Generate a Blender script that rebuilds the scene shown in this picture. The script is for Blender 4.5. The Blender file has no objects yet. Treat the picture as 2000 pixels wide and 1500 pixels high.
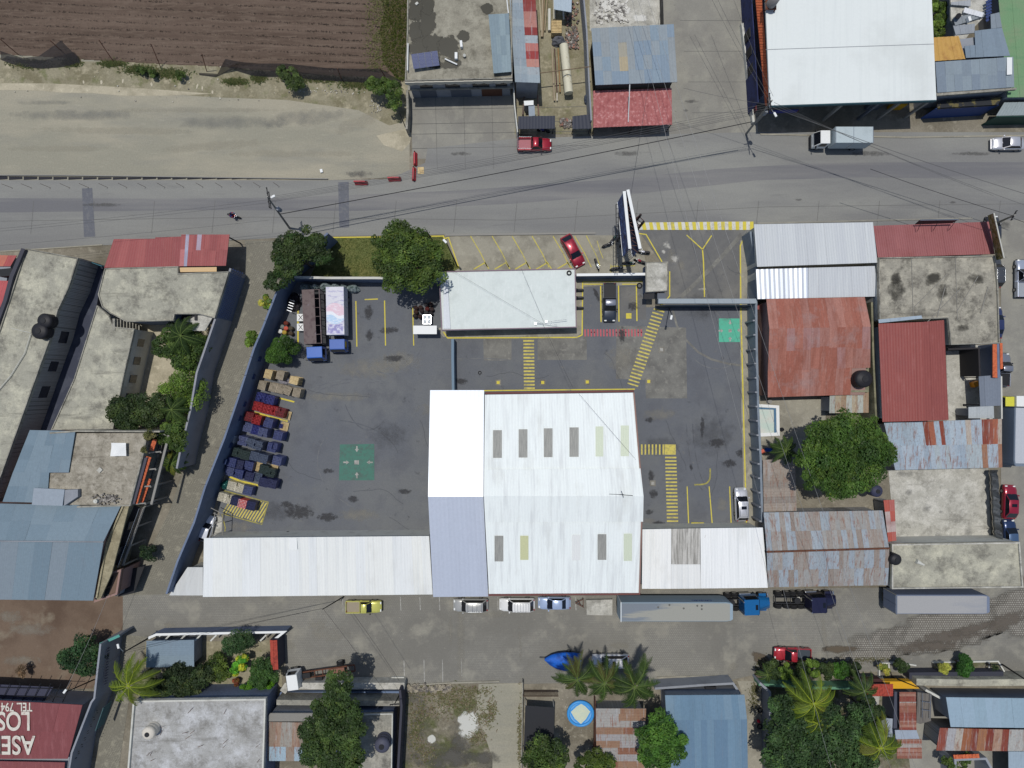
import bpy, bmesh, math, random
import numpy as np
from mathutils import Vector, Matrix, Euler
R = math.radians
C = bpy.context.scene.collection
scene = bpy.context.scene
# ---------------------------------------------------------------- camera
CAMH, F = 82.5, 1155.0          # camera height (m), focal length in px of a 2000 px wide picture
cd = bpy.data.cameras.new('camera'); cam = bpy.data.objects.new('camera', cd); C.objects.link(cam)
cam.location = (0, 0, CAMH); cam.rotation_euler = (0, 0, 0)
cd.sensor_fit = 'HORIZONTAL'; cd.angle = 2*math.atan(1000/F); cd.clip_end = 3000; cd.clip_start = 0.5
scene.camera = cam
# ---------------------------------------------------------------- light
SDX, SDY = .115, -.175           # shadow offset per metre of height
sdir = Vector((SDX, SDY, -1)).normalized()
elev = math.asin(-sdir.z); azim = math.atan2(-sdir.x, -sdir.y)
w = bpy.data.worlds.new('World'); scene.world = w; w.use_nodes = True
nt = w.node_tree; bg = nt.nodes['Background']
sky = nt.nodes.new('ShaderNodeTexSky'); sky.sky_type = 'NISHITA'; sky.sun_disc = False
sky.sun_elevation = elev; sky.sun_rotation = azim
nt.links.new(sky.outputs[0], bg.inputs[0]); bg.inputs[1].default_value = 0.08
sd = bpy.data.lights.new('sun', 'SUN'); sd.energy = 2.65; sd.angle = R(.5); sd.color = (1, .965, .91)
sun = bpy.data.objects.new('sun', sd); C.objects.link(sun)
sun.rotation_euler = sdir.to_track_quat('-Z', 'Y').to_euler(); sun.location = (0, 0, 60)
scene.view_settings.view_transform = 'Standard'; scene.view_settings.look = 'None'
scene.view_settings.exposure = 0.0; scene.view_settings.gamma = 1
# ---------------------------------------------------------------- helpers
def P(x, y, h=0.0, z=None):
    k = (CAMH-h)/F
    return Vector(((x-1000)*k, (750-y)*k, h if z is None else z))
def lin(c):
    return tuple(((v/255)/12.92 if v/255 <= .04045 else ((v/255+.055)/1.055)**2.4) for v in c)
def hx(c): return lin(c)+(1,)
rnd = random.Random(7)
def tag(o, label=None, cat=None, group=None, kind=None):
    if label: o['label'] = label
    if cat: o['category'] = cat
    if group: o['group'] = group
    if kind: o['kind'] = kind
    return o
WO = {}
def worg(o):
    return WO.get(o.name, Vector((0, 0, 0))) if o else Vector((0, 0, 0))
def thing(name, label, cat, loc, rz=0, group=None):
    o = bpy.data.objects.new(name, None); C.objects.link(o); o.empty_display_size = .3
    o.location = loc; o.rotation_euler = (0, 0, rz); WO[o.name] = Vector(loc)
    return tag(o, label, cat, group)
class MB:
    def __init__(s): s.v = []; s.f = []; s.c = []; s.has = False; s.sm = []
    def face(s, pts, col=None, smooth=False):
        n = len(s.v); s.v += [tuple(p) for p in pts]; s.f.append(tuple(range(n, n+len(pts))))
        s.c.append(col or (1, 1, 1)); s.sm.append(smooth)
        if col: s.has = True
    def mesh(s, vs, fs, col=None, smooth=False):
        n = len(s.v); s.v += [tuple(p) for p in vs]
        for f in fs: s.f.append(tuple(n+i for i in f)); s.c.append(col or (1, 1, 1)); s.sm.append(smooth)
        if col: s.has = True
    def box(s, a, b, col=None, M=None):
        x0, y0, z0 = a; x1, y1, z1 = b
        vs = [Vector(p) for p in ((x0,y0,z0),(x1,y0,z0),(x1,y1,z0),(x0,y1,z0),(x0,y0,z1),(x1,y0,z1),(x1,y1,z1),(x0,y1,z1))]
        if M: vs = [M @ p for p in vs]
        s.mesh(vs, [(3,2,1,0),(4,5,6,7),(0,1,5,4),(1,2,6,5),(2,3,7,6),(3,0,4,7)], col)
    def cbox(s, c, d, rz=0, col=None, ry=0, rx=0):
        M = Matrix.Translation(Vector(c)) @ Euler((rx, ry, rz)).to_matrix().to_4x4()
        s.box((-d[0]/2,-d[1]/2,-d[2]/2), (d[0]/2,d[1]/2,d[2]/2), col, M)
    def prism(s, poly, z0, z1, col=None, top=True, bottom=True):
        a = sum(poly[i-1][0]*poly[i][1]-poly[i][0]*poly[i-1][1] for i in range(len(poly)))
        if a < 0: poly = poly[::-1]
        n = len(poly)
        zb = z0 if hasattr(z0, '__len__') else [z0]*n
        vs = [(p[0], p[1], zb[i]) for i, p in enumerate(poly)]+[(p[0], p[1], z1) for p in poly]
        fs = [(i, (i+1) % n, n+(i+1) % n, n+i) for i in range(n)]
        if top: fs.append(tuple(range(n, 2*n)))
        if bottom: fs.append(tuple(range(n-1, -1, -1)))
        s.mesh(vs, fs, col)
    def tube(s, pts, r, n=8, col=None, caps=True, smooth=True):
        pts = [Vector(p) for p in pts]; rs = r if hasattr(r, '__len__') else [r]*len(pts)
        vs = []; up = None
        for i, p in enumerate(pts):
            d = (pts[min(i+1, len(pts)-1)]-pts[max(i-1, 0)]).normalized()
            ref = Vector((0, 0, 1)) if abs(d.z) < .9 else Vector((1, 0, 0))
            u = d.cross(ref).normalized(); w_ = u.cross(d)
            for k in range(n):
                t = 2*math.pi*k/n; vs.append(p+(u*math.cos(t)+w_*math.sin(t))*rs[i])
        fs = []
        for i in range(len(pts)-1):
            for k in range(n):
                fs.append((i*n+k, i*n+(k+1) % n, (i+1)*n+(k+1) % n, (i+1)*n+k))
        s.mesh(vs, fs, col, smooth)
        if caps:
            s.mesh(vs[:n], [tuple(range(n))], col); s.mesh(vs[-n:], [tuple(range(n-1, -1, -1))], col)
    def build(s, name, mat, parent=None, bevel=0, local=False, smooth=False):
        o0 = Vector((0, 0, 0)) if local else worg(parent)
        if not s.has and mat.name in ACOL: s.has = True; s.c = [ACOL[mat.name]]*len(s.f)
        me = bpy.data.meshes.new(name)
        me.from_pydata([(p[0]-o0.x, p[1]-o0.y, p[2]-o0.z) for p in s.v], [], s.f)
        if s.has:
            at = me.color_attributes.new('Col', 'FLOAT_COLOR', 'CORNER')
            buf = []
            for f, c in zip(s.f, s.c): buf += [c[0], c[1], c[2], 1]*len(f)
            at.data.foreach_set('color', buf)
        me.polygons.foreach_set('use_smooth', [bool(x or smooth) for x in s.sm])
        me.update(); me.materials.append(mat)
        o = bpy.data.objects.new(name, me); C.objects.link(o)
        if parent: o.parent = parent
        if not local:
            WO[o.name] = Vector(worg(parent)) if parent else Vector((0, 0, 0))
        if bevel:
            b = o.modifiers.new('bevel', 'BEVEL'); b.width = bevel; b.segments = 2; b.limit_method = 'ANGLE'
        return o
def top(name, mb, mat, label, cat, group=None, bevel=0, kind=None):
    """a top-level thing that is one mesh, its origin at its base centre"""
    xs = [p[0] for p in mb.v]; ys = [p[1] for p in mb.v]; zs = [p[2] for p in mb.v]
    c = Vector(((min(xs)+max(xs))/2, (min(ys)+max(ys))/2, min(zs)))
    mb.v = [(p[0]-c.x, p[1]-c.y, p[2]-c.z) for p in mb.v]
    o = mb.build(name, mat, None, bevel, True); o.location = c
    WO[o.name] = c
    return tag(o, label, cat, group, kind)
def offset_poly(pts, w):
    """left and right offset of a polyline with mitred corners"""
    L, Rr = [], []
    n = len(pts)
    for i in range(n):
        p = Vector(pts[i][:2])
        d0 = (p-Vector(pts[i-1][:2])).normalized() if i else None
        d1 = (Vector(pts[i+1][:2])-p).normalized() if i < n-1 else None
        if d0 is None: d0 = d1
        if d1 is None: d1 = d0
        n0 = Vector((-d0.y, d0.x)); n1 = Vector((-d1.y, d1.x)); m = (n0+n1)
        m = m.normalized() if m.length > 1e-6 else n0
        k = w/2/max(.35, m.dot(n0))
        L.append(p+m*k); Rr.append(p-m*k)
    return L, Rr
def inset(poly, d):
    a = sum(poly[i-1][0]*poly[i][1]-poly[i][0]*poly[i-1][1] for i in range(len(poly)))
    pts = [Vector(p[:2]) for p in (poly if a > 0 else poly[::-1])]
    out = []; n = len(pts)
    for i in range(n):
        d0 = (pts[i]-pts[i-1]).normalized(); d1 = (pts[(i+1) % n]-pts[i]).normalized()
        n0 = Vector((-d0.y, d0.x)); n1 = Vector((-d1.y, d1.x)); m = (n0+n1)
        m = m.normalized() if m.length > 1e-6 else n0
        out.append(pts[i]+m*(d/max(.4, m.dot(n0))))
    return out
# ---------------------------------------------------------------- materials
MC = {}; ACOL = {}
def mat(name, col, rough=.85, metal=0.0, layers=(), fine=(.10, 9), bump=(.25, 14), attr=False, spec=.3, coat=0, brick=None, trans=0):
    if name in MC: return MC[name]
    m = bpy.data.materials.new(name); m.use_nodes = True; MC[name] = m
    if attr: ACOL[name] = lin(col)
    t = m.node_tree; N = t.nodes; L = t.links; b = N['Principled BSDF']
    b.inputs['Roughness'].default_value = rough; b.inputs['Metallic'].default_value = metal
    b.inputs['Specular IOR Level'].default_value = spec
    if coat: b.inputs['Coat Weight'].default_value = coat; b.inputs['Coat Roughness'].default_value = .08
    if trans: b.inputs['Transmission Weight'].default_value = trans
    tc = N.new('ShaderNodeNewGeometry')
    src = tc.outputs['Position']
    def noise(scale, det=5, st=(1, 1, 1), off=0, rz=0, rgh=.6):
        mp = N.new('ShaderNodeMapping'); mp.inputs['Scale'].default_value = st
        mp.inputs['Location'].default_value = (off*7.3, off*3.1, off); mp.inputs['Rotation'].default_value = (0, 0, rz)
        n = N.new('ShaderNodeTexNoise'); n.inputs['Scale'].default_value = scale; n.inputs['Detail'].default_value = det
        n.inputs['Roughness'].default_value = rgh
        L.new(src, mp.inputs[0]); L.new(mp.outputs[0], n.inputs[0]); return n.outputs[0]
    def mr(x, lo, hi, a=0., z=1.):
        r = N.new('ShaderNodeMapRange'); r.inputs[1].default_value = lo; r.inputs[2].default_value = hi
        r.inputs[3].default_value = a; r.inputs[4].default_value = z; L.new(x, r.inputs[0]); return r.outputs[0]
    def mix(a, bb, f, mode='MIX'):
        x = N.new('ShaderNodeMix'); x.data_type = 'RGBA'; x.blend_type = mode
        if hasattr(f, 'links'): L.new(f, x.inputs[0])
        else: x.inputs[0].default_value = f
        for i, q in ((6, a), (7, bb)):
            if hasattr(q, 'links'): L.new(q, x.inputs[i])
            else: x.inputs[i].default_value = q
        return x.outputs[2]
    cur = hx(col)
    if attr:
        a = N.new('ShaderNodeAttribute'); a.attribute_name = 'Col'; cur = a.outputs[0]
    if brick:
        bt = N.new('ShaderNodeTexBrick'); mp = N.new('ShaderNodeMapping'); mp.inputs['Rotation'].default_value = (0, 0, brick.get('rz', 0))
        L.new(src, mp.inputs[0]); L.new(mp.outputs[0], bt.inputs[0])
        bt.inputs['Color1'].default_value = hx(brick['c1']); bt.inputs['Color2'].default_value = hx(brick['c2'])
        bt.inputs['Mortar'].default_value = hx(brick['m']); bt.inputs['Scale'].default_value = 1
        bt.inputs['Mortar Size'].default_value = brick.get('ms', .02)
        bt.inputs['Brick Width'].default_value = brick.get('w', .3); bt.inputs['Row Height'].default_value = brick.get('h', .15)
        cur = bt.outputs[0]
    for i, l in enumerate(layers):
        f = noise(l.get('s', .4), l.get('d', 6), l.get('st', (1, 1, 1)), l.get('o', i+1+len(name) % 5), l.get('rz', 0), l.get('r', .6))
        f = mr(f, l.get('lo', .45), l.get('hi', .6), 0, l.get('a', 1))
        cur = mix(cur, hx(l['c']), f)
    if fine:
        f = mr(noise(fine[1], 4, off=11, rgh=.7), .25, .75, 1-fine[0]*1.6, 1+fine[0]*1.6)
        cr = N.new('ShaderNodeCombineColor'); [L.new(f, cr.inputs[k]) for k in range(3)]
        cur = mix(cur, cr.outputs[0], 1.0, 'MULTIPLY')
    if hasattr(cur, 'links'): L.new(cur, b.inputs['Base Color'])
    else: b.inputs['Base Color'].default_value = cur
    if bump:
        bn = N.new('ShaderNodeBump'); bn.inputs['Strength'].default_value = bump[0]; bn.inputs['Distance'].default_value = .05
        L.new(noise(bump[1], 6, off=5), bn.inputs['Height']); L.new(bn.outputs[0], b.inputs['Normal'])
    return m
ORD = ('first','second','third','fourth','fifth','sixth','seventh','eighth','ninth','tenth','eleventh','twelfth','thirteenth','fourteenth','fifteenth')
def g3(a, b=None, s=.4, lo=.4, hi=.62, **k): return dict(c=a, s=s, lo=lo, hi=hi, **k)
# concrete family
def conc(name, base, dark, light, o=0, s=.35, amt=1, **k):
    return mat(name, base, .92, 0, [dict(c=light, s=s*1.6, lo=.46, hi=.66, o=o+1, a=.85*amt, r=.74, d=10), dict(c=dark, s=s*1.3, lo=.5, hi=.64, o=o+2, a=.8*amt, r=.75, d=9), dict(c=dark, s=s*1.2, lo=.6, hi=.68, o=o+5, a=.5*amt, st=(.25,2.2,1), rz=.3),
               dict(c=dark, s=s*5, lo=.55, hi=.72, o=o+3, a=.55*amt), dict(c=light, s=s*8, lo=.6, hi=.75, o=o+4, a=.45*amt)], fine=(.12, 7), **k)
m_conc = conc('weathered_concrete', (140, 138, 128), (92, 90, 84), (175, 171, 158))
m_conc_pale = conc('pale_concrete', (172, 170, 160), (128, 126, 118), (205, 203, 194), 3)
m_conc_white = conc('limewashed_concrete', (160, 160, 157), (118, 116, 111), (196, 198, 200), 9, .3)
m_conc_dark = conc('dark_concrete', (112, 109, 102), (68, 66, 60), (150, 146, 134), 5, .3)
m_conc_cream = conc('cream_stained_concrete', (158, 156, 142), (104, 102, 94), (196, 193, 172), 12, .25)
m_gravel_gray = mat('compacted_gravel', (145, 142, 127), .95, 0, [dict(c=(162, 156, 138), s=.09, lo=.45, hi=.62, st=(.5, 1.6, 1), a=.9), dict(c=(132, 131, 122), s=.2, lo=.5, hi=.7, st=(.4, 2, 1), a=.6),
               dict(c=(172, 168, 150), s=1.3, lo=.6, hi=.75, st=(.4, 2, 1), a=.5)], fine=(.09, 5), bump=(.4, 3))
m_sand = mat('pale_sand', (176, 168, 146), .95, 0, [dict(c=(150, 143, 122), s=.5, lo=.45, hi=.65, a=.9), dict(c=(192, 184, 160), s=1.5, lo=.55, hi=.7)], fine=(.08, 5), bump=(.4, 4))
m_dirtbank = mat('dirt_bank', (143, 137, 115), .95, 0, [dict(c=(116, 110, 86), s=.35, lo=.45, hi=.65, a=.9), dict(c=(166, 158, 134), s=.9, lo=.55, hi=.7), dict(c=(104, 108, 70), s=.6, lo=.56, hi=.68, a=.7)], fine=(.14, 4), bump=(.8, 2))
m_soil = mat('brown_soil', (103, 88, 77), .97, 0, [dict(c=(88, 74, 64), s=.3, lo=.4, hi=.6, st=(.15,1.5,1)), dict(c=(112,98,86), s=2.2, lo=.5, hi=.66, st=(.2,1.6,1), a=.7), dict(c=(104, 90, 78), s=.7, lo=.55, hi=.7, a=.6, st=(.4,1,1))], fine=(.12, 6), bump=(.6, 4))
m_lotsoil = mat('bare_lot_soil', (112, 96, 82), .97, 0, [dict(c=(92, 76, 64), s=.12, lo=.42, hi=.6), dict(c=(132, 122, 106), s=.3, lo=.56, hi=.7, a=.8)], fine=(.08, 5), bump=(.3, 5))
m_road = mat('worn_road_concrete', (132, 132, 128), .9, 0, [dict(c=(118, 118, 117), s=.06, lo=.4, hi=.62, st=(.12, 2.2, 1), o=2), dict(c=(141, 141, 135), s=.12, lo=.5, hi=.68, st=(.3, 1.5, 1), a=.8),
               dict(c=(110, 110, 108), s=.9, lo=.6, hi=.75, st=(.3, 2, 1), a=.5)], fine=(.06, 6), bump=(.15, 9))
m_roadband = mat('tyre_darkened_lane', (110, 110, 112), .85, 0, [dict(c=(135, 134, 130), s=.2, lo=.45, hi=.7, st=(.15, 2.5, 1), a=.8)], fine=(.05, 6), bump=(.15, 9))
m_side = mat('side_street_concrete', (142, 140, 131), .9, 0, [dict(c=(128, 126, 119), s=.15, lo=.4, hi=.6), dict(c=(152, 150, 138), s=.5, lo=.5, hi=.7, a=.7), dict(c=(112, 110, 104), s=1.6, lo=.64, hi=.74, a=.7)], fine=(.06, 6), bump=(.2, 9))
m_yard = mat('yard_asphalt', (99, 102, 107), .88, 0, [dict(c=(108, 110, 111), s=.1, lo=.42, hi=.62), dict(c=(91, 93, 98), s=.35, lo=.5, hi=.7, a=.7), dict(c=(70, 71, 74), s=.9, lo=.64, hi=.74, a=.7),
               dict(c=(118, 116, 108), s=1.4, lo=.63, hi=.78, a=.6)], fine=(.10, 8), bump=(.3, 16))
m_entry = mat('entry_asphalt', (104, 104, 103), .88, 0, [dict(c=(118, 117, 113), s=.3, lo=.45, hi=.65), dict(c=(84, 84, 85), s=.8, lo=.58, hi=.7, a=.7)], fine=(.08, 8), bump=(.3, 16))
m_patch = mat('concrete_repair_patch', (122, 121, 115), .9, 0, [dict(c=(104, 103, 99), s=.5, lo=.42, hi=.62), dict(c=(140, 138, 130), s=1.6, lo=.55, hi=.7, a=.8)], fine=(.10, 8))
m_lot = mat('parking_concrete', (150, 146, 132), .9, 0, [dict(c=(126, 122, 110), s=.35, lo=.45, hi=.65), dict(c=(170, 166, 150), s=.9, lo=.55, hi=.7, a=.7)], fine=(.08, 7))
m_paver = mat('paver_street', (134, 132, 124), .92, 0, [dict(c=(116, 114, 107), s=.1, lo=.42, hi=.6), dict(c=(146, 143, 131), s=.3, lo=.52, hi=.68, a=.8), dict(c=(158, 154, 140), s=2.5, lo=.62, hi=.75, a=.5)], fine=(.07, 5), bump=(.3, 12),
               brick=dict(c1=(136, 134, 126), c2=(130, 128, 121), m=(108, 106, 98), w=.28, h=.24, ms=.02))
m_lane = mat('cobble_lane', (134, 131, 118), .95, 0, [dict(c=(118, 115, 104), s=.25, lo=.42, hi=.62), dict(c=(152, 148, 132), s=1.2, lo=.55, hi=.72, a=.8)], fine=(.1, 5), bump=(.5, 7),
               brick=dict(c1=(137, 134, 121), c2=(127, 124, 112), m=(104, 101, 90), w=.3, h=.22, ms=.025, rz=R(70)))
m_weeds = mat('weedy_ground', (120, 114, 98), .97, 0, [dict(c=(86, 90, 56), s=.3, lo=.45, hi=.58, a=.9), dict(c=(146, 140, 124), s=.5, lo=.54, hi=.66), dict(c=(96, 84, 70), s=1.1, lo=.55, hi=.7, a=.8), dict(c=(82, 80, 74), s=.15, lo=.52, hi=.62, a=.7)], fine=(.2, 3), bump=(.8, 4))
m_lawn = mat('mown_lawn', (98, 104, 60), .95, 0, [dict(c=(108, 108, 62), s=.4, lo=.45, hi=.65), dict(c=(66, 78, 38), s=1.2, lo=.5, hi=.7)], fine=(.18, 5), bump=(.8, 9))
m_grassrough = mat('rough_grass', (92, 100, 54), .95, 0, [dict(c=(120, 114, 76), s=.3, lo=.45, hi=.6), dict(c=(62, 80, 34), s=.5, lo=.5, hi=.62)], fine=(.2, 4), bump=(.9, 6))
m_ground = mat('bare_ground', (132, 126, 112), .95, 0, [dict(c=(108, 102, 88), s=.2, lo=.42, hi=.62), dict(c=(152, 146, 130), s=.7, lo=.55, hi=.7)], fine=(.12, 4), bump=(.5, 5))
# paint
def paint(name, col, wear=.35, under=(120, 119, 114)):
    return mat(name, col, .8, 0, [dict(c=under, s=2.2, lo=.6-.26*wear, hi=.78-.2*wear, a=.85, r=.75, d=8), dict(c=under, s=.5, lo=.56, hi=.7, a=.5)], fine=(.05, 10), bump=(.1, 20))
m_yel = paint('yellow_road_paint', (205, 190, 74), .25)
m_yel_faded = paint('faded_yellow_paint', (200, 186, 96), .4, (110, 108, 98))
m_yel_dim = paint('dull_yellow_paint', (160, 152, 76), .6, (88, 88, 84))
m_wht_paint = paint('white_road_paint', (206, 205, 196), .35)
m_wht_faded = paint('faded_white_paint', (176, 175, 168), .85)
m_green_paint = paint('teal_green_paint', (74, 118, 104), .5, (84, 88, 86))
m_green_new = paint('fresh_teal_paint', (88, 176, 148), .3, (92, 120, 110))
m_red_paint = paint('faded_red_paint', (162, 92, 92), .7, (100, 98, 96))
# sheet metals
def sheet(name, attr=True, rough=.6, metal=.0, rust=None, col=(150, 160, 168), rl=.52, fine=(.05, 3), spec=.4, streak=True):
    ly = []
    if streak: ly.append(dict(c=tuple(int(v*.82) for v in col), s=1.0, lo=.55, hi=.75, st=(3, .25, 1), a=.35))
    if rust: ly += [dict(c=rust, s=1.3, lo=rl, hi=rl+.12, st=(2.6, .45, 1), o=4, a=.8, r=.7, d=8), dict(c=(168,170,172), s=1.2, lo=.56, hi=.68, st=(3, .3, 1), o=9, a=.5), dict(c=tuple(int(v*.8) for v in rust), s=3, lo=.6, hi=.72, a=.5)]
    return mat(name, col, rough, metal, ly, fine=fine, bump=(.08, 6), attr=attr, spec=.15)
m_white_roof = mat('white_sheet_roofing', (219, 224, 221), .55, 0, [dict(c=(206,212,210), s=.5, lo=.5, hi=.75, st=(5,.15,1), a=.5), dict(c=(196,200,196), s=.12, lo=.52, hi=.7, a=.5)], fine=(.015, 3), bump=(.05, 6))
m_office_roof = mat('grey_white_roof', (208, 216, 212), .6, 0, [dict(c=(186,194,190), s=.5, lo=.5, hi=.7, a=.5), dict(c=(222,226,224), s=1.2, lo=.55, hi=.7, st=(3,.4,1), a=.6)], fine=(.03, 4))
m_white_rib = mat('white_ribbed_sheet', (222, 226, 226), .6, 0, [dict(c=(206, 210, 210), s=.5, lo=.48, hi=.7, st=(4, .1, 1), a=.65), dict(c=(188, 188, 180), s=.25, lo=.56, hi=.74, st=(1.5, .5, 1), a=.35), dict(c=(170,160,148), s=5, lo=.7, hi=.76, st=(.8,.3,1), a=.5)], fine=(.015, 3), bump=(.05, 6), attr=True)
m_galv = sheet('galvanised_sheet', True, .7, .0, col=(146, 156, 166), fine=(.05, 3))
m_galv_shiny = mat('bare_zinc_alum_sheet', (214, 220, 230), .45, .35, [], fine=(.03, 3), bump=(.04, 5), attr=True)
m_rustsheet = sheet('rust_streaked_sheet', True, .8, 0, rust=(132, 94, 78), rl=.52, col=(146, 152, 158), fine=(.09, 4))
m_rustred = mat('red_rusted_sheet', (150, 100, 86), .85, 0, [dict(c=(136, 84, 70), s=.6, lo=.45, hi=.65, st=(2.2, .35, 1), a=.7), dict(c=(164, 124, 114), s=1.0, lo=.52, hi=.7, st=(3, .5, 1), a=.7), dict(c=(150, 132, 130), s=.35, lo=.56, hi=.7, a=.5)], fine=(.1, 4), attr=True)
m_redsheet = mat('red_painted_sheet', (144, 76, 74), .6, 0, [dict(c=(158, 100, 96), s=.9, lo=.55, hi=.7, st=(3, .5, 1), a=.45), dict(c=(132, 72, 70), s=.35, lo=.5, hi=.7, a=.5)], fine=(.05, 4), attr=True)
m_clay = mat('clay_tile', (196, 104, 68), .85, 0, [dict(c=(170, 84, 56), s=2.5, lo=.5, hi=.65)], fine=(.12, 6), attr=False)
m_redtile = mat('red_clay_tile', (166, 72, 58), .85, 0, [dict(c=(132, 56, 48), s=3, lo=.5, hi=.65)], fine=(.14, 6))
m_orangesheet = mat('ochre_corrugated_sheet', (190, 150, 82), .7, 0, [dict(c=(164, 120, 66), s=1, lo=.5, hi=.7, st=(1, 1, 1))], fine=(.05, 5))
# plain
def pl(name, col, rough=.7, metal=0, fine=(.06, 8), **k): return mat(name, col, rough, metal, k.pop('layers', ()), fine=fine, bump=k.pop('bump', (.08, 12)), **k)
m_dark = pl('dark_steel', (42, 43, 46), .6, .3)
m_black = pl('black_plastic', (36, 36, 40), .55)
m_tyre = pl('tyre_rubber', (34, 34, 35), .9)
m_glass = pl('dark_glass', (22, 25, 32), .08, 0, fine=None, bump=None, spec=.6)
m_rim = pl('wheel_rim', (150, 152, 155), .35, .8)
m_chrome = pl('bright_metal', (190, 194, 198), .25, .9, fine=None)
m_lampw = pl('head_lamp', (226, 228, 226), .15, 0, fine=None, spec=.6)
m_lampr = pl('tail_lamp', (140, 26, 26), .25, 0, fine=None)
m_white = pl('white_paint', (226, 228, 226), .5, fine=(.02, 8))
m_offw = pl('off_white_plaster', (196, 196, 188), .85, layers=[dict(c=(160, 158, 150), s=.7, lo=.52, hi=.7, a=.6)])
m_grayp = pl('grey_plaster', (142, 146, 152), .9, layers=[dict(c=(120, 124, 130), s=.5, lo=.5, hi=.7, a=.6)])
m_bluewall = pl('blue_painted_wall', (108, 120, 142), .9, layers=[dict(c=(92, 104, 126), s=.4, lo=.48, hi=.68, a=.7), dict(c=(126, 142, 166), s=1.4, lo=.6, hi=.74, a=.6)])
m_bluegray = pl('blue_grey_wall', (108, 120, 144), .88, layers=[dict(c=(88, 98, 118), s=.5, lo=.48, hi=.66, a=.6)])
m_greenwall = pl('green_painted_wall', (96, 140, 112), .85)
m_yelwall = pl('yellow_painted_wall', (206, 156, 36), .85)
m_pinkwall = pl('pinkish_plaster', (150, 122, 114), .9, layers=[dict(c=(126, 104, 98), s=.6, lo=.5, hi=.7, a=.6)])
m_block = mat('grey_block_wall', (168, 166, 162), .95, 0, [dict(c=(138, 136, 132), s=.4, lo=.5, hi=.7, a=.5)], brick=dict(c1=(168, 166, 162), c2=(156, 154, 150), m=(118, 116, 112), w=.4, h=.2, ms=.02))
m_wood = pl('pallet_wood', (206, 184, 138), .85, layers=[dict(c=(176, 154, 114), s=2, lo=.45, hi=.65)])
m_woodgray = pl('weathered_pallet_wood', (164, 152, 132), .9, layers=[dict(c=(136, 126, 108), s=2, lo=.45, hi=.65)])
m_woodpole = pl('timber', (128, 112, 92), .9, layers=[dict(c=(98, 84, 68), s=2, lo=.45, hi=.65)])
m_polec = pl('pole_concrete', (140, 138, 132), .9)
m_wire = pl('cable_sheath', (38, 38, 40), .7, fine=None, bump=None)
m_wirel = pl('aluminium_wire', (150, 150, 150), .5, .4, fine=None, bump=None)
m_rustiron = pl('rusty_iron', (104, 68, 52), .9, layers=[dict(c=(78, 50, 40), s=2, lo=.5, hi=.65)])
m_vcol = mat('painted_surface', (200, 200, 200), .6, 0, [], fine=(.05, 8), bump=(.05, 10), attr=True)
m_vgloss = mat('gloss_plastic', (200, 200, 200), .4, 0, [], fine=(.03, 8), bump=None, attr=True)
m_tarp = pl('grey_tarpaulin', (96, 98, 104), .7, bump=(.8, 4))
m_bluetarp = pl('blue_tarpaulin', (26, 94, 190), .6, bump=(.9, 3), layers=[dict(c=(20, 70, 150), s=1.2, lo=.5, hi=.65)])
m_waterm = pl('pool_water', (190, 206, 196), .1, 0, fine=None, bump=None, layers=[dict(c=(170, 140, 100), s=1.6, lo=.58, hi=.68, a=.8), dict(c=(204, 206, 198), s=.6, lo=.4, hi=.6)])
m_bark = pl('bark', (96, 84, 70), .95, bump=(.8, 8))
m_rubble = mat('stone_rubble', (140, 136, 130), .95, 0, [dict(c=(96, 92, 88), s=2, lo=.45, hi=.6)], attr=True)
m_solar = mat('solar_cells', (34, 52, 104), .4, .0, brick=dict(c1=(36, 54, 108), c2=(32, 48, 98), m=(120, 130, 150), w=.16, h=.16, ms=.006), fine=None, bump=None, spec=.2)
m_sky_panel = pl('translucent_sheet', (172, 170, 158), .5)
PAINTS = {}
def carpaint(col, name=None, metal=.25, rough=.32):
    k = name or 'car_paint_%d_%d_%d' % col
    return mat(k, col, rough, metal, (), fine=None, bump=None, coat=.8, spec=.5)
# leaf material
def leafmat(name, rough=.55):
    m = bpy.data.materials.new(name); m.use_nodes = True; t = m.node_tree; N = t.nodes; L = t.links
    b = N['Principled BSDF']; b.inputs['Roughness'].default_value = rough; b.inputs['Specular IOR Level'].default_value = .25
    a = N.new('ShaderNodeAttribute'); a.attribute_name = 'Col'; L.new(a.outputs[0], b.inputs['Base Color'])
    tr = N.new('ShaderNodeBsdfTranslucent'); L.new(a.outputs[0], tr.inputs[0])
    mx = N.new('ShaderNodeMixShader'); mx.inputs[0].default_value = .25
    out = N['Material Output']; L.new(b.outputs[0], mx.inputs[1]); L.new(tr.outputs[0], mx.inputs[2]); L.new(mx.outputs[0], out.inputs[0])
    return m
m_leaf = leafmat('foliage')
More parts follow.
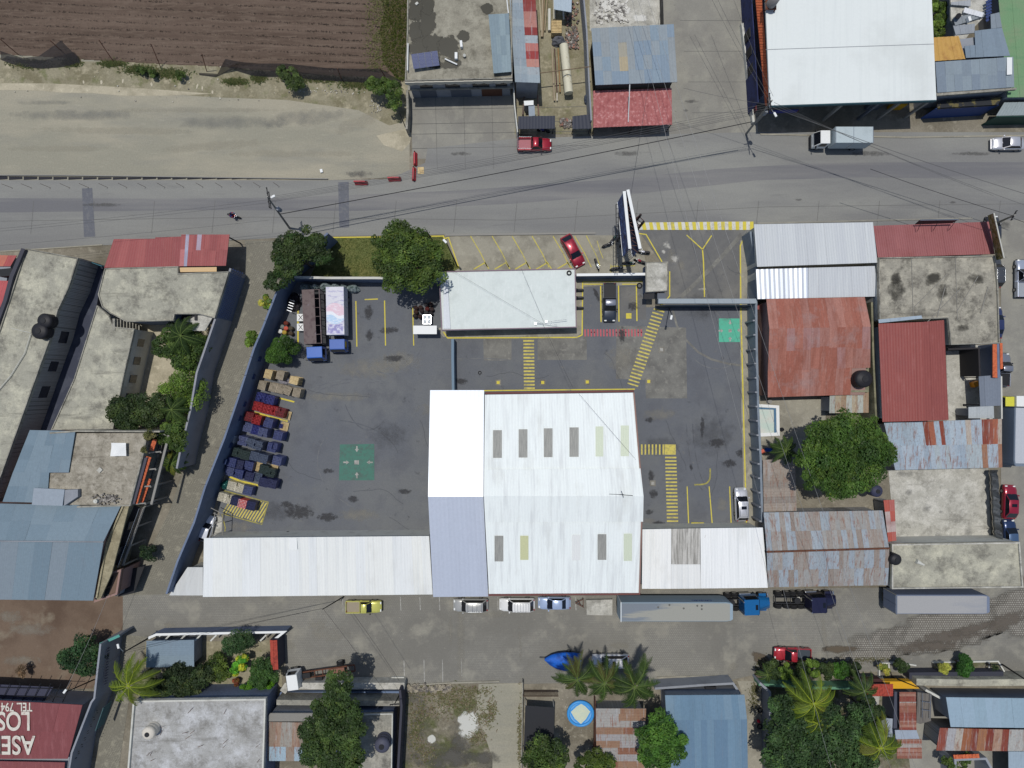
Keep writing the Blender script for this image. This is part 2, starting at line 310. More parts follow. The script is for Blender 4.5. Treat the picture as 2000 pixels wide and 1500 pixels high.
# soft edged stains: alpha = falloff attribute against noise
def stainmat(name, col, seed=1, s=1.6, rough=.85, amt=.85, hard=.18):
    m = bpy.data.materials.new(name); m.use_nodes = True; t = m.node_tree; N = t.nodes; L = t.links
    b = N['Principled BSDF']; b.inputs['Base Color'].default_value = hx(col); b.inputs['Roughness'].default_value = rough
    b.inputs['Specular IOR Level'].default_value = .3
    g = N.new('ShaderNodeNewGeometry'); mp = N.new('ShaderNodeMapping'); mp.inputs['Location'].default_value = (seed*5.1, seed*2.2, 0)
    n = N.new('ShaderNodeTexNoise'); n.inputs['Scale'].default_value = s; n.inputs['Detail'].default_value = 7; n.inputs['Roughness'].default_value = .65
    L.new(g.outputs['Position'], mp.inputs[0]); L.new(mp.outputs[0], n.inputs[0])
    a = N.new('ShaderNodeAttribute'); a.attribute_name = 'Fall'
    ad = N.new('ShaderNodeMath'); ad.operation = 'ADD'; L.new(n.outputs[0], ad.inputs[0]); L.new(a.outputs['Fac'], ad.inputs[1])
    r = N.new('ShaderNodeMapRange'); r.inputs[1].default_value = .92; r.inputs[2].default_value = .92+hard; r.inputs[4].default_value = amt
    L.new(ad.outputs[0], r.inputs[0]); L.new(r.outputs[0], b.inputs['Alpha'])
    return m
def stains(name, items, z, m, label=None):
    """items: (px, py, rx, ry, rot deg) ellipses in photo pixels at height z"""
    vs = []; fs = []; fl = []
    for q_, it in enumerate(items):
        if q_: z += .0004
        x, y, rx, ry = it[:4]; ro = R(it[4]) if len(it) > 4 else 0; h = z
        c = P(x, y, h); k = (CAMH-h)/F; n0 = len(vs); n = 24
        vs.append((c.x, c.y, z)); fl.append(.75)
        for ring, f in ((.4, .62), (.7, .42), (1.0, .0)):
            for i in range(n):
                t = 2*math.pi*i/n; ax = rx*k*ring*math.cos(t); ay = ry*k*ring*math.sin(t)
                vs.append((c.x+ax*math.cos(ro)-ay*math.sin(ro), c.y+ax*math.sin(ro)+ay*math.cos(ro), z)); fl.append(f)
        for i in range(n): fs.append((n0, n0+1+i, n0+1+(i+1) % n))
        for q in range(2):
            for i in range(n):
                a = n0+1+q*n+i; b = n0+1+q*n+(i+1) % n; fs.append((a, a+n, b+n, b))
    me = bpy.data.meshes.new(name); me.from_pydata(vs, [], fs)
    at = me.attributes.new('Fall', 'FLOAT', 'POINT'); at.data.foreach_set('value', fl)
    me.materials.append(m); o = bpy.data.objects.new(name, me); C.objects.link(o); o['kind'] = 'structure'; return o
# ---------------------------------------------------------------- ground pieces
LV = {}
def ground(name, pts, m, z, kind='structure'):
    mb = MB(); mb.face([P(x, y, z) for x, y in pts]); o = mb.build(name, m); me = o.data
    if me.polygons[0].normal.z < 0: me.flip_normals()
    o['kind'] = kind; return o
def ribbon(mb, pts, wpx, z, closed=False):
    k = (CAMH-z)/F; w_ = wpx*k
    ps = [P(x, y, z) for x, y in pts]
    L, Rr = offset_poly(ps, w_)
    for i in range(len(ps)-1):
        mb.face([(Rr[i].x, Rr[i].y, z), (Rr[i+1].x, Rr[i+1].y, z), (L[i+1].x, L[i+1].y, z), (L[i].x, L[i].y, z)])
def lines(name, segs, m, z, kind='structure'):
    mb = MB()
    for pts, w_ in segs: ribbon(mb, pts, w_, z)
    o = mb.build(name, m); o['kind'] = kind; return o
def quadpx(mb, pts, z): mb.face([P(x, y, z) for x, y in pts])
# ---------------------------------------------------------------- building pieces
def wallline(mb, pts, h, th, z0=0, col=None):
    """wall along pixel points taken at height h"""
    ps = [P(x, y, h) for x, y in pts]; L, Rr = offset_poly(ps, th)
    n = len(ps)
    for i in range(n-1):
        a, b, c, d = L[i], L[i+1], Rr[i+1], Rr[i]
        mb.face([(d.x,d.y,h), (c.x,c.y,h), (b.x,b.y,h), (a.x,a.y,h)], col)
        mb.face([(a.x,a.y,z0), (a.x,a.y,h), (b.x,b.y,h), (b.x,b.y,z0)], col)
        mb.face([(d.x,d.y,h), (d.x,d.y,z0), (c.x,c.y,z0), (c.x,c.y,h)], col)
    for i in (0, n-1):
        mb.face([(L[i].x,L[i].y,z0), (Rr[i].x,Rr[i].y,z0), (Rr[i].x,Rr[i].y,h), (L[i].x,L[i].y,h)], col)
def wall(name, label, pts, h, th, m, cat='wall', group=None, cap=None):
    root = thing(name, label, cat, P(pts[0][0], pts[0][1], h, 0), group=group)
    mb = MB(); wallline(mb, pts, h, th); mb.build('wall_body', m, root)
    if cap:
        mb = MB(); ps = [P(x, y, h) for x, y in pts]; L, Rr = offset_poly(ps, th+.1)
        for i in range(len(ps)-1):
            a, b, c, d = L[i], L[i+1], Rr[i+1], Rr[i]
            vs = [(q.x, q.y, z) for z in (h+.003, h+.08) for q in (a, b, c, d)]
            mb.mesh(vs, [(0,1,2,3),(7,6,5,4),(0,4,5,1),(2,6,7,3),(1,5,6,2),(3,7,4,0)])
        mb.build('coping', cap, root)
    return root
def flat(root, pts, h, mroof, mwall=None, th=.22, par=None, wi=.12, z0=0, rname='roof', wname='wall'):
    ps = [P(x, y, h) for x, y in pts]
    mb = MB(); mb.prism([p[:2] for p in ps], h-th, h); mb.build(rname, mroof, root)
    if mwall:
        mb = MB(); mb.prism(inset(ps, wi), z0, h-th-.002); mb.build(wname, mwall, root)
    if par:
        ph, pw, pm = par; k = (CAMH-h)
        a = [p for p in inset(ps, .02)]; b = inset(ps, pw+.02)
        mb = MB(); n = len(a); z1 = h+ph; z_ = h+.002
        vs = [(q.x,q.y,z_) for q in a]+[(q.x,q.y,z_) for q in b]+[(q.x,q.y,z1) for q in a]+[(q.x,q.y,z1) for q in b]
        fs = []
        for i in range(n):
            j = (i+1) % n
            fs += [(i, j, 2*n+j, 2*n+i), (n+j, n+i, 3*n+i, 3*n+j), (2*n+i, 2*n+j, 3*n+j, 3*n+i)]
        mb.mesh(vs, fs); mb.build('parapet', pm, root)
def bil(a, b, c, d, u, v): return (a*(1-u)+b*u)*(1-v)+(d*(1-u)+c*u)*v
def vary(c, a, rn): k = 1+rn.uniform(-a, a); return tuple(min(.95, v*k) for v in c)
def sheetroof(root, q, m, cols, rows=1, pal=None, pitch=.36, amp=.03, jit=.05, seed=1, th=.05, name='roof', pw=None, fix=None):
    """ribbed roof: q = corners a,b,c,d as (px,py,h); ribs run a->d, panels cols x rows"""
    rn = random.Random(seed); a, b, c, d = [P(*t) for t in q]
    W = (b-a).length; nr = max(4, int(W/pitch)); mb = MB()
    pal = pal or [(150, 160, 168)]
    pan = {}
    for i in range(cols):
        for j in range(rows):
            pan[i, j] = vary(lin(rn.choices(pal, pw)[0] if pw else rn.choice(pal)), jit, rn)
    if fix:
        for k_, v in fix.items(): pan[k_] = lin(v)
    off = [rn.uniform(-.12, .12) if rows > 1 else 0 for _ in range(cols)]
    nu = nr*2
    for j in range(rows):
        for i in range(nu):
            u0, u1 = i/nu, (i+1)/nu; ci = min(cols-1, int((u0+1e-6)*cols))
            v0 = j/rows + (off[ci]/rows if j > 0 else 0); v1 = (j+1)/rows + (off[ci]/rows if j < rows-1 else 0)
            z0 = amp if i % 2 else 0; z1 = 0 if i % 2 else amp
            lift = .012*((j+ci) % 2) + .006*(ci % 3)
            p = [bil(a,b,c,d,u0,v0), bil(a,b,c,d,u1,v0), bil(a,b,c,d,u1,v1), bil(a,b,c,d,u0,v1)]
            zz = [z0, z1, z1, z0]
            pp = [(k.x, k.y, k.z+z_+lift-amp) for k, z_ in zip(p, zz)]
            mb.face([pp[3], pp[2], pp[1], pp[0]], pan[ci, j])
    # underside and edges
    e = [(p.x, p.y, p.z-amp-.012) for p in (a, b, c, d)]; f = [(p.x, p.y, p.z-amp-.012-th) for p in (a, b, c, d)]
    k = vary(lin(pal[0]), 0, rn)
    mb.mesh(e+f, [(0,1,2,3),(4,5,6,7)]+[(i, (i+1) % 4, 4+(i+1) % 4, 4+i) for i in range(4)], k)
    return mb.build(name, m, root)
def walls(root, pts, h, m, wi=.25, z0=0, name='wall', low=.1):
    """closed wall body below a sheet roof: pts px at h (h may be list per corner)"""
    hs = h if hasattr(h, '__len__') else [h]*len(pts)
    ps = [P(x, y, hh) for (x, y), hh in zip(pts, hs)]
    mb = MB(); mb.prism(inset(ps, wi), z0, min(hs)-low); return mb.build(name, m, root)
def gable(root, pts, hs, m, name='wall', wi=.25):
    """pts px (a,b,c,d) hs heights: sloped-top wall body under a mono pitch or gable: n-gon corners each with its own top"""
    ps = [P(x, y, hh) for (x, y), hh in zip(pts, hs)]
    q = [p for p in ps]; c = sum(q, Vector())/len(q)
    ii = []
    for p in q:
        d = Vector((c.x-p.x, c.y-p.y)); l = d.length; d = d/l*wi*1.4; ii.append((p.x+d.x, p.y+d.y))
    n = len(ii); vs = [(x, y, 0) for x, y in ii]+[(x, y, p.z-.14) for (x, y), p in zip(ii, ps)]
    mb = MB(); mb.mesh(vs, [(i, (i+1) % n, n+(i+1) % n, n+i) for i in range(n)]+[tuple(range(n, 2*n))])
    return mb.build(name, m, root)
def vpanel(root, name, a, b, h, z0, z1, th, m, out=0.0, local=False):
    """upright slab from pixel a to pixel b (taken at height h) between z0 and z1"""
    p, q = P(*a, h), P(*b, h); d = (q-p); d.z = 0; L_ = d.length; d.normalize(); n = Vector((-d.y, d.x, 0))
    mb = MB(); rz = math.atan2(d.y, d.x); c = (p+q)/2+n*out
    mb.cbox((c.x, c.y, (z0+z1)/2), (L_, th, z1-z0), rz); return mb.build(name, m, root)
# ================================================================ the ground
def bigground():
    mb = MB(); s = 1500; mb.face([(-s,-s,0), (s,-s,0), (s,s,0), (-s,s,0)]); o = mb.build('ground', m_ground); o['kind'] = 'structure'
bigground()
z = .01
ground('dirt_ground', [(-400,100),(240,112),(430,125),(600,140),(800,160),(800,345),(640,352),(-400,352)], m_gravel_gray, z)
ground('dirt_bank', [(-400,95),(150,120),(240,120),(430,130),(600,145),(800,160),(800,235),(760,245),(700,215),(560,195),(420,190),(300,182),(160,170),(-400,166)], m_dirtbank, z+.006)
ground('sand_strip', [(-400,160),(100,163),(200,168),(300,174),(415,183),(330,187),(240,187),(180,182),(120,181),(80,177),(20,176),(-400,178)], m_sand, z+.012)
ground('sand_patch', [(735,265),(790,252),(805,260),(800,280),(785,296),(770,290),(750,284)], m_sand, z+.012)
ground('forecourt_pad', [(800,150),(1006,150),(1008,310),(806,310),(803,240)], m_side, z+.004)
ground('side_street', [(1290,-400),(1480,-400),(1480,290),(1290,290)], m_side, z+.02)
ground('town_road', [(-500,352),(640,352),(760,350),(830,318),(835,290),(1010,270),(1300,262),(1480,258),(2500,258),(2500,455),(1476,446),(1250,440),(1250,460),(870,458),(600,462),(480,468),(220,478),(0,490),(-500,494)], m_road, z+.024)
ground('tyre_darkened_lane', [(-500,392),(0,387),(300,388),(560,386),(900,372),(1200,350),(1400,330),(1600,318),(2000,316),(2500,320),(2500,356),(2000,352),(1700,346),(1480,352),(1250,378),(1000,398),(700,412),(400,410),(0,415),(-500,418)], m_roadband, z+.028)
ground('side_street_east', [(1955,430),(2500,430),(2500,1160),(2010,1160),(1990,1100),(1955,1040)], m_side, z+.032)
ground('cobble_lane', [(478,470),(548,470),(540,520),(575,545),(500,745),(430,965),(385,1060),(330,1163),(325,1240),(300,1240),(262,1300),(232,1500),(215,1640),(130,1640),(190,1480),(205,1300),(240,1236),(245,1165),(330,1000),(400,800),(440,620),(478,540)], m_lane, z+.016)
ground('paver_street', [(240,1162),(2500,1140),(2500,1340),(1950,1340),(1860,1312),(1500,1312),(1420,1330),(1250,1330),(800,1342),(560,1340),(555,1240),(300,1245),(240,1240)], m_paver, z+.02)
ground('bare_lot', [(-400,1150),(246,1165),(238,1236),(205,1300),(180,1345),(-400,1345)], m_lotsoil, z+.006)
ground('weedy_lot', [(788,1336),(1018,1334),(1024,1700),(770,1700)], m_weeds, z+.026)
ground('grass_strip', [(728,-300),(800,-300),(797,155),(770,158),(742,140),(745,60),(730,0)], m_grassrough, z+.018)
ground('lawn', [(604,545),(640,464),(866,461),(896,524),(858,546)], m_lawn, z+.02)
ground('parking_apron', [(868,458),(1250,456),(1262,515),(1262,545),(860,545),(897,524)], m_lot, z+.022)
ground('yard', [(565,548),(858,545),(1262,545),(1262,600),(1290,600),(1456,598),(1462,1040),(836,1062),(440,1062),(425,985),(500,745)], m_yard, z+.02)
ground('entry_drive', [(1246,448),(1472,446),(1458,598),(1300,600),(1296,520)], m_entry, z+.026)
ground('footway', [(857,640),(857,648),(866,658),(1126,658),(1137,650),(1138,560),(1262,556),(1262,543),(1120,543),(1120,640)], m_lot, z+.05)
ground('kerb_strip', [(1446,470),(1473,462),(1476,1030),(1454,1030),(1448,800),(1444,600)], m_lot, z+.05)
ground('patio', [(1483,780),(1612,780),(1614,905),(1483,905)], m_lot, z+.02)
ground('courtyard_slab', [(1735,918),(1930,912),(1936,1062),(1748,1064)], m_conc_pale, z+.02)
ground('concrete_yard', [(1848,676),(1958,672),(1960,820),(1850,822)], m_conc_pale, z+.02)
ground('junk_yard', [(1040,-300),(1158,-300),(1160,262),(1005,262),(1008,200),(1050,190)], m_dirtbank, z+.008)
ground('debris_lot', [(1150,-300),(1290,-300),(1290,60),(1152,60)], m_conc_pale, z+.014)
ground('house_court', [(275,620),(420,610),(370,840),(225,840)], m_sand, z+.014)
ground('gravel_path', [(935,1336),(1022,1334),(1022,1700),(960,1700),(962,1480),(930,1390)], m_gravel_gray, z+.032)
ground('yard_slab', [(1024,1345),(1165,1342),(1168,1700),(1024,1700)], m_ground, z+.03)
ground('driveway', [(1440,1330),(1486,1330),(1492,1700),(1462,1700),(1455,1370)], m_lot, z+.03)
ground('garden_soil', [(285,1255),(548,1250),(552,1360),(262,1365)], m_dirtbank, z+.026)
ground('garden_soil', [(1490,1345),(1760,1345),(1800,1700),(1490,1700)], m_weeds, z+.026)
ground('back_yard', [(1760,1345),(2500,1345),(2500,1700),(1790,1700)], m_side, z+.022)
# repair patches in the yard
for i, q in enumerate([[(944,661),(999,661),(999,704),(945,704)], [(1050,657),(1146,657),(1146,703),(1050,703)], [(1204,636),(1340,640),(1342,778),(1262,778),(1260,742),(1203,740)], [(1178,560),(1205,560),(1205,625),(1178,625)], [(1212,560),(1242,560),(1262,590),(1262,625),(1212,620)]]):
    ground('repair_patch', q, m_patch if i < 3 else m_entry, z+.026)
# ploughed field: real furrows
def field():
    nx, ny = 60, 420
    x0, x1, y0, y1 = -420, 796, -330, 150
    vs = []; fs = []
    rn = np.random.RandomState(3)
    jit = rn.uniform(-1, 1, (ny+1, nx+1))
    a, b = P(x0, y1), P(x1, y0)
    for j in range(ny+1):
        for i in range(nx+1):
            X = a.x+(b.x-a.x)*i/nx; Y = a.y+(b.y-a.y)*j/ny
            py = 750-Y*F/CAMH; px = 1000+X*F/CAMH
            edge = np.interp(px, [-420, 0, 240, 430, 600, 796], [96, 106, 122, 131, 146, 158])
            row = (Y+X*.048)/1.03
            ph = row-math.floor(row)
            hgt = .08*(.5+.5*math.cos(2*math.pi*ph))
            if px > 735: hgt *= .3
            if py > edge: hgt = -.3
            vs.append((X, Y, .03+hgt))
    for j in range(ny):
        for i in range(nx): q = j*(nx+1)+i; fs.append((q, q+1, q+nx+2, q+nx+1))
    me = bpy.data.meshes.new('ploughed_field'); me.from_pydata(vs, [], fs); me.materials.append(m_soil)
    me.polygons.foreach_set('use_smooth', [True]*len(fs))
    o = bpy.data.objects.new('ploughed_field', me); C.objects.link(o); o['kind'] = 'structure'
field()
def tufts(name, n, region, hmin, hmax, cols, sz, seed, label, cat, zf=.03, blade=3):
    """ground cover: many small blades, one object"""
    rn = random.Random(seed); mb = MB()
    for _ in range(n):
        r = region(rn)
        if r is None: continue
        px, py = r; p = P(px, py, zf); c = vary(lin(rn.choice(cols)), .25, rn)
        for _b in range(blade):
            t = rn.uniform(0, 2*math.pi); s = sz*rn.uniform(.5, 1.3); hh = rn.uniform(hmin, hmax)
            dx, dy = math.cos(t)*s, math.sin(t)*s
            mb.face([(p.x-dy*.25, p.y+dx*.25, p.z), (p.x+dy*.25, p.y-dx*.25, p.z), (p.x+dx, p.y+dy, p.z+hh)], c)
    o = mb.build(name, m_leaf); return tag(o, label, cat, kind='stuff')
def rows(rn):
    k = rn.randint(-8, 40); px = rn.uniform(-100, 760) if rn.random() < .8 else rn.uniform(600, 760)
    X = (px-1000)*CAMH/F; Y = (k+.5)*1.03-X*.048 + rn.gauss(0, .06) + 18*1.03
    py = 750-Y*F/CAMH
    return (px, py) if -30 < py < np.interp(px, [0, 240, 430, 600, 796], [100, 116, 125, 138, 150]) else None
tufts('seedling_rows', 17000, rows, .02, .06, [(40,32,26), (46,36,30), (52,44,32)], .12, 4, 'dark seedlings and stubble in long rows across the ploughed field', 'crop', .1)
def highlight_spots(rn):
    r = rows(rn); return None if r is None or rn.random() < .5 else (r[0], r[1]+rn.gauss(2.4,.7))
tufts('ridge_highlights', 9000, highlight_spots, .0, .02, [(126,110,94), (138,122,104), (116,102,88)], .14, 14, 'tan ridge-highlight clods lying beside the seedling rows of the ploughed field', 'flecks', .12, 1)  # tan flecks paint a highlight along each furrow ridge
def inpoly(px, py, poly):
    c = False; j = len(poly)-1
    for i in range(len(poly)):
        xi, yi = poly[i]; xj, yj = poly[j]
        if (yi > py) != (yj > py) and px < (xj-xi)*(py-yi)/(yj-yi)+xi: c = not c
        j = i
    return c
def inside(poly):
    xs = [p[0] for p in poly]; ys = [p[1] for p in poly]
    def f(rn):
        px, py = rn.uniform(min(xs), max(xs)), rn.uniform(min(ys), max(ys))
        return (px, py) if inpoly(px, py, poly) else None
    return f
tufts('grass', 6000, inside([(735,-20),(796,-20),(797,158),(780,160),(748,120),(742,60),(752,20)]), .05, .3, [(84,100,42), (112,116,60), (60,86,30), (130,122,80)], .16, 5, 'patchy green and yellow grass strip beside the ploughed field', 'grass')
tufts('field_edge_grass', 1500, lambda rn: (rn.gauss(738,13), rn.uniform(-10,140)), .02, .15, [(96,108,54),(118,120,70),(130,124,88)], .15, 15, 'sparse grass tufts creeping from the grass strip into the ploughed field', 'grass', .15, 2)
tufts('lawn_grass', 7000, inside([(606,543),(642,466),(865,463),(893,522),(858,543)]), .03, .09, [(92,104,48), (78,92,40), (112,112,62)], .1, 6, 'short green lawn between the two dark trees', 'grass', .035)
def scrub(rn):
    if rn.random() < .5: a, b, sx, sy = rn.choice([(905,1372,30,18),(850,1380,50,28),(920,1350,40,10),(960,1385,10,25),(810,1440,14,30),(880,1365,40,20)])
    else: a, b, sx, sy = rn.choice([(850,1352,40,10),(815,1400,22,30),(1015,1440,4,60),(930,1440,18,12),(945,1400,20,20),(830,1470,20,20)])
    return rn.gauss(a, sx*.55), rn.gauss(b, sy*.55)
tufts('weeds', 3000, scrub, .03, .12, [(104,106,66), (124,118,82), (92,98,56), (140,130,106), (120,104,84)], .22, 7, 'dry green and brown weeds growing over the vacant lot', 'weeds', .045, 2)
def bank(rn):
    a, b, sx, sy = rn.choice([(270,136,26,7),(330,143,30,8),(220,124,20,5),(460,160,18,5),(620,155,60,6),(140,122,14,6),(60,125,30,7),(700,165,30,8),(505,150,10,8)])
    return rn.gauss(a, sx*.6), rn.gauss(b, sy*.6)
tufts('bank_weeds', 5200, bank, .03, .2, [(80,96,52), (100,104,62), (68,84,44), (118,114,78)], .22, 8, 'rough green weeds along the dirt bank below the field', 'weeds')
def wetedge(rn):
    a, b, sx, sy = rn.choice([(1487,1300,14,12),(1620,1292,60,5),(1475,1345,8,10),(1472,1370,8,18),(1700,1288,40,4)])
    return rn.gauss(a, sx*.6), rn.gauss(b, sy*.6)
tufts('kerb_weeds', 900, wetedge, .04, .15, [(96,98,60), (116,110,76)], .14, 9, 'sparse weeds in the gutter beside the hedge trees', 'weeds', .05)
# stains
s_dark = stainmat('oil_stain', (62,62,64), 1, 2.4, .75, .65, .25); s_darks = stainmat('soft_oil_stain', (78,79,82), 4, .8, .8, .45, .5)
s_dust = stainmat('dust_stain', (150,146,134), 2, 1.1, .9, .55, .45); s_pale = stainmat('cement_stain', (196,194,186), 3, 1.5, .9, .75, .3)
s_water = stainmat('damp_stain', (62,60,52), 5, .6, .35, .85, .12); s_brown = stainmat('mud_stain', (98,88,74), 6, .8, .85, .85, .2)
s_wet = stainmat('wet_soil_stain', (88,78,66), 7, .5, .6, .8, .3); s_red = stainmat('rust_stain', (150,104,84), 8, 1.2, .9, .5, .4)
stains('yard_oil_stains', [(585,1000,44,22),(720,610,14,22),(722,655,12,16),(760,645,30,10),(560,985,20,10),(640,920,18,8),(900,745,20,10),(1276,965,14,14),(1268,1000,12,8),(1286,1022,18,8),(1372,835,6,34),(1425,905,22,12),(1450,885,20,14),(1400,865,24,14),(1350,912,5,12),(1215,655,10,24),(1272,930,10,18),(1180,590,10,10),(1165,575,6,26,20),(640,1010,30,14),(770,700,30,10),(790,960,20,8),(1236,598,16,12),(690,975,16,10),(1268,820,14,8)], .046, s_dark)
stains('yard_soft_stains', [(1390,850,70,60),(760,850,60,40),(1290,870,60,30),(930,640,60,30),(1370,600,50,40),(540,1000,60,30)], .043, s_darks)
stains('yard_dust', [(780,705,70,30),(720,720,90,30),(650,775,120,14),(1290,810,50,18),(1410,985,18,20),(1268,1018,20,10),(880,800,100,20),(700,1005,60,20),(470,1030,40,18),(1240,590,16,26),(1310,500,14,20),(1330,520,12,16),(1215,700,50,40),(1120,640,30,12)], .040, s_dust)
stains('entry_scuffs', [(1303,480,10,12,20),(1318,505,11,12,30),(1296,492,6,6),(1370,565,14,5)], .046, s_pale)
stains('road_marks', [(900,300,30,6),(1235,245,26,8),(1225,300,40,8),(700,340,40,10),(1350,198,22,5),(200,400,60,6),(1700,300,60,8),(1900,300,60,6),(1860,395,10,4),(1340,215,8,5),(1560,390,10,4),(1955,440,30,12)], .05, stainmat('road_grime', (98,97,94), 9, 1.5, .8, .6, .35))
stains('street_marks', [(640,1240,60,24),(700,1290,70,20),(560,1260,30,14),(1210,1260,30,10),(330,1220,20,8),(900,1230,12,200,0),(1610,1240,10,60,5),(1432,1302,16,14),(282,1210,8,7),(326,1222,8,7),(880,1230,6,60,0),(1016,1260,5,60,3),(620,1220,30,20),(960,1200,60,10)], .05, s_dust)
stains('street_mud', [(1490,1290,40,16,-30),(1640,1268,60,12,4),(1560,1296,70,8),(1480,1320,10,26,10)], .052, s_brown)
stains('courtyard_stains', [(1775,962,12,10),(1810,992,14,14),(1832,1048,12,14),(1768,925,30,12),(1838,1000,8,6),(1892,1040,16,14)], .046, s_darks)
stains('cement_spill', [(915,1415,32,42,0),(842,1445,12,14)], .056, stainmat('cement_dust', (196,196,188), 12, .6, .9, .95, .12))
stains('lot_damp', [(870,1480,90,40),(900,1450,40,30),(940,1480,60,20)], .052, stainmat('damp_soil', (92,90,84), 13, .5, .9, .8, .3))
stains('lot_sand', [(300,1260,60,30),(20,1205,40,20),(60,1230,70,20),(40,1290,60,16)], .03, s_dust)
stains('white_debris_marks', [(1185,10,22,18),(1215,22,26,18),(1250,35,20,12),(1172,30,14,10)], .04, stainmat('lime_dust', (214,213,206), 14, 1.0, .9, .9, .15))
stains('gravel_tracks', [(230,255,240,12,-1),(420,285,160,14,4),(120,290,160,10),(560,300,200,12),(700,240,80,20,20),(380,215,300,8)], .03, stainmat('gravel_dust', (168,163,146), 15, .5, .95, .6, .5))
stains('gravel_grey_patches', [(150,225,200,16),(450,240,180,20),(90,200,100,8),(600,230,120,24,6)], .026, stainmat('gravel_grey', (128,129,124), 16, .5, .95, .5, .5))  # greyer areas of the gravel surface
stains('gully_marks', [(163,160,3,7),(198,160,4,8),(240,158,3,9,-10),(296,164,4,8),(385,168,3,10,-15),(395,172,3,8),(415,180,3,6)], .032, stainmat('pale_wash', (190,182,160), 17, 1.4, .95, .95, .2))
# road repair bands
for q in ([(160,368),(180,367),(186,462),(164,463)], [(660,356),(681,355),(682,444),(663,445)]):
    ground('road_patch', q, mat('tarred_patch', (100,102,108), .85, 0, [dict(c=(122,122,122), s=2, lo=.5, hi=.7, a=.7)]), .046)
# paint lines
def dash(pts, w_): return (pts, w_)
Y1 = [([(636,464),(866,461),(868,466),(876,464),(897,525)],2.2), ([(1248,456),(1262,458),(1298,520)],2.2), ([(1308,530),(1308,578),(1296,592),(1286,600)],2.2),
      ([(1341,459),(1372,487),(1390,460)],2.2), ([(1372,487),(1374,510),(1376,580)],2.4), ([(1456,458),(1446,480),(1447,600),(1452,800),(1458,1026)],2.6),
      ([(866,648),(874,660),(1126,659),(1137,654),(1138,551),(1260,550)],2.4), ([(943,763),(1240,760)],2.2), ([(1256,1026),(1462,1025)],2.0),
      ([(1139,555),(1176,555),(1204,555)],2), ([(1215,555),(1246,555)],2)]
lines('kerb_paint', Y1, m_yel, .068)
# angled parking by the road
Y2 = []
for x in (919,961,1000,1039,1080,1122): Y2.append(([(x,461),(x+20,495),(x+33,522)],1.8))
for x in (957,998,1038,1079,1119)[:5]: Y2.append(([(x-12-20,526),(x-10,513),(x-2,525)],2.4))
Y2 += [([(1145,460),(1165,500),(1172,520)],1.6), ([(1193,520),(1240,519)],1.6), ([(1193,517),(1193,532)],1.6), ([(1178,505),(1172,490),(1166,470)],1.2)]
lines('parking_bay_paint', Y2, paint('bay_yellow_paint', (190,178,84), .35), .05)
Y3 = [([(1173,558),(1174,629)],2.4), ([(1208,558),(1209,628)],2.4), ([(1243,558),(1244,627)],2.4), ([(1139,557),(1166,557)],2.2), ([(1342,950),(1345,1023)],2), ([(1385,950),(1391,1023)],2), ([(1425,950),(1428,1022)],2),
      ([(695,588),(697,677)],2.2), ([(751,587),(753,675)],2.2), ([(806,600),(808,675)],2), ([(712,585),(738,584)],2.2), ([(582,598),(582,672)],3), ([(540,776),(575,785)],3), ([(497,805),(562,823)],3), ([(446,930),(470,940),(505,948)],4)]
lines('bay_lines', Y3, m_yel, .05)
arc = [(1388+9*math.cos(t), 930+0) for t in ()]
J = [(1387,915)]+[(1372+15*math.cos(t), 931+15*math.sin(t)) for t in [0,.3,.6,.9,1.2,1.5]]+[(1356,947)]
lines('arrow_paint', [(J, 3)], m_yel_dim, .05)
mbx = MB()
for i in range(15): quadpx(mbx, [(1022+i*.1,664+i*6.6),(1043+i*.1,664+i*6.6),(1043+i*.1,667.4+i*6.6),(1022+i*.1,667.4+i*6.6)], .05)
mbx.build('yellow_crosswalk', m_yel_faded)['kind'] = 'structure'
mbx = MB()
for i in range(22):
    t = i/21; cx, cy = 1287+(1236-1287)*t, 607+(752-607)*t
    quadpx(mbx, [(cx-10,cy-5.2),(cx+11,cy+1.0),(cx+10.2,cy+3.8),(cx-10.8,cy-2.4)], .05)
mbx.build('yellow_crosswalk', m_yel_faded)['kind'] = 'structure'
mbx = MB()
for i in range(7): quadpx(mbx, [(1252+i*7,868),(1255+i*7,868),(1255+i*7,888),(1252+i*7,888)], .05)
quadpx(mbx, [(1298,868),(1320,868),(1320,888),(1298,888)], .05)
for i in range(20): quadpx(mbx, [(1299+i*.2,892+i*6.9),(1321+i*.2,892+i*6.9),(1321+i*.2,895.2+i*6.9),(1299+i*.2,895.2+i*6.9)], .05)
mbx.build('yellow_crosswalk', m_yel_faded)['kind'] = 'structure'
# hatched box
mbx = MB(); H = [(438,962),(523,981),(512,1023),(432,1000)]
Hb = [P(*p, .05) for p in H]
lines('hatched_box_outline', [([(436,958),(524,981),(511,1024),(433,1003)], 2.2), ([(433,1003),(440,1030),(438,1050)], 2)], m_yel_dim, .052)
for i in range(19):
    x = 430+i*6.1
    pts = []
    for y in np.linspace(955, 1026, 40):
        X = x+(1010-y)*.62
        if inpoly(X, y, H): pts.append((X, y))
    if len(pts) > 2: ribbon(mbx, [pts[0], pts[-1]], 2.7, .05)
mbx.build('hatched_box', m_yel_faded)['kind'] = 'structure'
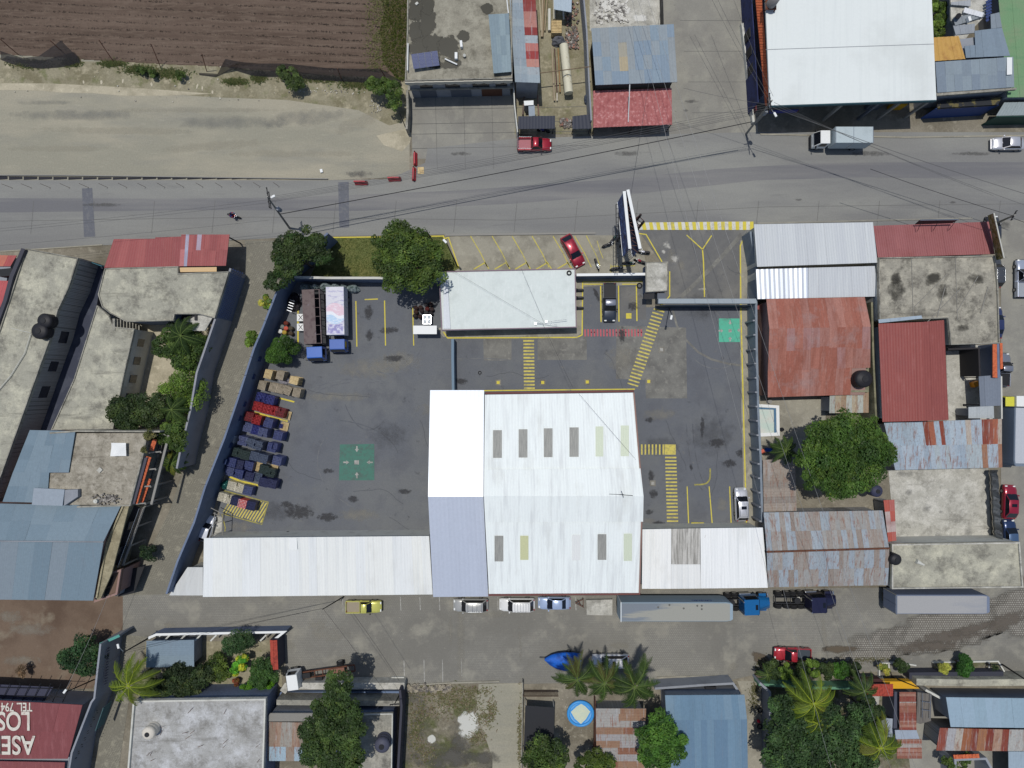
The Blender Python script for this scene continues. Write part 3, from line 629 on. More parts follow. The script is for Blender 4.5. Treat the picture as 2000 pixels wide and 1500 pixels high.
# green squares with arrows
def arrow(mb, cx, cy, ang, L_, z):
    ca, sa = math.cos(R(ang)), math.sin(R(ang))
    def q(x, y): return (cx+x*ca-y*sa, cy+x*sa+y*ca)
    quadpx(mb, [q(-L_/2,-1.4),q(0,-1.4),q(0,1.4),q(-L_/2,1.4)], z); mb.face([P(*p, z) for p in (q(0,-4), q(L_/2,0), q(0,4))])
ground('green_square', [(664,868),(731,867),(731,938),(662,938)], m_green_paint, .046)
ground('green_square', [(1404,622),(1449,622),(1449,668),(1404,668)], m_green_new, .046)
mbx = MB()
for a in ((697,877,90),(676,903,0),(697,928,-90),(722,903,180)): arrow(mbx, *a, 12, .05)
quadpx(mbx, [(692,899),(701,899),(701,907),(692,907)], .05)
for a in ((1426,630,90),(1408,646,0),(1444,645,180),(1426,662,-90)): arrow(mbx, *a, 9, .05)
quadpx(mbx, [(1423,643),(1429,643),(1429,649),(1423,649)], .05)
mbx.build('assembly_arrows', m_wht_faded)['kind'] = 'structure'
# striped kerb ramp
mby, mbw = MB(), MB(); n = 32
for i in range(n):
    x0 = 1246+i*7.05; x1 = x0+7.05
    quadpx(mby if i % 2 else mbw, [(x0,434.5-i*.06),(x1,434.5-i*.06),(x1+3*(1-i/n),449),(x0+3*(1-i/n),449)], .09)
mby.build('kerb_ramp_yellow', m_yel)['kind'] = 'structure'; mbw.build('kerb_ramp_white', m_wht_paint)['kind'] = 'structure'
mb = MB(); mb.prism([P(*p, .08)[:2] for p in ((1246,434.5),(1470,432),(1474,449),(1249,449))], 0, .085); mb.build('kerb_ramp', m_lot)['kind'] = 'structure'
# faint red lettered band
mbx = MB(); rr = random.Random(2)
for i in range(19):
    x = 1141+i*6.1; quadpx(mbx, [(x,643),(x+3,643),(x+3.4,657),(x+.5,657)], .05)
    if rr.random() < .6: quadpx(mbx, [(x+1,648),(x+4.4,648),(x+4.4,650),(x+1,650)], .05)
mbx.build('faded_red_band', paint('red_band_paint', (186,92,100), .35, (104,100,100)))['kind'] = 'structure'
# pale tyre / cable trenches in the yard
lines('trench_fill', [([(1448,458),(1420,490),(1390,522),(1360,552),(1330,580)], 8)], m_patch, .043)
lines('trench_fill', [([(1314,606),(1322,636),(1340,664),(1364,688),(1390,702),(1420,710),(1448,714)], 4)], m_patch, .043)
# white bay lines in the street
lines('street_bay_paint', [([(x,1166),(x+1,1192)], 1.6) for x in (782,820,858,972,1124,669)]+[([(x,y0),(x+1,y1)], 1.6) for x, y0, y1 in ((789,1290,1325),(828,1288,1336),(864,1288,1334),(901,1286,1320))], m_wht_faded, .046)
# wet paver area: dark joints
def wet():
    m = bpy.data.materials.new('wet_pavers'); m.use_nodes = True; t = m.node_tree; N = t.nodes; L = t.links; b = N['Principled BSDF']
    g = N.new('ShaderNodeNewGeometry'); bt = N.new('ShaderNodeTexBrick'); L.new(g.outputs['Position'], bt.inputs[0])
    bt.inputs['Color1'].default_value = hx((150,147,138)); bt.inputs['Color2'].default_value = hx((132,129,120)); bt.inputs['Mortar'].default_value = hx((92,87,79))
    bt.inputs['Scale'].default_value = 1; bt.inputs['Brick Width'].default_value = .32; bt.inputs['Row Height'].default_value = .3; bt.inputs['Mortar Size'].default_value = .05
    L.new(bt.outputs[0], b.inputs['Base Color']); b.inputs['Roughness'].default_value = .8
    a = N.new('ShaderNodeAttribute'); a.attribute_name = 'Fall'
    n = N.new('ShaderNodeTexNoise'); n.inputs['Scale'].default_value = .5; n.inputs['Detail'].default_value = 5; L.new(g.outputs['Position'], n.inputs[0])
    ad = N.new('ShaderNodeMath'); ad.operation = 'ADD'; L.new(a.outputs['Fac'], ad.inputs[0]); L.new(n.outputs[0], ad.inputs[1])
    r = N.new('ShaderNodeMapRange'); r.inputs[1].default_value = .65; r.inputs[2].default_value = .95; L.new(ad.outputs[0], r.inputs[0]); L.new(r.outputs[0], b.inputs['Alpha'])
    return m
m_wet = wet()
stains('washed_pavers', [(1790,1250,170,36,5),(1930,1205,110,40,20),(1850,1230,150,50,12),(1700,1280,80,14,4),(2010,1200,90,60)], .048, m_wet)
stains('muddy_pavers', [(1850,1246,110,26,12),(1800,1262,80,18,6),(1960,1215,80,24,20),(1830,1262,70,14),(1900,1228,70,16,15)], .054, stainmat('mud_film', (102,95,86), 21, 1.3, .8, .8, .25))
# kerbs as real steps
def kerb(pts, w_=.18, h=.12, m=m_lot, name='kerb'):
    mb = MB(); wallline(mb, pts, h, w_); o = mb.build(name, m); o['kind'] = 'structure'
kerb([(870,459),(1163,455)], .25, .2, m_polec)
kerb([(1485,262),(1767,268),(2200,262)], .2, .12)
kerb([(0,491),(140,482),(200,478)], .15, .1); kerb([(1480,436),(1720,430),(1900,426)], .2, .12, m_side)
kerb([(788,1339),(880,1334),(975,1331)], .2, .15); kerb([(1283,1323),(1425,1320)], .2, .12)

# tyre arcs, joints and cracks
def arcs(name, items, m, z):
    mb = MB()
    for q, (cx, cy, rx, ry, a0, a1, w_) in enumerate(items): ribbon(mb, [(cx+rx*math.cos(R(a0+(a1-a0)*i/16)), cy+ry*math.sin(R(a0+(a1-a0)*i/16))) for i in range(17)], w_, z+q*.0004)
    o = mb.build(name, m); o['kind'] = 'structure'
m_arc = mat('faint_tyre_mark', (112,114,115), .9, 0, [dict(c=(97,99,103), s=.8, lo=.4, hi=.6)], fine=(.05, 8)); m_arcd = mat('dark_tyre_mark', (84,86,90), .9, 0, [dict(c=(98,101,106), s=.8, lo=.38, hi=.6)], fine=(.05, 8))
arcs('tyre_arcs', [(760,640,70,90,20,110,2),(766,640,70,90,25,100,1.6),(700,800,120,60,190,300,2),(706,806,120,60,195,290,1.6),(1400,660,60,60,20,140,2),(820,900,200,120,120,200,1.6),(1340,700,90,120,250,330,1.6),(930,720,120,20,190,350,1.6)], m_arc, .0405)
arcs('dark_tyre_arcs', [(720,700,60,140,60,140,1.6),(640,900,140,80,280,350,1.8),(1380,800,40,160,100,170,1.8),(1392,800,40,160,100,170,1.8)], m_arcd, .0382)
m_joint = mat('slab_joint', (104,104,101), .95); m_crack = mat('tar_seam', (76,78,82), .95)
J_ = [([(x,455-(x-500)*.004),(x+6,392)], .9) for x in range(60,2000,118)]+[([(0,432),(500,424),(1000,430),(1500,404),(2000,398)], .8)]+[([(1320+8*k,-20+60*k),(1478,-20+60*k)], .7) for k in range(5)]+[([(805,y),(1150,y-6)], .8) for y in (214,242,262,290)]+[([(x,176),(x+4,330)], .7) for x in (850,905,960)]
lines('slab_joints', J_, m_joint, .0415)
rr = random.Random(77); Z_ = []
for x, y, a, n in ((600,760,.2,14),(820,820,1.3,12),(690,960,.1,12),(1300,820,1.4,12),(1400,880,1.2,10),(950,735,.05,14),(1180,690,.3,9),(1420,520,1.2,9),(560,900,1.0,9),(760,1010,.1,9)):
    pts = [(x,y)]
    for _ in range(n): a += rr.uniform(-.35,.35); pts.append((pts[-1][0]+9*math.cos(a), pts[-1][1]+9*math.sin(a)))
    Z_.append((pts, .7))
lines('asphalt_cracks', Z_, m_crack, .0425)
# ================================================================ buildings
def wins(root, a, b, h, wi, items, sgn=1):
    for u0, u1, z0, z1, m, nm in items:
        p = (a[0]+(b[0]-a[0])*u0, a[1]+(b[1]-a[1])*u0); q = (a[0]+(b[0]-a[0])*u1, a[1]+(b[1]-a[1])*u1)
        vpanel(root, nm, p, q, h, z0, z1, .08, m, out=sgn*(wi-.015))
m_win = pl('window_glass', (34, 38, 46), .15, 0, fine=None, bump=None, spec=.6)
m_doorb = pl('brown_door', (92, 62, 48), .7); m_doorg = pl('grey_metal_door', (92, 98, 108), .6)
def B(name, label, cat, at, group=None): return thing(name, label, cat, P(at[0], at[1], 0, 0), group=group)
W_ = (226, 229, 228)
# ---- main warehouse
b = B('warehouse', 'large white gabled warehouse with rows of grey and yellow skylights beside the dark yard', 'warehouse', (1050, 960))
he, hr, hb = 6.3, 10.0, 6.3
TL, TR, RL, RR, BL, BR = (947,771,he), (1237,767,he), (945,969,hr), (1254,969,hr), (955,1160,hb), (1248,1158,hb)
gable(b, [(947,771),(1237,767),(1254,969),(1248,1158),(955,1160),(945,969)], [he,he,hr,hb,hb,hr], m_offw)
sheetroof(b, (TL, TR, RR, RL), m_white_rib, 14, 1, [(232,238,236)], jit=.012, seed=2)
sheetroof(b, (RL, RR, BR, BL), m_white_rib, 14, 1, [(234,240,238)], jit=.012, seed=3)
sheetroof(b, ((946.5,917,he+2.98),(1251,915,he+2.98),(1257,969,hr+.45),(945,969,hr+.45)), m_white_rib, 12, 1, [(232,238,236)], jit=.01, seed=4, name='raised_roof_cap')
sheetroof(b, ((945,969,hr+.45),(1257,969,hr+.45),(1256,1019,he+2.98),(948,1020,he+2.98)), m_white_rib, 12, 1, [(234,240,238)], jit=.01, seed=5, name='raised_roof_cap')
def lerp3(p, q, t): return tuple(p[i]+(q[i]-p[i])*t for i in range(3))
m_sklg = pl('grey_skylight_sheet', (158,158,152), .5, layers=[dict(c=(140,140,136), s=2, lo=.45, hi=.65, st=(5,.3,1))]); m_skly = pl('yellowed_skylight_sheet', (200,202,160), .5); m_sklp = pl('pale_green_skylight_sheet', (208,216,194), .5)
def skl(x0, x1, y0, y1, m, up):
    k = (lambda y: he+(hr-he)*(y-769)/200) if up else (lambda y: hr-(hr-hb)*(y-969)/190)
    mb = MB(); n = 10
    for i in range(n):
        u0, u1 = x0+(x1-x0)*i/n, x0+(x1-x0)*(i+1)/n; e0, e1 = (.13, .10) if i % 2 else (.10, .13)
        q = [P(u0,y0,k(y0)), P(u1,y0,k(y0)), P(u1,y1,k(y1)), P(u0,y1,k(y1))]
        mb.face([(p.x,p.y,p.z+e) for p, e in zip(q[::-1], (e0,e1,e1,e0))])
    mb.build('skylight', m, b)
for i, (x0, x1, m) in enumerate(((963,980,m_sklg),(1013,1030,m_sklg),(1062,1079,m_sklg),(1112,1130,m_sklg),(1163,1178,m_sklp),(1212,1228,m_sklp))): skl(x0, x1, 840-i*1.8, 894-i*.7, m, True)
for x0, x1, y0, y1, m in ((966,983,1046,1096,m_sklg),(1016,1032,1046,1093,m_skly),(1117,1133,1044,1094,m_white),(1167,1184,1043,1093,m_sklg),(1218,1234,1042,1095,m_sklp)): skl(x0, x1, y0, y1, m, False)
for p, q in (((948,768,he-.1),(1238,764,he-.1)), ((954,1162,hb-.1),(1250,1160,hb-.1))):
    mb = MB(); mb.tube([P(*p), P(*q)], .14, 6); mb.build('gutter', pl('maroon_gutter', (112,70,66), .7), b)
mb = MB()
for p, q in ((TR, RR), (RR, BR)): mb.tube([P(*p)+Vector((.05,0,.05)), P(*q)+Vector((.05,0,.05))], .1, 6)
mb.build('edge_flashing', pl('brown_flashing', (150,120,110), .7), b)
wins(b, (947,771), (1237,767), he, .25, [(.1+.15*i, .17+.15*i, 1.2, 2.6, m_win, 'window') for i in range(6)], -1)
wins(b, (955,1160), (1248,1158), hb, .25, [(.1,.3,0,3.5,m_doorg,'roller_door'), (.55,.75,0,3.5,m_doorg,'roller_door')], 1)
# ---- lean-on bay of the warehouse (bare metal gable)
b = B('loading_shed', 'unpainted zinc gabled loading shed joined to the left side of the white warehouse', 'shed', (895, 960))
h1, h2, h3 = 6.0, 9.4, 6.0
gable(b, [(840,762),(946,762),(944,970),(953,1165),(846,1166),(836,970)], [h1,h1,h2,h3,h3,h2], m_offw)
sheetroof(b, ((840,762,h1),(945.5,762,h1),(944,970,h2),(836,970,h2)), m_galv_shiny, 6, 1, [(214,220,228)], jit=.01, seed=2, pitch=.5, amp=.015)
sheetroof(b, ((836,970,h2),(944,970,h2),(953.5,1165,h3),(846,1166,h3)), m_galv_shiny, 6, 2, [(206,213,226)], jit=.02, seed=3, pitch=.5, amp=.03)
vpanel(b, 'roller_door', (848,800), (848,900), 0, 0, 4, .1, m_doorg, out=.0)
# ---- long white sheds
b = B('long_shed', 'long white ribbed shed roof along the paver street left of the warehouse', 'shed', (620, 1105))
walls(b, [(398,1051),(838,1047),(844,1161),(397,1165)], [4.6,4.6,4.0,4.0], m_offw)
sheetroof(b, ((398,1051,4.6),(838,1047,4.6),(845,1161,4.0),(396,1166,4.0)), m_white_rib, 24, 1, [(226,228,224),(224,227,226)], jit=.015, seed=5)
mb = MB(); 
for q in [[(565,1050),(580,1050),(581,1073),(566,1073)]]: mb.prism([P(x,y,4.62)[:2] for x,y in q], 4.55, 4.68)
mb.build('roof_patch', m_white, b)
wins(b, (396,1166), (845,1161), 4.0, .25, [(.06+.13*i,.1+.13*i,1.2,2.2,m_win,'window') for i in range(7)], 1)
b = B('low_lean_to', 'small grey-white lean-to roof at the lane corner of the long white shed', 'shed', (365, 1135))
walls(b, [(366,1108),(395,1108),(395,1163),(330,1163)], 3.2, m_offw); sheetroof(b, ((366,1108,3.3),(396,1108,3.3),(396,1163,3.2),(330,1163,3.2)), m_white_rib, 4, 1, [(196,198,196)], jit=.03, seed=6)
b = B('street_shed', 'white shed right of the warehouse with one weathered grey roof patch', 'shed', (1375, 1090))
walls(b, [(1255,1034),(1490,1031),(1499,1148),(1254,1150)], [4.2,4.2,3.8,3.8], m_offw)
sheetroof(b, ((1255,1034,4.2),(1311,1033,4.2),(1311,1150,3.8),(1254,1150,3.8)), m_white_rib, 4, 1, [(232,233,230)], jit=.01, seed=7)
sheetroof(b, ((1311.3,1033,4.2),(1368,1032,4.2),(1368,1102,3.97),(1311.3,1102,3.97)), mat('weathered_ribbed_sheet', (186,184,178), .8, 0, [dict(c=(132,130,124), s=1.0, lo=.45, hi=.62, st=(4,.25,1), a=.9)], fine=(.06,4), attr=True), 5, 1, [(190,188,182),(176,174,168)], jit=.05, seed=8)
sheetroof(b, ((1311.3,1102.3,3.97),(1368,1102.3,3.97),(1369,1149.5,3.8),(1311.3,1150,3.8)), m_white_rib, 5, 1, [(224,225,222)], jit=.03, seed=9)
sheetroof(b, ((1368.3,1032,4.2),(1490,1030.5,4.2),(1500,1148,3.8),(1369.3,1149.5,3.8)), m_white_rib, 7, 1, [(231,233,232)], jit=.012, seed=10)
wins(b, (1254,1150), (1500,1148), 3.8, .25, [(.1,.2,1,2,m_win,'window'), (.6,.7,1,2,m_win,'window')], 1)
# ---- office
b = B('office_building', 'low white flat-roofed office between the roadside bays and the yard', 'building', (990, 585))
flat(b, [(857,530),(1124,524),(1126.5,640),(862,646)], 3.1, m_office_roof, m_offw, .3, (.14,.12,pl('purplish_roof_edge', (132,112,122), .8)), .35)
sheetroof(b, ((866,546,3.3),(874,546,3.3),(880,642,3.25),(866,642,3.25)), m_white_rib, 2, 1, [(214,218,222)], seed=3, name='roof_strip')
wins(b, (862,646), (1126,640), 3.1, .35, [(.1,.2,1,2.2,m_win,'window'), (.3,.4,1,2.2,m_win,'window'), (.5,.6,1,2.2,m_win,'window'), (.8,.88,0,2.2,m_doorb,'door')], 1)
# ---- guard booth
b = B('guard_booth', 'small guard booth with dirty concrete roof beside the entrance gate', 'booth', (1280, 545))
flat(b, [(1261,512),(1305,511),(1304,569),(1261,571)], 3.0, m_conc_pale, m_bluegray, .2, (.1,.1,m_conc), .25)
flat(b, [(1258,572.5),(1278,572.5),(1278,584),(1258,584)], 2.5, m_dark, None, .08, rname='canopy'); flat(b, [(1284,572.5),(1300,572.5),(1300,584),(1284,584)], 2.5, m_doorg, None, .08, rname='canopy')
wins(b, (1261,571), (1304,569), 3, .25, [(.2,.5,1,2.1,m_win,'window'), (.65,.85,0,2.1,m_doorb,'door')], 1)
# ---- big white building, top right
b = B('market_hall', 'big white-roofed hall with terracotta side awning at the street corner', 'building', (1650, 90))
h = 6.0
flat(b, [(1495,-160),(1815,-160),(1820,0),(1829,195),(1503.5,206),(1495,0)], h, m_white_roof, None, .25)
mb = MB(); mb.prism([P(x,y,h)[:2] for x,y in ((1499,-155),(1812,-155),(1818,150),(1513,160))], 0, h-.3); mb.build('wall', m_bluegray, b)
mb = MB(); a_, c_ = P(1495.5,97,h), P(1824,86,h); d_ = (c_-a_); mb.cbox(((a_.x+c_.x)/2,(a_.y+c_.y)/2,h+.015), (d_.length,.06,.03), math.atan2(d_.y,d_.x)); mb.build('roof_seam', m_grayp, b)
for x in (1512,1655,1728,1770,1826):
    mb = MB(); p = P(x, 204-(x-1503)*.034, h); mb.box((p.x-.16,p.y+.1,0), (p.x+.16,p.y+.42,h-.27)); mb.build('column', m_polec if x != 1728 else m_doorg, b)
vpanel(b, 'fascia', (1503.5,207.2), (1829,196.2), h, h-.5, h-.02, .08, pl('teal_fascia', (44,82,92), .6), out=0)
vpanel(b, 'hanging_sign', (1500,216), (1560,214), 3.2, 2.4, 3.2, .1, pl('deep_blue_sign', (40,52,128), .5), out=0)
vpanel(b, 'sign_border', (1500,217.6), (1560,215.6), 2.4, 2.1, 2.39, .1, pl('red_sign_border', (130,40,52), .5), out=0)
for x in (1700,1745): 
    mb = MB(); p = P(x, 215, 0); mb.box((p.x-.9,p.y,0), (p.x+.9,p.y+.5,1.6)); mb.build('stall_counter', m_yelwall if x > 1710 else m_doorg, b)
m_bluef = pl('navy_facade', (42, 52, 96), .7, layers=[dict(c=(30,36,70), s=.6, lo=.5, hi=.65)])
# sloped tile awning on west side
mb = MB(); n = 60
for i in range(n):
    t0, t1 = i/n, (i+.86)/n
    y0, y1 = -120+326*t0, -120+326*t1
    xo = lambda y: 1475+(y-0)*(1494-1475)/205; xi = lambda y: 1489+(y)*(1503-1489)/205
    e = .06*(i % 2)
    a1, b1, c1, d1 = P(xi(y0),y0,4.7+e), P(xi(y0),y1,4.7+e), P(xo(y1)+1,y1,3.9+e), P(xo(y0)+1,y0,3.9+e)
    mb.mesh([a1,b1,c1,d1]+[p-Vector((0,0,.12)) for p in (a1,b1,c1,d1)], [(0,3,2,1),(4,5,6,7),(0,1,5,4),(1,2,6,5),(2,3,7,6),(3,0,4,7)])
mb.build('tile_awning', m_clay, b)
vpanel(b, 'side_facade', (1481,200), (1462,-100), 3.4, 0, 3.4, .12, m_bluef, out=0)
vpanel(b, 'facade_base', (1478,215), (1459,30), 1.0, 0, .9, .16, pl('maroon_plinth', (96,44,52), .8), out=.0)
for i in range(4): vpanel(b, 'side_window', (1478-i*3.2,170-i*34), (1476.5-i*3.2,152-i*34), 3, .9, 2.6, .2, m_dark, out=0)
b = B('water_tank', '', '', (1510, 4))
tag(b, 'grey water tank on a red stand on the big white hall roof', 'water tank')
mb = MB(); p = P(1510,2,7.2); mb.tube([(p.x,p.y,6.6),(p.x,p.y,7.9),(p.x,p.y,8.15)], [.62,.62,.3], 20); mb.build('tank', pl('grey_tank', (140,136,134), .6), b)
mb = MB()
for dx in (-.6,.6):
    for dy in (-.6,.6): mb.box((p.x+dx-.05,p.y+dy-.05,6.01), (p.x+dx+.05,p.y+dy+.05,6.6))
mb.box((p.x-.7,p.y-.7,6.5), (p.x+.7,p.y+.7,6.58)); mb.build('stand', m_rustiron, b)
p = wall('boundary_kerb_wall', 'low cream and yellow wall lining the side street by the navy facade', [(1450,45),(1458,110),(1466,190),(1472,238)], .7, .3, m_offw, 'wall')
# ---- grey-roof block to its right
b = B('grey_roof_house', 'grey sheet-roofed house with ochre corrugated section beside the big white hall', 'house', (1900, 120))
sheetroof(b, ((1827,121,5.2),(1979,111,5.2),(1981,170,5.0),(1831,181,5.0)), m_galv, 9, 2, [(128,140,150),(122,134,146),(134,146,154)], jit=.04, seed=11, pitch=.3, amp=.015)
walls(b, [(1827,121),(1983,111),(1985,172),(1831,183)], 5.0, m_grayp, wi=.3)
flat(b, [(1829,182),(1986,171),(1985,175),(1830,187)], 4.9, m_conc, None, .3, rname='concrete_eave')
sheetroof(b, ((1822,73,5.4),(1873,70,5.4),(1886,115,5.2),(1826,119,5.2)), m_orangesheet, 8, 1, [(196,156,86)], pitch=.5, amp=.06, seed=12, name='ochre_roof')
sheetroof(b, ((1904,60,5.4),(1957,54,5.4),(1973,109,5.2),(1906,112,5.2)), m_galv, 5, 1, [(124,138,150)], seed=13, pitch=.3, amp=.012)
sheetroof(b, ((1884,90,5.38),(1904,88,5.38),(1905.6,112,5.2),(1887,113,5.2)), m_galv, 2, 1, [(124,138,150)], seed=13, pitch=.3, amp=.012)
sheetroof(b, ((1935,28,5.6),(1952,24,5.6),(1957,53.5,5.42),(1936,56,5.42)), m_galv, 2, 1, [(130,140,148)], seed=14, pitch=.3, amp=.012)
mb = MB(); mb.prism([P(x,y,5.3)[:2] for x,y in ((1967,112),(1977,112),(1977,145),(1967,146))], 5.22, 5.28); mb.build('roof_patch', m_white, b)
walls(b, [(1826,75),(1956,56),(1970,112),(1828,119)], 5.2, m_grayp, wi=.5, low=.2)
vpanel(b, 'shop_front', (1828,212), (1950,205), 3.0, 0, 3.0, .1, pl('blue_shop_front', (38,66,122), .6), out=0)
mb = MB(); mb.prism([P(x,y,3)[:2] for x,y in ((1832,198),(1958,190),(1948,206),(1830,213))], 2.9, 3.0); mb.build('shop_awning', pl('navy_yellow_awning', (44,46,50), .8, layers=[dict(c=(104,96,62), s=.9, lo=.54, hi=.6)]), b)
b = B('back_house', 'cluttered grey-roofed house behind the ochre corrugated roof at the top edge', 'house', (1895, 40))
flat(b, [(1855,-120),(1928,-120),(1930,30),(1921,34),(1900,56),(1880,85),(1868,90),(1862,46),(1857,40)], 4.6, m_conc_pale, m_grayp, .2, None, .3)
sheetroof(b, ((1862,34,4.95),(1926,22,4.95),(1926,31,4.9),(1866,50,4.9)), m_galv, 4, 1, [(134,140,144)], seed=3)
sheetroof(b, ((1862,50,4.8),(1904,46,4.8),(1904,64,4.75),(1867,68,4.75)), m_galv, 4, 1, [(146,152,158)], seed=4)
sheetroof(b, ((1885,14,5.1),(1922,25,5.1),(1918,34,5.05),(1882,24,5.05)), m_white_rib, 2, 1, [(212,214,216)], seed=5, name='loose_sheet')
sheetroof(b, ((1858,4,5.0),(1896,0,5.0),(1896,12,5.0),(1858,9,5.0)), m_galv, 3, 1, [(160,164,168)], seed=6)
top('roof_box', (lambda mb: (mb.cbox(P(1892,38,5.2), (.35,.6,.4), .3), mb)[1])(MB()), m_white, 'small white box lying on the cluttered grey back roof', 'box')
top('rooftop_drum', (lambda mb: (mb.tube([P(1872,31,4.96),P(1872,31,5.6)], .32, 14), mb)[1])(MB()), m_black, 'dark drum on the cluttered grey back roof', 'drum')
mb = MB()
for i in range(7): mb.cbox(P(1931,2+i*6,5.2), (.8,.3,.05), .5)
top('solar_strip', mb, m_solar, 'narrow strip of blue panels on the roof beside the green roof', 'solar panels')
b = B('green_roof_building', 'long faded green roof filling the top right corner of the view', 'building', (1980, 60))
sheetroof(b, ((1938,-140,4.0),(2200,-140,4.0),(2200,188,3.9),(1968,190,3.9)), pl('faded_green_roof', (112,146,108), .8, layers=[dict(c=(126,142,112), s=.5, lo=.45, hi=.65, a=.7), dict(c=(96,136,100), s=.8, lo=.55, hi=.7, st=(.4,2,1), a=.6)]), 10, 1, pitch=.4, amp=.02, seed=3)
walls(b, [(1938,-140),(2200,-140),(2200,188),(1968,190)], 3.9, m_grayp)
sheetroof(b, ((1962,200,3.0),(2160,196,3.0),(2160,222,2.7),(1946,226,2.7)), m_galv, 8, 1, [(148,158,160)], seed=15, name='front_awning')
vpanel(b, 'green_front', (1946,232), (2160,228), 2.6, 0, 2.6, .1, pl('dark_green_front', (34,70,62), .6), out=.3)
# ---- house with puddled concrete roof
b = B('flat_roof_house', 'two-storey house with puddle-stained concrete roof and scalloped cornice beside the field', 'house', (898, 80))
h = 4.9
flat(b, [(797,-150),(1000,-150),(1001,155),(791,160),(795,60)], h, conc('puddled_roof_concrete', (142,138,124), (92,88,76), (168,164,148), 31, .22), m_grayp, .3, (.22,.16,m_conc), .3)
mb = MB()
for i in range(11):
    t0 = i/11; x0 = 791+210*t0; x1 = 791+210*(t0+1/11); yb = 159.5-4.5*t0
    for k in range(6):
        u = (k+.5)/6; drop = .25+.28*(1-abs(2*u-1))
        p, q = P(x0+(x1-x0)*k/6, yb+.6, h), P(x0+(x1-x0)*(k+1)/6, yb+.6, h)
        mb.box((p.x, p.y-.14, h-drop-.2), (q.x, p.y-.02, h+.1))
mb.build('cornice', pl('cream_cornice', (196,192,178), .85), b)
wins(b, (791,160), (1001,155), h, .3, [(.12,.24,2.6,4.2,m_win,'window'),(.36,.5,2.6,4.2,m_win,'window'),(.62,.78,2.6,4.2,m_win,'window'),(.84,.95,2.6,4.2,m_win,'window'),(.1,.26,0,2.2,m_doorg,'garage_door'),(.4,.6,0,2.2,m_doorg,'garage_door'),(.7,.9,0,2.2,m_doorb,'garage_door')], 1)
flat(b, [(796,168),(1003,163),(1003,172),(797,176)], 2.6, m_conc, None, .15, rname='balcony_slab')
sheetroof(b, ((954,28,5.9),(994,26,5.9),(999,140,5.6),(964,143,5.6)), m_galv, 4, 3, [(136,152,158),(128,144,152)], jit=.03, seed=16, name='terrace_roof')
mb = MB()
for x, y in ((957,32),(990,30),(966,138),(995,136)): p = P(x,y,5.7); mb.box((p.x-.06,p.y-.06,4.95), (p.x+.06,p.y+.06,5.55))
mb.build('terrace_post', m_dark, b)
st = stains('roof_puddles', [(815,15,26,60),(812,60,22,40),(835,40,24,50),(822,95,34,34),(850,85,34,28),(875,92,32,34),(845,120,30,22),(950,18,18,18),(880,125,34,16),(905,70,20,16),(835,8,20,30)], h+.012, stainmat('roof_puddle', (66,64,54), 31, .8, .35, .88, .08)); st.parent = b; st.location = -b.location; del st['kind']
for q_ in (((796,138,5.3),(797,85,5.3)),((990,0,5.3),(993,26,5.3))): mb = MB(); mb.tube([P(*q_[0]),P(*q_[1])], .08, 8); mb.build('white_pipe', m_white, b)
wall('side_wall', 'thin grey boundary wall running from the flat-roofed house toward the road', [(795,176),(796,215),(794,252)], 1.9, .3, m_conc, 'wall')
def solar(cx, cy):
    p = P(cx, cy, 5.6); r = thing('solar_array', 'four tilted blue solar panels on the puddled concrete roof', 'solar panels', (p.x, p.y, 5.0)); WO[r.name] = Vector((p.x,p.y,5.0))
    rz = R(8)
    for i in range(4):
        mb = MB(); d = -1.28+i*.86; c = Vector((p.x+d*math.cos(rz), p.y+d*math.sin(rz), 5.72))
        mb.cbox(c, (.80,1.75,.04), rz, rx=R(14)); mb.build('panel', m_solar, r)
        mb = MB()
        for sx in (-1, 1): mb.cbox(c+Vector((sx*.415*math.cos(rz), sx*.415*math.sin(rz), .0)), (.016,1.77,.05), rz, rx=R(14))
        mb.build('frame', m_grayp, r)
    mb = MB()
    for dx in (-1.4, 1.4):
        for dy, zt in ((-.6,5.5),(.6,5.8)): mb.box((p.x+dx-.04,p.y+dy-.04+dx*.14,4.91), (p.x+dx+.04,p.y+dy+.04+dx*.14,zt))
    mb.build('stand', m_chrome, r)
solar(831, 118)
for x, y, a, s, n in ((901,87,.1,(.32,.85,.5),'upper of two small white units on the puddled roof'),(891,110,0,(.36,.85,.5),'lower of two small white units on the puddled roof')):
    mb = MB(); mb.cbox(P(x,y,5.2), s, a); top('air_unit', mb, m_white, n, 'air unit', 'white units on the puddled roof', .03)
mb = MB(); mb.tube([P(869,115,5.1),P(893,126,5.1)], .1, 8); top('loose_pipe', mb, m_white, 'short white pipe lying on the puddled roof right of the solar panels', 'pipe')
mb = MB(); mb.tube([P(907,108,4.95),P(907,108,5.3)], .2, 10); top('bucket', mb, m_offw, 'tiny pale bucket on the puddled roof below the white units', 'bucket')
mb = MB(); mb.cbox(P(814,7,5.0), (.4,.3,.12), .7); top('roof_debris', mb, m_offw, 'small pale slab near the top left of the puddled roof', 'slab')
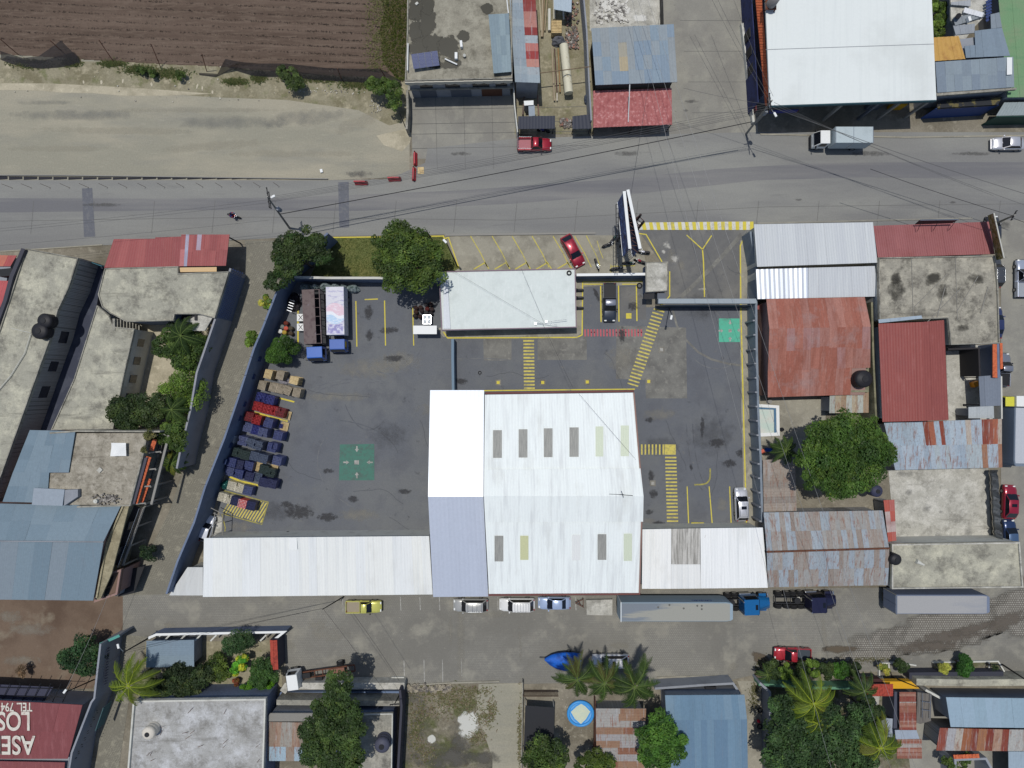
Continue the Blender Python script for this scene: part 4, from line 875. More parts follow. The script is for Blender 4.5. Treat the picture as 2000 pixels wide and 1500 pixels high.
# ---- patchwork roof house
b = B('patchwork_roof_house', 'narrow house with grey roof patched by dark red sheets above the red pickup', 'house', (1025, 80))
fx = {}
pal = [(148,160,166),(156,164,168),(140,152,160)]
fx.update({(1,1):(142,76,72),(1,2):(132,62,58),(1,3):(136,66,62),(0,0):(176,120,106),(1,4):(168,118,108),(1,5):(172,122,112),(1,6):(134,60,58),(1,8):(176,112,104),(1,9):(150,64,62),(1,10):(180,130,118),(0,1):(170,126,118)})
sheetroof(b, ((993,-40,5.0),(1044,-40,5.0),(1055,162,4.8),(1006,160,4.8)), sheet('patched_sheet', True, .7, rust=(120,88,80), rl=.62), 2, 13, pal, jit=.04, seed=17, fix=fx)
walls(b, [(993,-60),(1044,-60),(1055,162),(1005,160)], 4.8, m_grayp)
wall('plank_side_wall', 'grey plank wall left of the blue-grey roofed shop, facing the junk yard', [(1137,-40),(1146,60),(1150,150),(1155,235)], 3.0, .2, m_grayp, 'wall')
b = B('porch_wall', 'slim white wall on the left of the small fenced porch above the red pickup', 'wall', (1005,220))
mb = MB(); wallline(mb, [(1003,160),(1005,205),(1011,258)], 2.6, .15); mb.build('wall_body', m_offw, b)
for i, (x0, x1) in enumerate(((1012,1084),(1118,1156))):
    b = B('canopy_roof', ('wide' if i == 0 else 'narrow')+' dark sheet canopy over the junk yard gateway, '+('above the red pickup' if i == 0 else 'touching the red roof'), 'canopy', ((x0+x1)/2, 240))
    sheetroof(b, ((x0,227,2.6),(x1-(0 if i == 0 else 4),226 if i == 0 else 223,2.6),(x1,251,2.3),(x0,252,2.3)), pl('charcoal_sheet', (52,56,68), .6), 3, 1, pitch=.4, amp=.03, seed=4)
    mb = MB()
    for x in (x0+2, x1-3):
        for y in (230, 247): p = P(x, y, 2.3); mb.box((p.x-.05,p.y-.05,0), (p.x+.05,p.y+.05,2.22))
    mb.build('post', m_dark, b)
b = B('porch_hut', 'small hut with white and glassy roof inside the fenced porch', 'hut', (1033,215))
flat(b, [(1023,197),(1042,196),(1042,205),(1024,206)], 2.2, m_white, m_grayp, .06, None, .1); flat(b, [(1032,206.5),(1044,205.5),(1045,226),(1033,227)], 2.0, m_galv, m_grayp, .06, None, .1, rname='lower_roof')
# ---- blue-grey roofed shop with red awning
b = B('corner_shop', 'shop with blue-grey sheet roof and red corrugated awning beside the side street', 'shop', (1240, 150))
sheetroof(b, ((1155,55,5.2),(1316,47,5.2),(1323,160,4.8),(1163,166,4.8)), m_galv, 10, 4, [(132,148,160),(140,150,156),(142,149,152),(130,146,160)], jit=.03, seed=18, fix={(3,1):(158,154,140),(3,2):(170,158,132)})
walls(b, [(1155,55),(1316,47),(1323,160),(1163,166)], 4.8, pl('dark_shop_wall', (80,76,72), .9), wi=.4)
sheetroof(b, ((1159,177,3.3),(1312,172,3.3),(1313,243,2.7),(1159,249,2.7)), pl('red_corrugated_awning', (166,100,98), .75, layers=[dict(c=(196,140,138), s=3, lo=.52, hi=.66), dict(c=(146,80,80), s=1, lo=.5, hi=.68)]), 8, 1, pitch=.5, amp=.07, seed=19, name='awning')
mb = MB()
for x, y in ((1161,247),(1236,245),(1311,242)): p = P(x,y,2.6); mb.box((p.x-.06,p.y-.06,0), (p.x+.06,p.y+.06,2.6))
mb.build('awning_post', m_dark, b)
wins(b, (1163,166), (1323,160), 4.8, .4, [(.15,.4,0,2.4,m_doorg,'roller_door'),(.55,.8,0,2.4,m_doorg,'roller_door')], 1)
b = thing('awning_pole', 'thin white pole rising through the red corrugated awning', 'pole', P(1227,238,0)); mb = MB(); mb.tube([P(1227,238,2.8), P(1230,165,5.6)], .07, 6); mb.build('shaft', m_white, b)
wall('lot_fence', 'thin dark fence along the debris lot at the top of the side street', [(1293,-60),(1296,50)], 1.6, .08, m_dark, 'fence')
# ---- top left of the lower block: west houses
b = B('red_shed', 'little red and orange roof at the left edge beside the long concrete roof', 'shed', (10, 530))
sheetroof(b, ((-60,497,3.8),(32,499,3.8),(20,520,3.8),(-60,520,3.8)), m_redsheet, 5, 1, [(176,84,84),(184,110,90)], jit=.1, seed=20)
sheetroof(b, ((-60,545,3.8),(25,549,3.8),(0,600,3.8),(-60,660,3.8)), m_redsheet, 5, 1, [(178,86,88)], seed=21)
walls(b, [(-60,497),(30,499),(0,600),(-60,660)], 3.7, m_grayp)
mb = MB(); p = P(12,532,4.6); mb.cbox((p.x,p.y,4.2), (1.7,1.0,.9), .1); mb.build('dark_vent_box', m_dark, b)
def longroof(pts, h, label, name, at, m=m_conc_cream, wallm=m_grayp, cat='house', par=(.18,.14,m_conc), wi=.12):
    b = B(name, label, cat, at); flat(b, pts, h, m, wallm, .25, par, wi); return b
b = longroof([(52,485),(155,504),(136,563),(115,606),(101,659),(82,711),(48,807),(5,927),(-110,1180),(-400,1180),(-60,760),(0,645)], 5.1, 'long weathered concrete roof with two black tanks at the left edge', 'concrete_roof_house', (40,640), wallm=m_block)
for a_, b_ in (((104,645),(98,668)),((84,702),(77,725)),((66,755),(58,778))): vpanel(b, 'window', a_, b_, 5.1, 2.2, 3.6, .14, m_win, out=-.12)
wall('dark_parapet_wall', 'dark parapet wall on the left rim of the long concrete roof', [(45,486),(22,540),(10,585),(-10,640),(-60,720)], 5.6, .5, pl('charcoal_wall', (70,70,78), .9), 'wall')
top('alley_slab', (lambda mb: (mb.prism([P(x,y,1.2)[:2] for x,y in ((158,506),(202,520),(196,560),(180,640),(150,740),(105,860),(40,940),(20,960),(60,860),(110,740),(140,600))], 0, 1.2), mb)[1])(MB()), pl('dark_alley_roof', (58,62,76), .8, layers=[dict(c=(70,74,86), s=.5, lo=.5, hi=.6)]), 'dark low slab filling the narrow gap between the two concrete-roofed houses', 'low roof')  # dark slab covering the floor of the passage between the houses
b = B('teal_gate', 'teal metal gate closing the alley between the two concrete-roofed houses', 'gate', (180,520)); vpanel(b, 'gate_leaf', (157,505), (178,512), 3, 0, 3, .1, m_dark, out=0); vpanel(b, 'gate_leaf', (179,512.5), (199,520), 3, 0, 3, .1, pl('teal_metal', (44,96,108), .6), out=0)
# L-shaped house
b = longroof([(205,524),(349,520),(349,534),(448,530),(420,622),(390,614),(342,614),(340,627),(248,629),(215,612),(200,600),(192,575)], 4.9, 'pale concrete-roofed house behind the bright red awning, reached by an outside stair', 'courtyard_house', (320,570), m_conc_cream, m_bluewall, wi=.1, par=(.12,.12,m_conc))
longw = B('house_wing', 'long narrow concrete-roofed wing with white window wall facing the tree court', 'house', (180,720))
flat(longw, [(190,596),(214,616),(222,638),(264,642),(244,730),(222,838),(100,840),(145,740),(170,660)], 4.3, m_conc_cream, m_offw, .22, (.12,.12,m_conc), .1)
for i in range(5):
    t = .08+.19*i; a_ = (262-40*t, 645+190*t); b_ = (262-40*(t+.08), 645+190*(t+.08)); vpanel(longw, 'window', a_, b_, 4.3, 1.6, 3.0, .12, m_win, out=-.08)
b = B('outside_stair', 'concrete stair leading up to the roof of the courtyard house', 'stair', (245,628))
for i in range(9):
    mb = MB(); p = P(222+i*6, 634+i*.7, 4.4-i*.35); mb.box((p.x-.16,p.y-.8,p.z-.12), (p.x+.16,p.y+.8,p.z)); mb.build('tread', m_conc, b)
mb = MB(); mb.tube([P(218,628,4.2),P(275,637,1.2)], .09, 6); mb.tube([P(218,642,4.2),P(275,648,1.2)], .09, 6); mb.build('stringer', m_dark, b)
b = B('outside_stair', 'dark stair flight dropping beside the pale landing at the lane wall', 'stair', (370,620))
for i in range(9):
    mb = MB(); p = P(342+i*5, 619-i*.1, 2.2+i*.3); mb.box((p.x-.16,p.y-.5,p.z-.1), (p.x+.16,p.y+.5,p.z)); mb.build('tread', m_dark, b)
flat(b, [(390,613),(420,612),(400,646),(376,646),(376,630),(362,628)], 4.4, m_conc_pale, None, .2, rname='landing')
b = B('red_awning', 'bright red corrugated awning with two grey translucent strips, facing the main road', 'awning', (330,490))
Rp = [(148,80,79),(142,76,76),(154,86,84)]
sheetroof(b, ((222,467,4.0),(303,466,4.0),(300,521,4.6),(203,523,4.6)), m_redsheet, 5, 1, Rp, seed=22, jit=.03, pitch=.3)
sheetroof(b, ((303,463.5,4.0),(354,462,4.0),(350,520.5,4.6),(300,521,4.6)), m_redsheet, 3, 1, Rp, seed=23, jit=.03, pitch=.3)
sheetroof(b, ((354,458,4.05),(448,458,4.05),(441,519,4.6),(350,520,4.6)), m_redsheet, 12, 2, Rp, seed=24, jit=.03, pitch=.3, fix={(1,0):(160,162,180),(1,1):(150,152,172),(0,1):(176,110,110),(4,0):(164,150,164)})
mb = MB()
for x, y in ((226,470),(303,468),(354,464),(444,462),(404,462)): p = P(x,y,3.9); mb.box((p.x-.07,p.y-.07,0), (p.x+.07,p.y+.07,3.85))
mb.build('awning_post', m_dark, b)
flat(b, [(351,522.5),(423,521.5),(423,530.5),(352,531.5)], 4.75, pl('peach_boards', (206,176,132), .8), None, .06, rname='board_strip')
# lane walls
b = wall('lane_wall', 'tall blue-grey wall with pierced blocks along the left side of the lane', [(450,524),(421,620),(384,728),(372,800),(352,880),(345,915)], 4.4, .25, pl('lane_wall_paint', (146,148,154), .88, layers=[dict(c=(124,126,132), s=.4, lo=.48, hi=.66, a=.7)]))
rr = random.Random(5); mb = MB()
for r_ in range(9):
    for k in range(20):
        t = (k+.5*(r_ % 2))/20; a_ = P(450-29*t, 524+96*t, 4.4); mb.cbox((a_.x+.14, a_.y-.04, 3.9-r_*.34), (.06,.13,.13), R(-73), ry=0)
mb.build('pierced_blocks', pl('blue_block', (52,80,150), .8), b)
b = wall('yard_wall', 'blue painted wall between the lane and the stacked crates, with small vents', [(640,455),(596,496),(560,528),(544,560),(513,640),(496,680),(464,780),(438,856),(400,952),(379,1020),(347,1095),(325,1160)], 4.4, .25, m_bluewall)
mb = MB()
for x, y in ((492,700),(480,735),(462,790),(452,818),(434,872),(424,905)): p = P(x+4,y,4.0); mb.cbox((p.x+.0,p.y,2.2), (.3,.7,.35), R(-17))
mb.build('wall_vent', pl('dark_blue_vent', (40,56,92), .7), b)
rb = MB()
for i in range(12): t = i/11; p = P(546-144*t, 556+390*t, 4.4); rb.tube([p, p+Vector((-.25,.1,.6))], .02, 4)
rb.build('starter_bar', m_rustiron, b)
wall('yard_wall', 'blue wall behind the wrapped bundles, separating yard and lawn', [(562,541),(640,543),(728,543),(860,545)], 3.0, .22, m_bluewall, cap=m_offw)
wall('office_side_wall', 'blue wall with white coping between the office and the guard booth', [(1126,537),(1262,535.5)], 2.6, .25, m_bluewall, cap=m_white)
w2 = wall('parapet_fence', 'slim blue-grey wall dividing the big yard from the office yard', [(884,662),(884,700),(885,763)], 2.0, .35, pl('steel_blue_wall', (112,132,148), .8))
b = wall('boundary_wall', 'long grey buttressed wall on the right side of the yard', [(1466,452),(1478,520),(1477,600),(1478,680),(1481,800),(1486,900),(1489,1020)], 2.8, .3, pl('grey_blue_wall', (126,136,146), .9, layers=[dict(c=(104,114,124), s=.6, lo=.5, hi=.66, a=.7)]))
mb = MB()
for i in range(15): y = 626+i*28; p = P(1478+(y-680)*.033, y, 2.8); mb.box((p.x-.42,p.y-.1,0), (p.x-.14,p.y+.1,2.86))
mb.build('buttress', m_grayp, b)
b = B('entrance_gate', 'blue-grey sliding gate with overhead beam across the entrance drive', 'gate', (1380,590))
mb = MB(); p, q = P(1286,588,3.2), P(1478,586,3.2); mb.box((p.x,p.y-.32,2.7), (q.x,p.y+.32,3.2)); mb.build('beam', pl('gate_beam_paint', (148,158,164), .6), b)
mb = MB(); p, q = P(1290,596,2.4), P(1476,594,2.4)
n = 60
for i in range(n+1): x = p.x+(q.x-p.x)*i/n; mb.box((x-.02,p.y-.03,.1), (x+.02,p.y+.03,2.4))
mb.box((p.x,p.y-.04,2.4), (q.x,p.y+.04,2.5)); mb.box((p.x,p.y-.04,.05), (q.x,p.y+.04,.15)); mb.box((p.x,p.y-.015,.2),(q.x,p.y+.015,2.3)); mb.build('gate_leaf', pl('slate_gate_paint', (54,72,88), .6), b)
# ---- right block
b = B('white_shop', 'pale grey ribbed roof facing the main road right of the striped kerb', 'shop', (1590,480))
sheetroof(b, ((1473,438,4.0),(1705,434,4.0),(1714,513,4.5),(1479,521,4.5)), m_white_rib, 12, 1, [(192,196,198),(188,192,195)], jit=.02, seed=25, pitch=.34)
walls(b, [(1473,438),(1705,434),(1714,513),(1479,521)], 4.0, m_offw)
b = B('striped_roof_shop', 'narrow roof whose left half is bright zinc and right half pale grey', 'shop', (1595,550))
sheetroof(b, ((1477,526,4.2),(1579,523,4.2),(1580,582,3.8),(1480,584,3.8)), m_galv_shiny, 7, 1, [(232,236,240),(214,220,228)], jit=.05, seed=26, pitch=.6, amp=.05)
sheetroof(b, ((1579.4,523,4.2),(1709,519.5,4.2),(1714,579,3.8),(1580.4,582,3.8)), m_white_rib, 8, 1, [(190,194,197)], jit=.02, seed=27, pitch=.34)
walls(b, [(1477,526),(1709,519.5),(1714,579),(1480,584)], 3.8, m_offw)
b = B('red_roof_shop', 'dark red sheet-roofed shop facing the main road near the leaning signs', 'shop', (1820,470))
sheetroof(b, ((1706,441,3.9),(1932,433,3.9),(1943,496,4.4),(1715,503,4.4)), m_redsheet, 12, 1, [(144,88,88),(146,90,90)], jit=.02, seed=28, pitch=.3)
walls(b, [(1707,441),(1931,433),(1942,496),(1714,503)], 3.8, m_offw)
b = B('roadside_billboard', 'dark-backed tilted billboard standing on the edge of the dark red roof', 'billboard', (1825,440))
mb = MB(); a1, b1 = P(1787,438.5,4.4), P(1860,436,4.4); a2, b2 = P(1797,430,5.6), P(1872,429,5.6)
mb.mesh([a1,b1,b2,a2]+[v+Vector((0,.08,.02)) for v in (a1,b1,b2,a2)], [(0,1,2,3),(7,6,5,4),(0,4,5,1),(1,5,6,2),(2,6,7,3),(3,7,4,0)]); mb.build('board', m_black, b)
mb = MB(); mb.tube([a2,b2], .07, 6); mb.build('top_edge', m_chrome, b)
mb = MB()
for t in (.05,.5,.95): q = a2.lerp(b2, t); r_ = P(1788+68*t, 452-2*t, 4.3); mb.tube([q, r_], .035, 5)
mb.build('brace', m_dark, b)
b = B('corner_sign', 'tall moss-stained sign panel leaning at the right corner of the dark red roof', 'sign', (1945,460))
a1, b1, a2, b2 = P(1929,421,4.4), P(1946,508,4.4), P(1941,416,6.4), P(1961,504,6.4)
mb = MB(); mb.mesh([a1,b1,b2,a2]+[v+Vector((.12,0,0)) for v in (a1,b1,b2,a2)], [(0,1,2,3),(7,6,5,4),(0,4,5,1),(1,5,6,2),(2,6,7,3),(3,7,4,0)]); mb.build('board', mat('mossy_sign', (150,142,112), .9, 0, [dict(c=(112,106,50), s=1.5, lo=.42, hi=.56, a=.9), dict(c=(58,52,34), s=4, lo=.55, hi=.62, a=.9)]), b)
mb = MB(); mb.tube([a2,b2], .08, 6); mb.build('top_edge', m_offw, b)
b = longroof([(1714,503),(1942,499),(1948,560),(1951,671),(1855,674),(1850,622),(1716,626)], 4.6, 'black-stained concrete roof behind the dark red roof at the side street', 'flat_concrete_building', (1830,570), conc('black_stained_roof', (146,142,130), (86,83,76), (184,179,162), 41, .32), m_offw)
st = stains('roof_soot', [(1750,545,18,20),(1752,565,26,30),(1822,545,24,18,30),(1840,570,16,30),(1905,545,26,16),(1880,640,20,12)], 4.61, stainmat('soot_stain', (64,62,56), 44, .6, .9, .8, .3)); st.parent = b; st.location = -b.location; del st['kind']
mb = MB()
for x in (1780,1866): mb.tube([P(x,502,4.63),P(x+4,624,4.63)], .04, 4)
for q in ((1785,600,1850,535),(1868,610,1910,540),(1800,640,1880,560),(1846,560,1830,620),(1930,560,1915,612)): mb.tube([P(q[0],q[1],4.64),P(q[2],q[3],4.64)], .05, 5)
mb.build('roof_bars', m_polec, b)
sheetroof(b, ((1716,624,4.9),(1800,616,4.9),(1802,622,4.88),(1717,631,4.88)), m_galv, 4, 1, [(156,170,182)], seed=29, name='flashing_strip')
b = B('rusty_gable_house', 'house with big red-rusted gabled sheet roof beside the grey boundary wall', 'house', (1600,680))
Rr = [(158,104,90),(150,94,80),(164,116,104),(156,112,102)]
gable(b, [(1498,585),(1690,581),(1701,640),(1694,775),(1500,777),(1503,640)], [4.0,4.0,5.3,3.4,3.4,5.3], m_pinkwall)
sheetroof(b, ((1497,584,4.0),(1689,580,4.0),(1701,638,5.3),(1503,642,5.3)), m_rustred, 12, 1, Rr, jit=.05, seed=30, pitch=.3)
sheetroof(b, ((1503,642,5.3),(1700,638,5.3),(1700,718,4.1),(1500,726,4.1)), m_rustred, 12, 2, Rr+[(160,126,122),(156,118,114)], jit=.05, seed=31, pitch=.3)
sheetroof(b, ((1500,725,4.13),(1664,718,4.13),(1661,771,3.4),(1500,776,3.4)), m_rustred, 10, 1, Rr, jit=.06, seed=32, pitch=.3)
b = B('tank_terrace', 'small mossy concrete terrace carrying the black tank beside the rusty gable', 'terrace', (1680,745))
flat(b, [(1663,718),(1697,717),(1697,766),(1663,766)], 3.4, conc('mossy_concrete', (126,126,102), (98,98,76), (150,146,124), 51), m_grayp, .2)
b = B('rusty_lean_to', 'small brown and cream streaked lean-to roof just above the giant tree', 'shed', (1660,788))
sheetroof(b, ((1621,772,3.0),(1697,766,3.0),(1697,806,2.8),(1620,807,2.8)), m_rustsheet, 7, 1, [(160,148,126),(150,130,108),(164,168,160)], jit=.08, seed=33)
walls(b, [(1621,772),(1697,766),(1697,806),(1620,807)], 2.8, m_grayp)
wall('alley_wall', 'narrow mossy wall in the alley between the rusty gable and the red roof', [(1703,590),(1706,700),(1712,830)], 3.6, .25, conc('alley_wall_concrete', (120,118,96), (80,80,62), (150,146,120), 61))
b = B('red_roof_house', 'large plain red sheet roof right of the narrow dark alley', 'house', (1785,725))
sheetroof(b, ((1716,632,4.6),(1801,629,5.3),(1806,822,5.3),(1724,824,4.6)), m_redsheet, 6, 1, [(140,74,69)], jit=.02, seed=34, pitch=.35)
sheetroof(b, ((1801,629,5.3),(1844,625,4.7),(1853,820,4.7),(1806,822,5.3)), m_redsheet, 3, 1, [(138,76,71)], jit=.02, seed=35, pitch=.35)
walls(b, [(1716,632),(1844,625),(1853,820),(1724,824)], 4.5, m_offw, wi=.4, low=.2)
b = B('orange_strip_roof', 'two thin terracotta tile strips edging the dark yard beside the side street', 'roof', (1945,705))
mb = MB(); mb.prism([P(x,y,3.4)[:2] for x,y in ((1939,672),(1947,672),(1948,738),(1939,737))], 3.3, 3.4); mb.prism([P(x,y,3.4)[:2] for x,y in ((1953,670),(1958,670),(1959,720),(1954,721))], 3.3, 3.4); mb.build('tile_strip', m_clay, b)
mb = MB(); mb.prism([P(x,y,3.3)[:2] for x,y in ((1947.4,672),(1952.6,671),(1953.6,737),(1948.4,738))], 0, 3.3); mb.build('wall', m_bluegray, b)
b = B('yard_canopy', 'dark void-edged carport with slate roof beside the concrete yard', 'carport', (1925,760))
sheetroof(b, ((1912,735,3.0),(1955,732,3.0),(1955,792,2.9),(1915,794,2.9)), m_galv, 4, 1, [(116,124,136)], seed=36)
sheetroof(b, ((1892,795,2.9),(1941,793,2.9),(1942,817,2.8),(1892,817,2.8)), m_galv, 3, 1, [(168,174,176)], seed=37, name='pale_roof')
walls(b, [(1892,795),(1941,793),(1942,817),(1892,817)], 2.8, m_grayp, wi=.3)
mb = MB()
for x, y in ((1914,737),(1953,735),(1953,790),(1916,791)): p = P(x,y,2.8); mb.box((p.x-.05,p.y-.05,0), (p.x+.05,p.y+.05,2.84))
mb.build('post', m_dark, b)
wall('dark_yard_wall', 'dark wall around the sunken corner of the concrete yard', [(1852,682),(1912,680),(1914,735)], 3.4, .22, pl('soot_wall', (50,48,50), .9))
wall('side_street_wall', 'white wall along the side street in front of the slate carport', [(1956,735),(1957,818)], 2.6, .2, m_offw)
b = B('patched_roof_shed', 'long roof of alternating rust-brown and zinc panels above the courtyard', 'shed', (1850,865))
Pt = [(156,172,184),(150,164,174),(168,158,146),(140,80,66),(126,66,54),(150,92,72),(160,166,166)]
sheetroof(b, ((1727,826,3.6),(1957,818,3.6),(1957,868,3.4),(1738,872,3.4)), m_rustsheet, 22, 1, Pt, jit=.06, seed=45, pw=[3,2,2,3,3,2,1], fix={(12,0):(164,176,184),(13,0):(160,172,182),(14,0):(160,174,184),(16,0):(158,170,180),(17,0):(160,172,182)})
sheetroof(b, ((1738,871,3.42),(1957,867,3.42),(1958,913,3.2),(1749,918,3.2)), m_rustsheet, 21, 1, [(150,164,176),(160,172,182),(158,168,172),(142,84,70),(150,112,90)], jit=.06, seed=39, pw=[3,4,3,1,1])
walls(b, [(1727,826),(1957,818),(1958,912),(1748,917)], 3.1, m_block, wi=.25, low=.2)
b = B('brown_flat_shed', 'brownish grey banded roof between the boundary wall and the giant tree', 'shed', (1522,950))
sheetroof(b, ((1492,1000,3.0),(1490,898,3.0),(1553,897,2.9),(1556,998,2.9)), m_rustsheet, 7, 1, [(142,132,122),(148,138,128),(136,128,120)], jit=.04, seed=40)
walls(b, [(1490,900),(1553,900),(1556,998),(1492,1000)], 2.8, m_block)
b = B('rusted_gable_shed', 'wide gabled roof of rust-streaked zinc between white shed and concrete roof', 'shed', (1615,1070))
Rz = [(146,156,164),(150,150,148),(148,142,136),(152,162,170),(142,132,124)]
gable(b, [(1493,1002),(1723,998),(1736,1072),(1733,1142),(1501,1146),(1497,1078)], [3.6,3.6,4.9,3.6,3.6,4.9], m_block)
sheetroof(b, ((1492,1001,3.6),(1724,997,3.6),(1730,1034,4.3),(1495,1040,4.3)), m_rustsheet, 24, 1, Rz, jit=.05, seed=41)
sheetroof(b, ((1495,1039,4.33),(1730,1033,4.33),(1737,1071,4.95),(1498,1078,4.95)), m_rustsheet, 24, 1, Rz, jit=.05, seed=42)
sheetroof(b, ((1498,1078,4.95),(1737,1071,4.95),(1736,1110,4.25),(1499,1115,4.25)), m_rustsheet, 24, 1, Rz, jit=.05, seed=43)
sheetroof(b, ((1499,1114,4.28),(1736,1109,4.28),(1734,1143,3.6),(1501,1147,3.6)), m_rustsheet, 24, 1, Rz[::-1], jit=.05, seed=44)
mb = MB(); mb.tube([P(1498,1078,5.05),P(1737,1071,5.05)], .13, 6); mb.build('ridge_cap', m_rustiron, b)
b = longroof([(1740,1062),(1990,1058),(1997,1147),(1740,1150)], 4.0, 'cream-stained concrete roof with low parapet beside the parked silver trailer', 'flat_roof_building', (1865,1105), m_conc_cream, m_offw, par=(.2,.18,m_conc_pale))
b = B('gravel_roof', 'narrow strip roof of scattered red tin left of the courtyard', 'shed', (1738,1010))
sheetroof(b, ((1726,977,3.0),(1747,976,3.0),(1751,1056,2.9),(1735,1058,2.9)), m_redsheet, 2, 4, [(170,86,74),(176,160,156),(168,96,88),(160,110,112)], seed=46)
walls(b, [(1726,977),(1747,976),(1751,1056),(1735,1058)], 2.8, m_block)
sh = B('tarp_fence', 'sagging grey tarpaulin screen along the courtyard by the side street', 'fence', (1945,985))
mb = MB(); rr = random.Random(9); n = 22; pv = None
for i in range(n+1):
    t = i/n; y = 918+140*t; x0 = 1929+9*t+rr.uniform(-1.5,1.5); a_, b_, c_ = P(x0+4,y,.1), P(x0+8+rr.uniform(-1,1),y,1.5+rr.uniform(-.2,.2)), P(x0+20+rr.uniform(-1,1),y,2.4+.3*math.sin(i*1.9))
    if pv: mb.face([pv[0],pv[1],b_,a_]); mb.face([pv[1],pv[2],c_,b_])
    pv = (a_, b_, c_)
mb.build('tarpaulin', pl('grey_sheet_tarp', (112,116,120), .7, layers=[dict(c=(84,86,90), s=.9, lo=.5, hi=.65), dict(c=(150,152,154), s=2, lo=.62, hi=.7)]), sh)
mb = MB()
for i in range(8): y = 920+19*i; mb.tube([P(1936+i,y,0),P(1944+i,y,2.3)], .04, 5)
mb.build('post', m_dark, sh)
# pool
b = B('plunge_pool', 'small half-drained pool with white rim on the tiled patio', 'pool', (1503,820))
mb = MB(); o_ = [(1480,789),(1522,792),(1523,851),(1480,853)]; i_ = [(1481,795),(1516,797),(1517,845),(1481,846)]
O = [P(x,y,.25) for x,y in o_]; I = [P(x,y,.25) for x,y in i_]
for k in range(4):
    j = (k+1) % 4; mb.face([O[j],O[k],I[k],I[j]]); mb.face([(O[k].x,O[k].y,0),(O[k].x,O[k].y,.25),(O[j].x,O[j].y,.25),(O[j].x,O[j].y,0)]); mb.face([I[k],(I[k].x,I[k].y,.06),(I[j].x,I[j].y,.06),I[j]])
mb.build('rim', m_white, b)
mb = MB(); mb.face([(p.x,p.y,.09) for p in I[::-1]]); mb.build('water', m_waterm, b)
mb = MB(); mb.prism([P(x,y,.1)[:2] for x,y in ((1481,795.5),(1516,797.5),(1517,845),(1512,845),(1511,800),(1481,799))], .095, .16); mb.build('tiled_step', pl('blue_pool_tile', (76,112,140), .5), b)
# ---- gabled blue-grey house, lower left
b = B('terrace_house', 'grey sheet and rough concrete terrace roof with orange-tiled balconies above the lane', 'house', (200,910))
Gz = [(115,133,145),(121,138,149),(111,129,141)]
def ribsEW(root, a, b_, c, d, m, *k, **kw): return sheetroof(root, (d, a, b_, c), m, *k, **kw)
sheetroof(b, ((58,840,6.2),(147,842,6.2),(134,923,6.1),(25,923,6.1)), m_galv, 5, 3, Gz, jit=.02, seed=51, pitch=.3, amp=.012)
sheetroof(b, ((25,922.5,6.1),(96,922.5,6.1),(92,982,6.0),(5,980,6.0)), m_galv, 4, 2, Gz, jit=.02, seed=52, pitch=.3, amp=.012)
flat(b, [(147,846),(289,846),(277,895),(252,986),(118,986),(96,955),(98,924),(134,924)], 5.9, conc('rough_terrace_concrete', (148,142,128), (102,96,84), (178,172,158), 71, .6), None, .25, None)
flat(b, [(277.6,895),(288,893),(263,984),(252.6,986)], 5.7, pl('slate_strip_roof', (76,76,86), .8), None, .15, rname='side_roof')
walls(b, [(60,842),(289,846),(252,985),(5,980)], 5.7, m_pinkwall, wi=.3, low=.1)
flat(b, [(66,953),(126,956),(122,988),(62,986)], 6.6, m_galv, m_offw, .12, None, .2, rname='stair_hood'); flat(b, [(126.5,957),(152,956),(152,970),(125,988)], 6.5, m_grayp, None, .5, rname='hood_side')
mb = MB(); wallline(mb, [(97,846),(150,842),(312,843)], 6.3, .2); mb.build('parapet', m_conc, b)
mb = MB(); wallline(mb, [(284,862),(277,895),(253,987),(150,990)], 6.0, .2); mb.build('parapet', m_conc, b)
def tilestrip(a_, b_, w_, h_, root):
    mb = MB(); n = int((P(*b_,h_)-P(*a_,h_)).length/.22); A_, B_ = P(*a_, h_), P(*b_, h_); d = (B_-A_).normalized(); nn = Vector((-d.y, d.x, 0))
    for i in range(n):
        c = A_.lerp(B_, (i+.5)/n); mb.cbox((c.x, c.y, h_+.03*(i % 2)), (.21, w_, .12), math.atan2(d.y, d.x), rx=R(-12))
    mb.build('tile_strip', m_clay, root)
tilestrip((303,858), (296,880), .5, 5.4, b); tilestrip((291,892), (264,983), .6, 5.4, b); tilestrip((293,935), (276,984), .35, 4.6, b)
mb = MB()
for (x0, y0), (x1, y1), h_ in (((322,846),(280,985),3.0),((330,850),(296,985),5.0)):
    A_, B_ = P(x0,y0,h_), P(x1,y1,h_); d = B_-A_; c = (A_+B_)/2; mb.cbox((c.x,c.y,h_), (d.length,.3,.18), math.atan2(d.y,d.x))
mb.build('balcony_beam', m_polec, b)
for i in range(5):
    t = i/4; mb = MB(); A_ = P(322-40*t,850+134*t,5.0); mb.cbox((A_.x-.9,A_.y,5.0), (2.2,.16,.16), .1); mb.box((A_.x+.0,A_.y-.1,0),(A_.x+.2,A_.y+.1,4.95)); mb.build('balcony_column', m_polec, b)
b2 = MB(); A_, B_ = P(318,850,3.0), P(276,984,3.0); d = B_-A_; c = (A_+B_)/2; b2.cbox((c.x-.9,c.y,2.9), (d.length,1.7,.12), math.atan2(d.y,d.x)); b2.build('balcony_floor', pl('dark_floor', (70,66,68), .8), b)
b3 = MB()
for i in range(46):
    t = i/45; A_ = P(321-42*t,848+136*t,4.0); b3.cbox((A_.x,A_.y,3.5), (.03,.03,1.0))
A_, B_ = P(321,848,4), P(279,984,4); b3.tube([A_, B_], .04, 5); b3.build('railing', m_dark, b)
b = B('grey_gable_house', 'large blue-grey gabled sheet roof with pink wall and railings facing the lane', 'house', (100,1080))
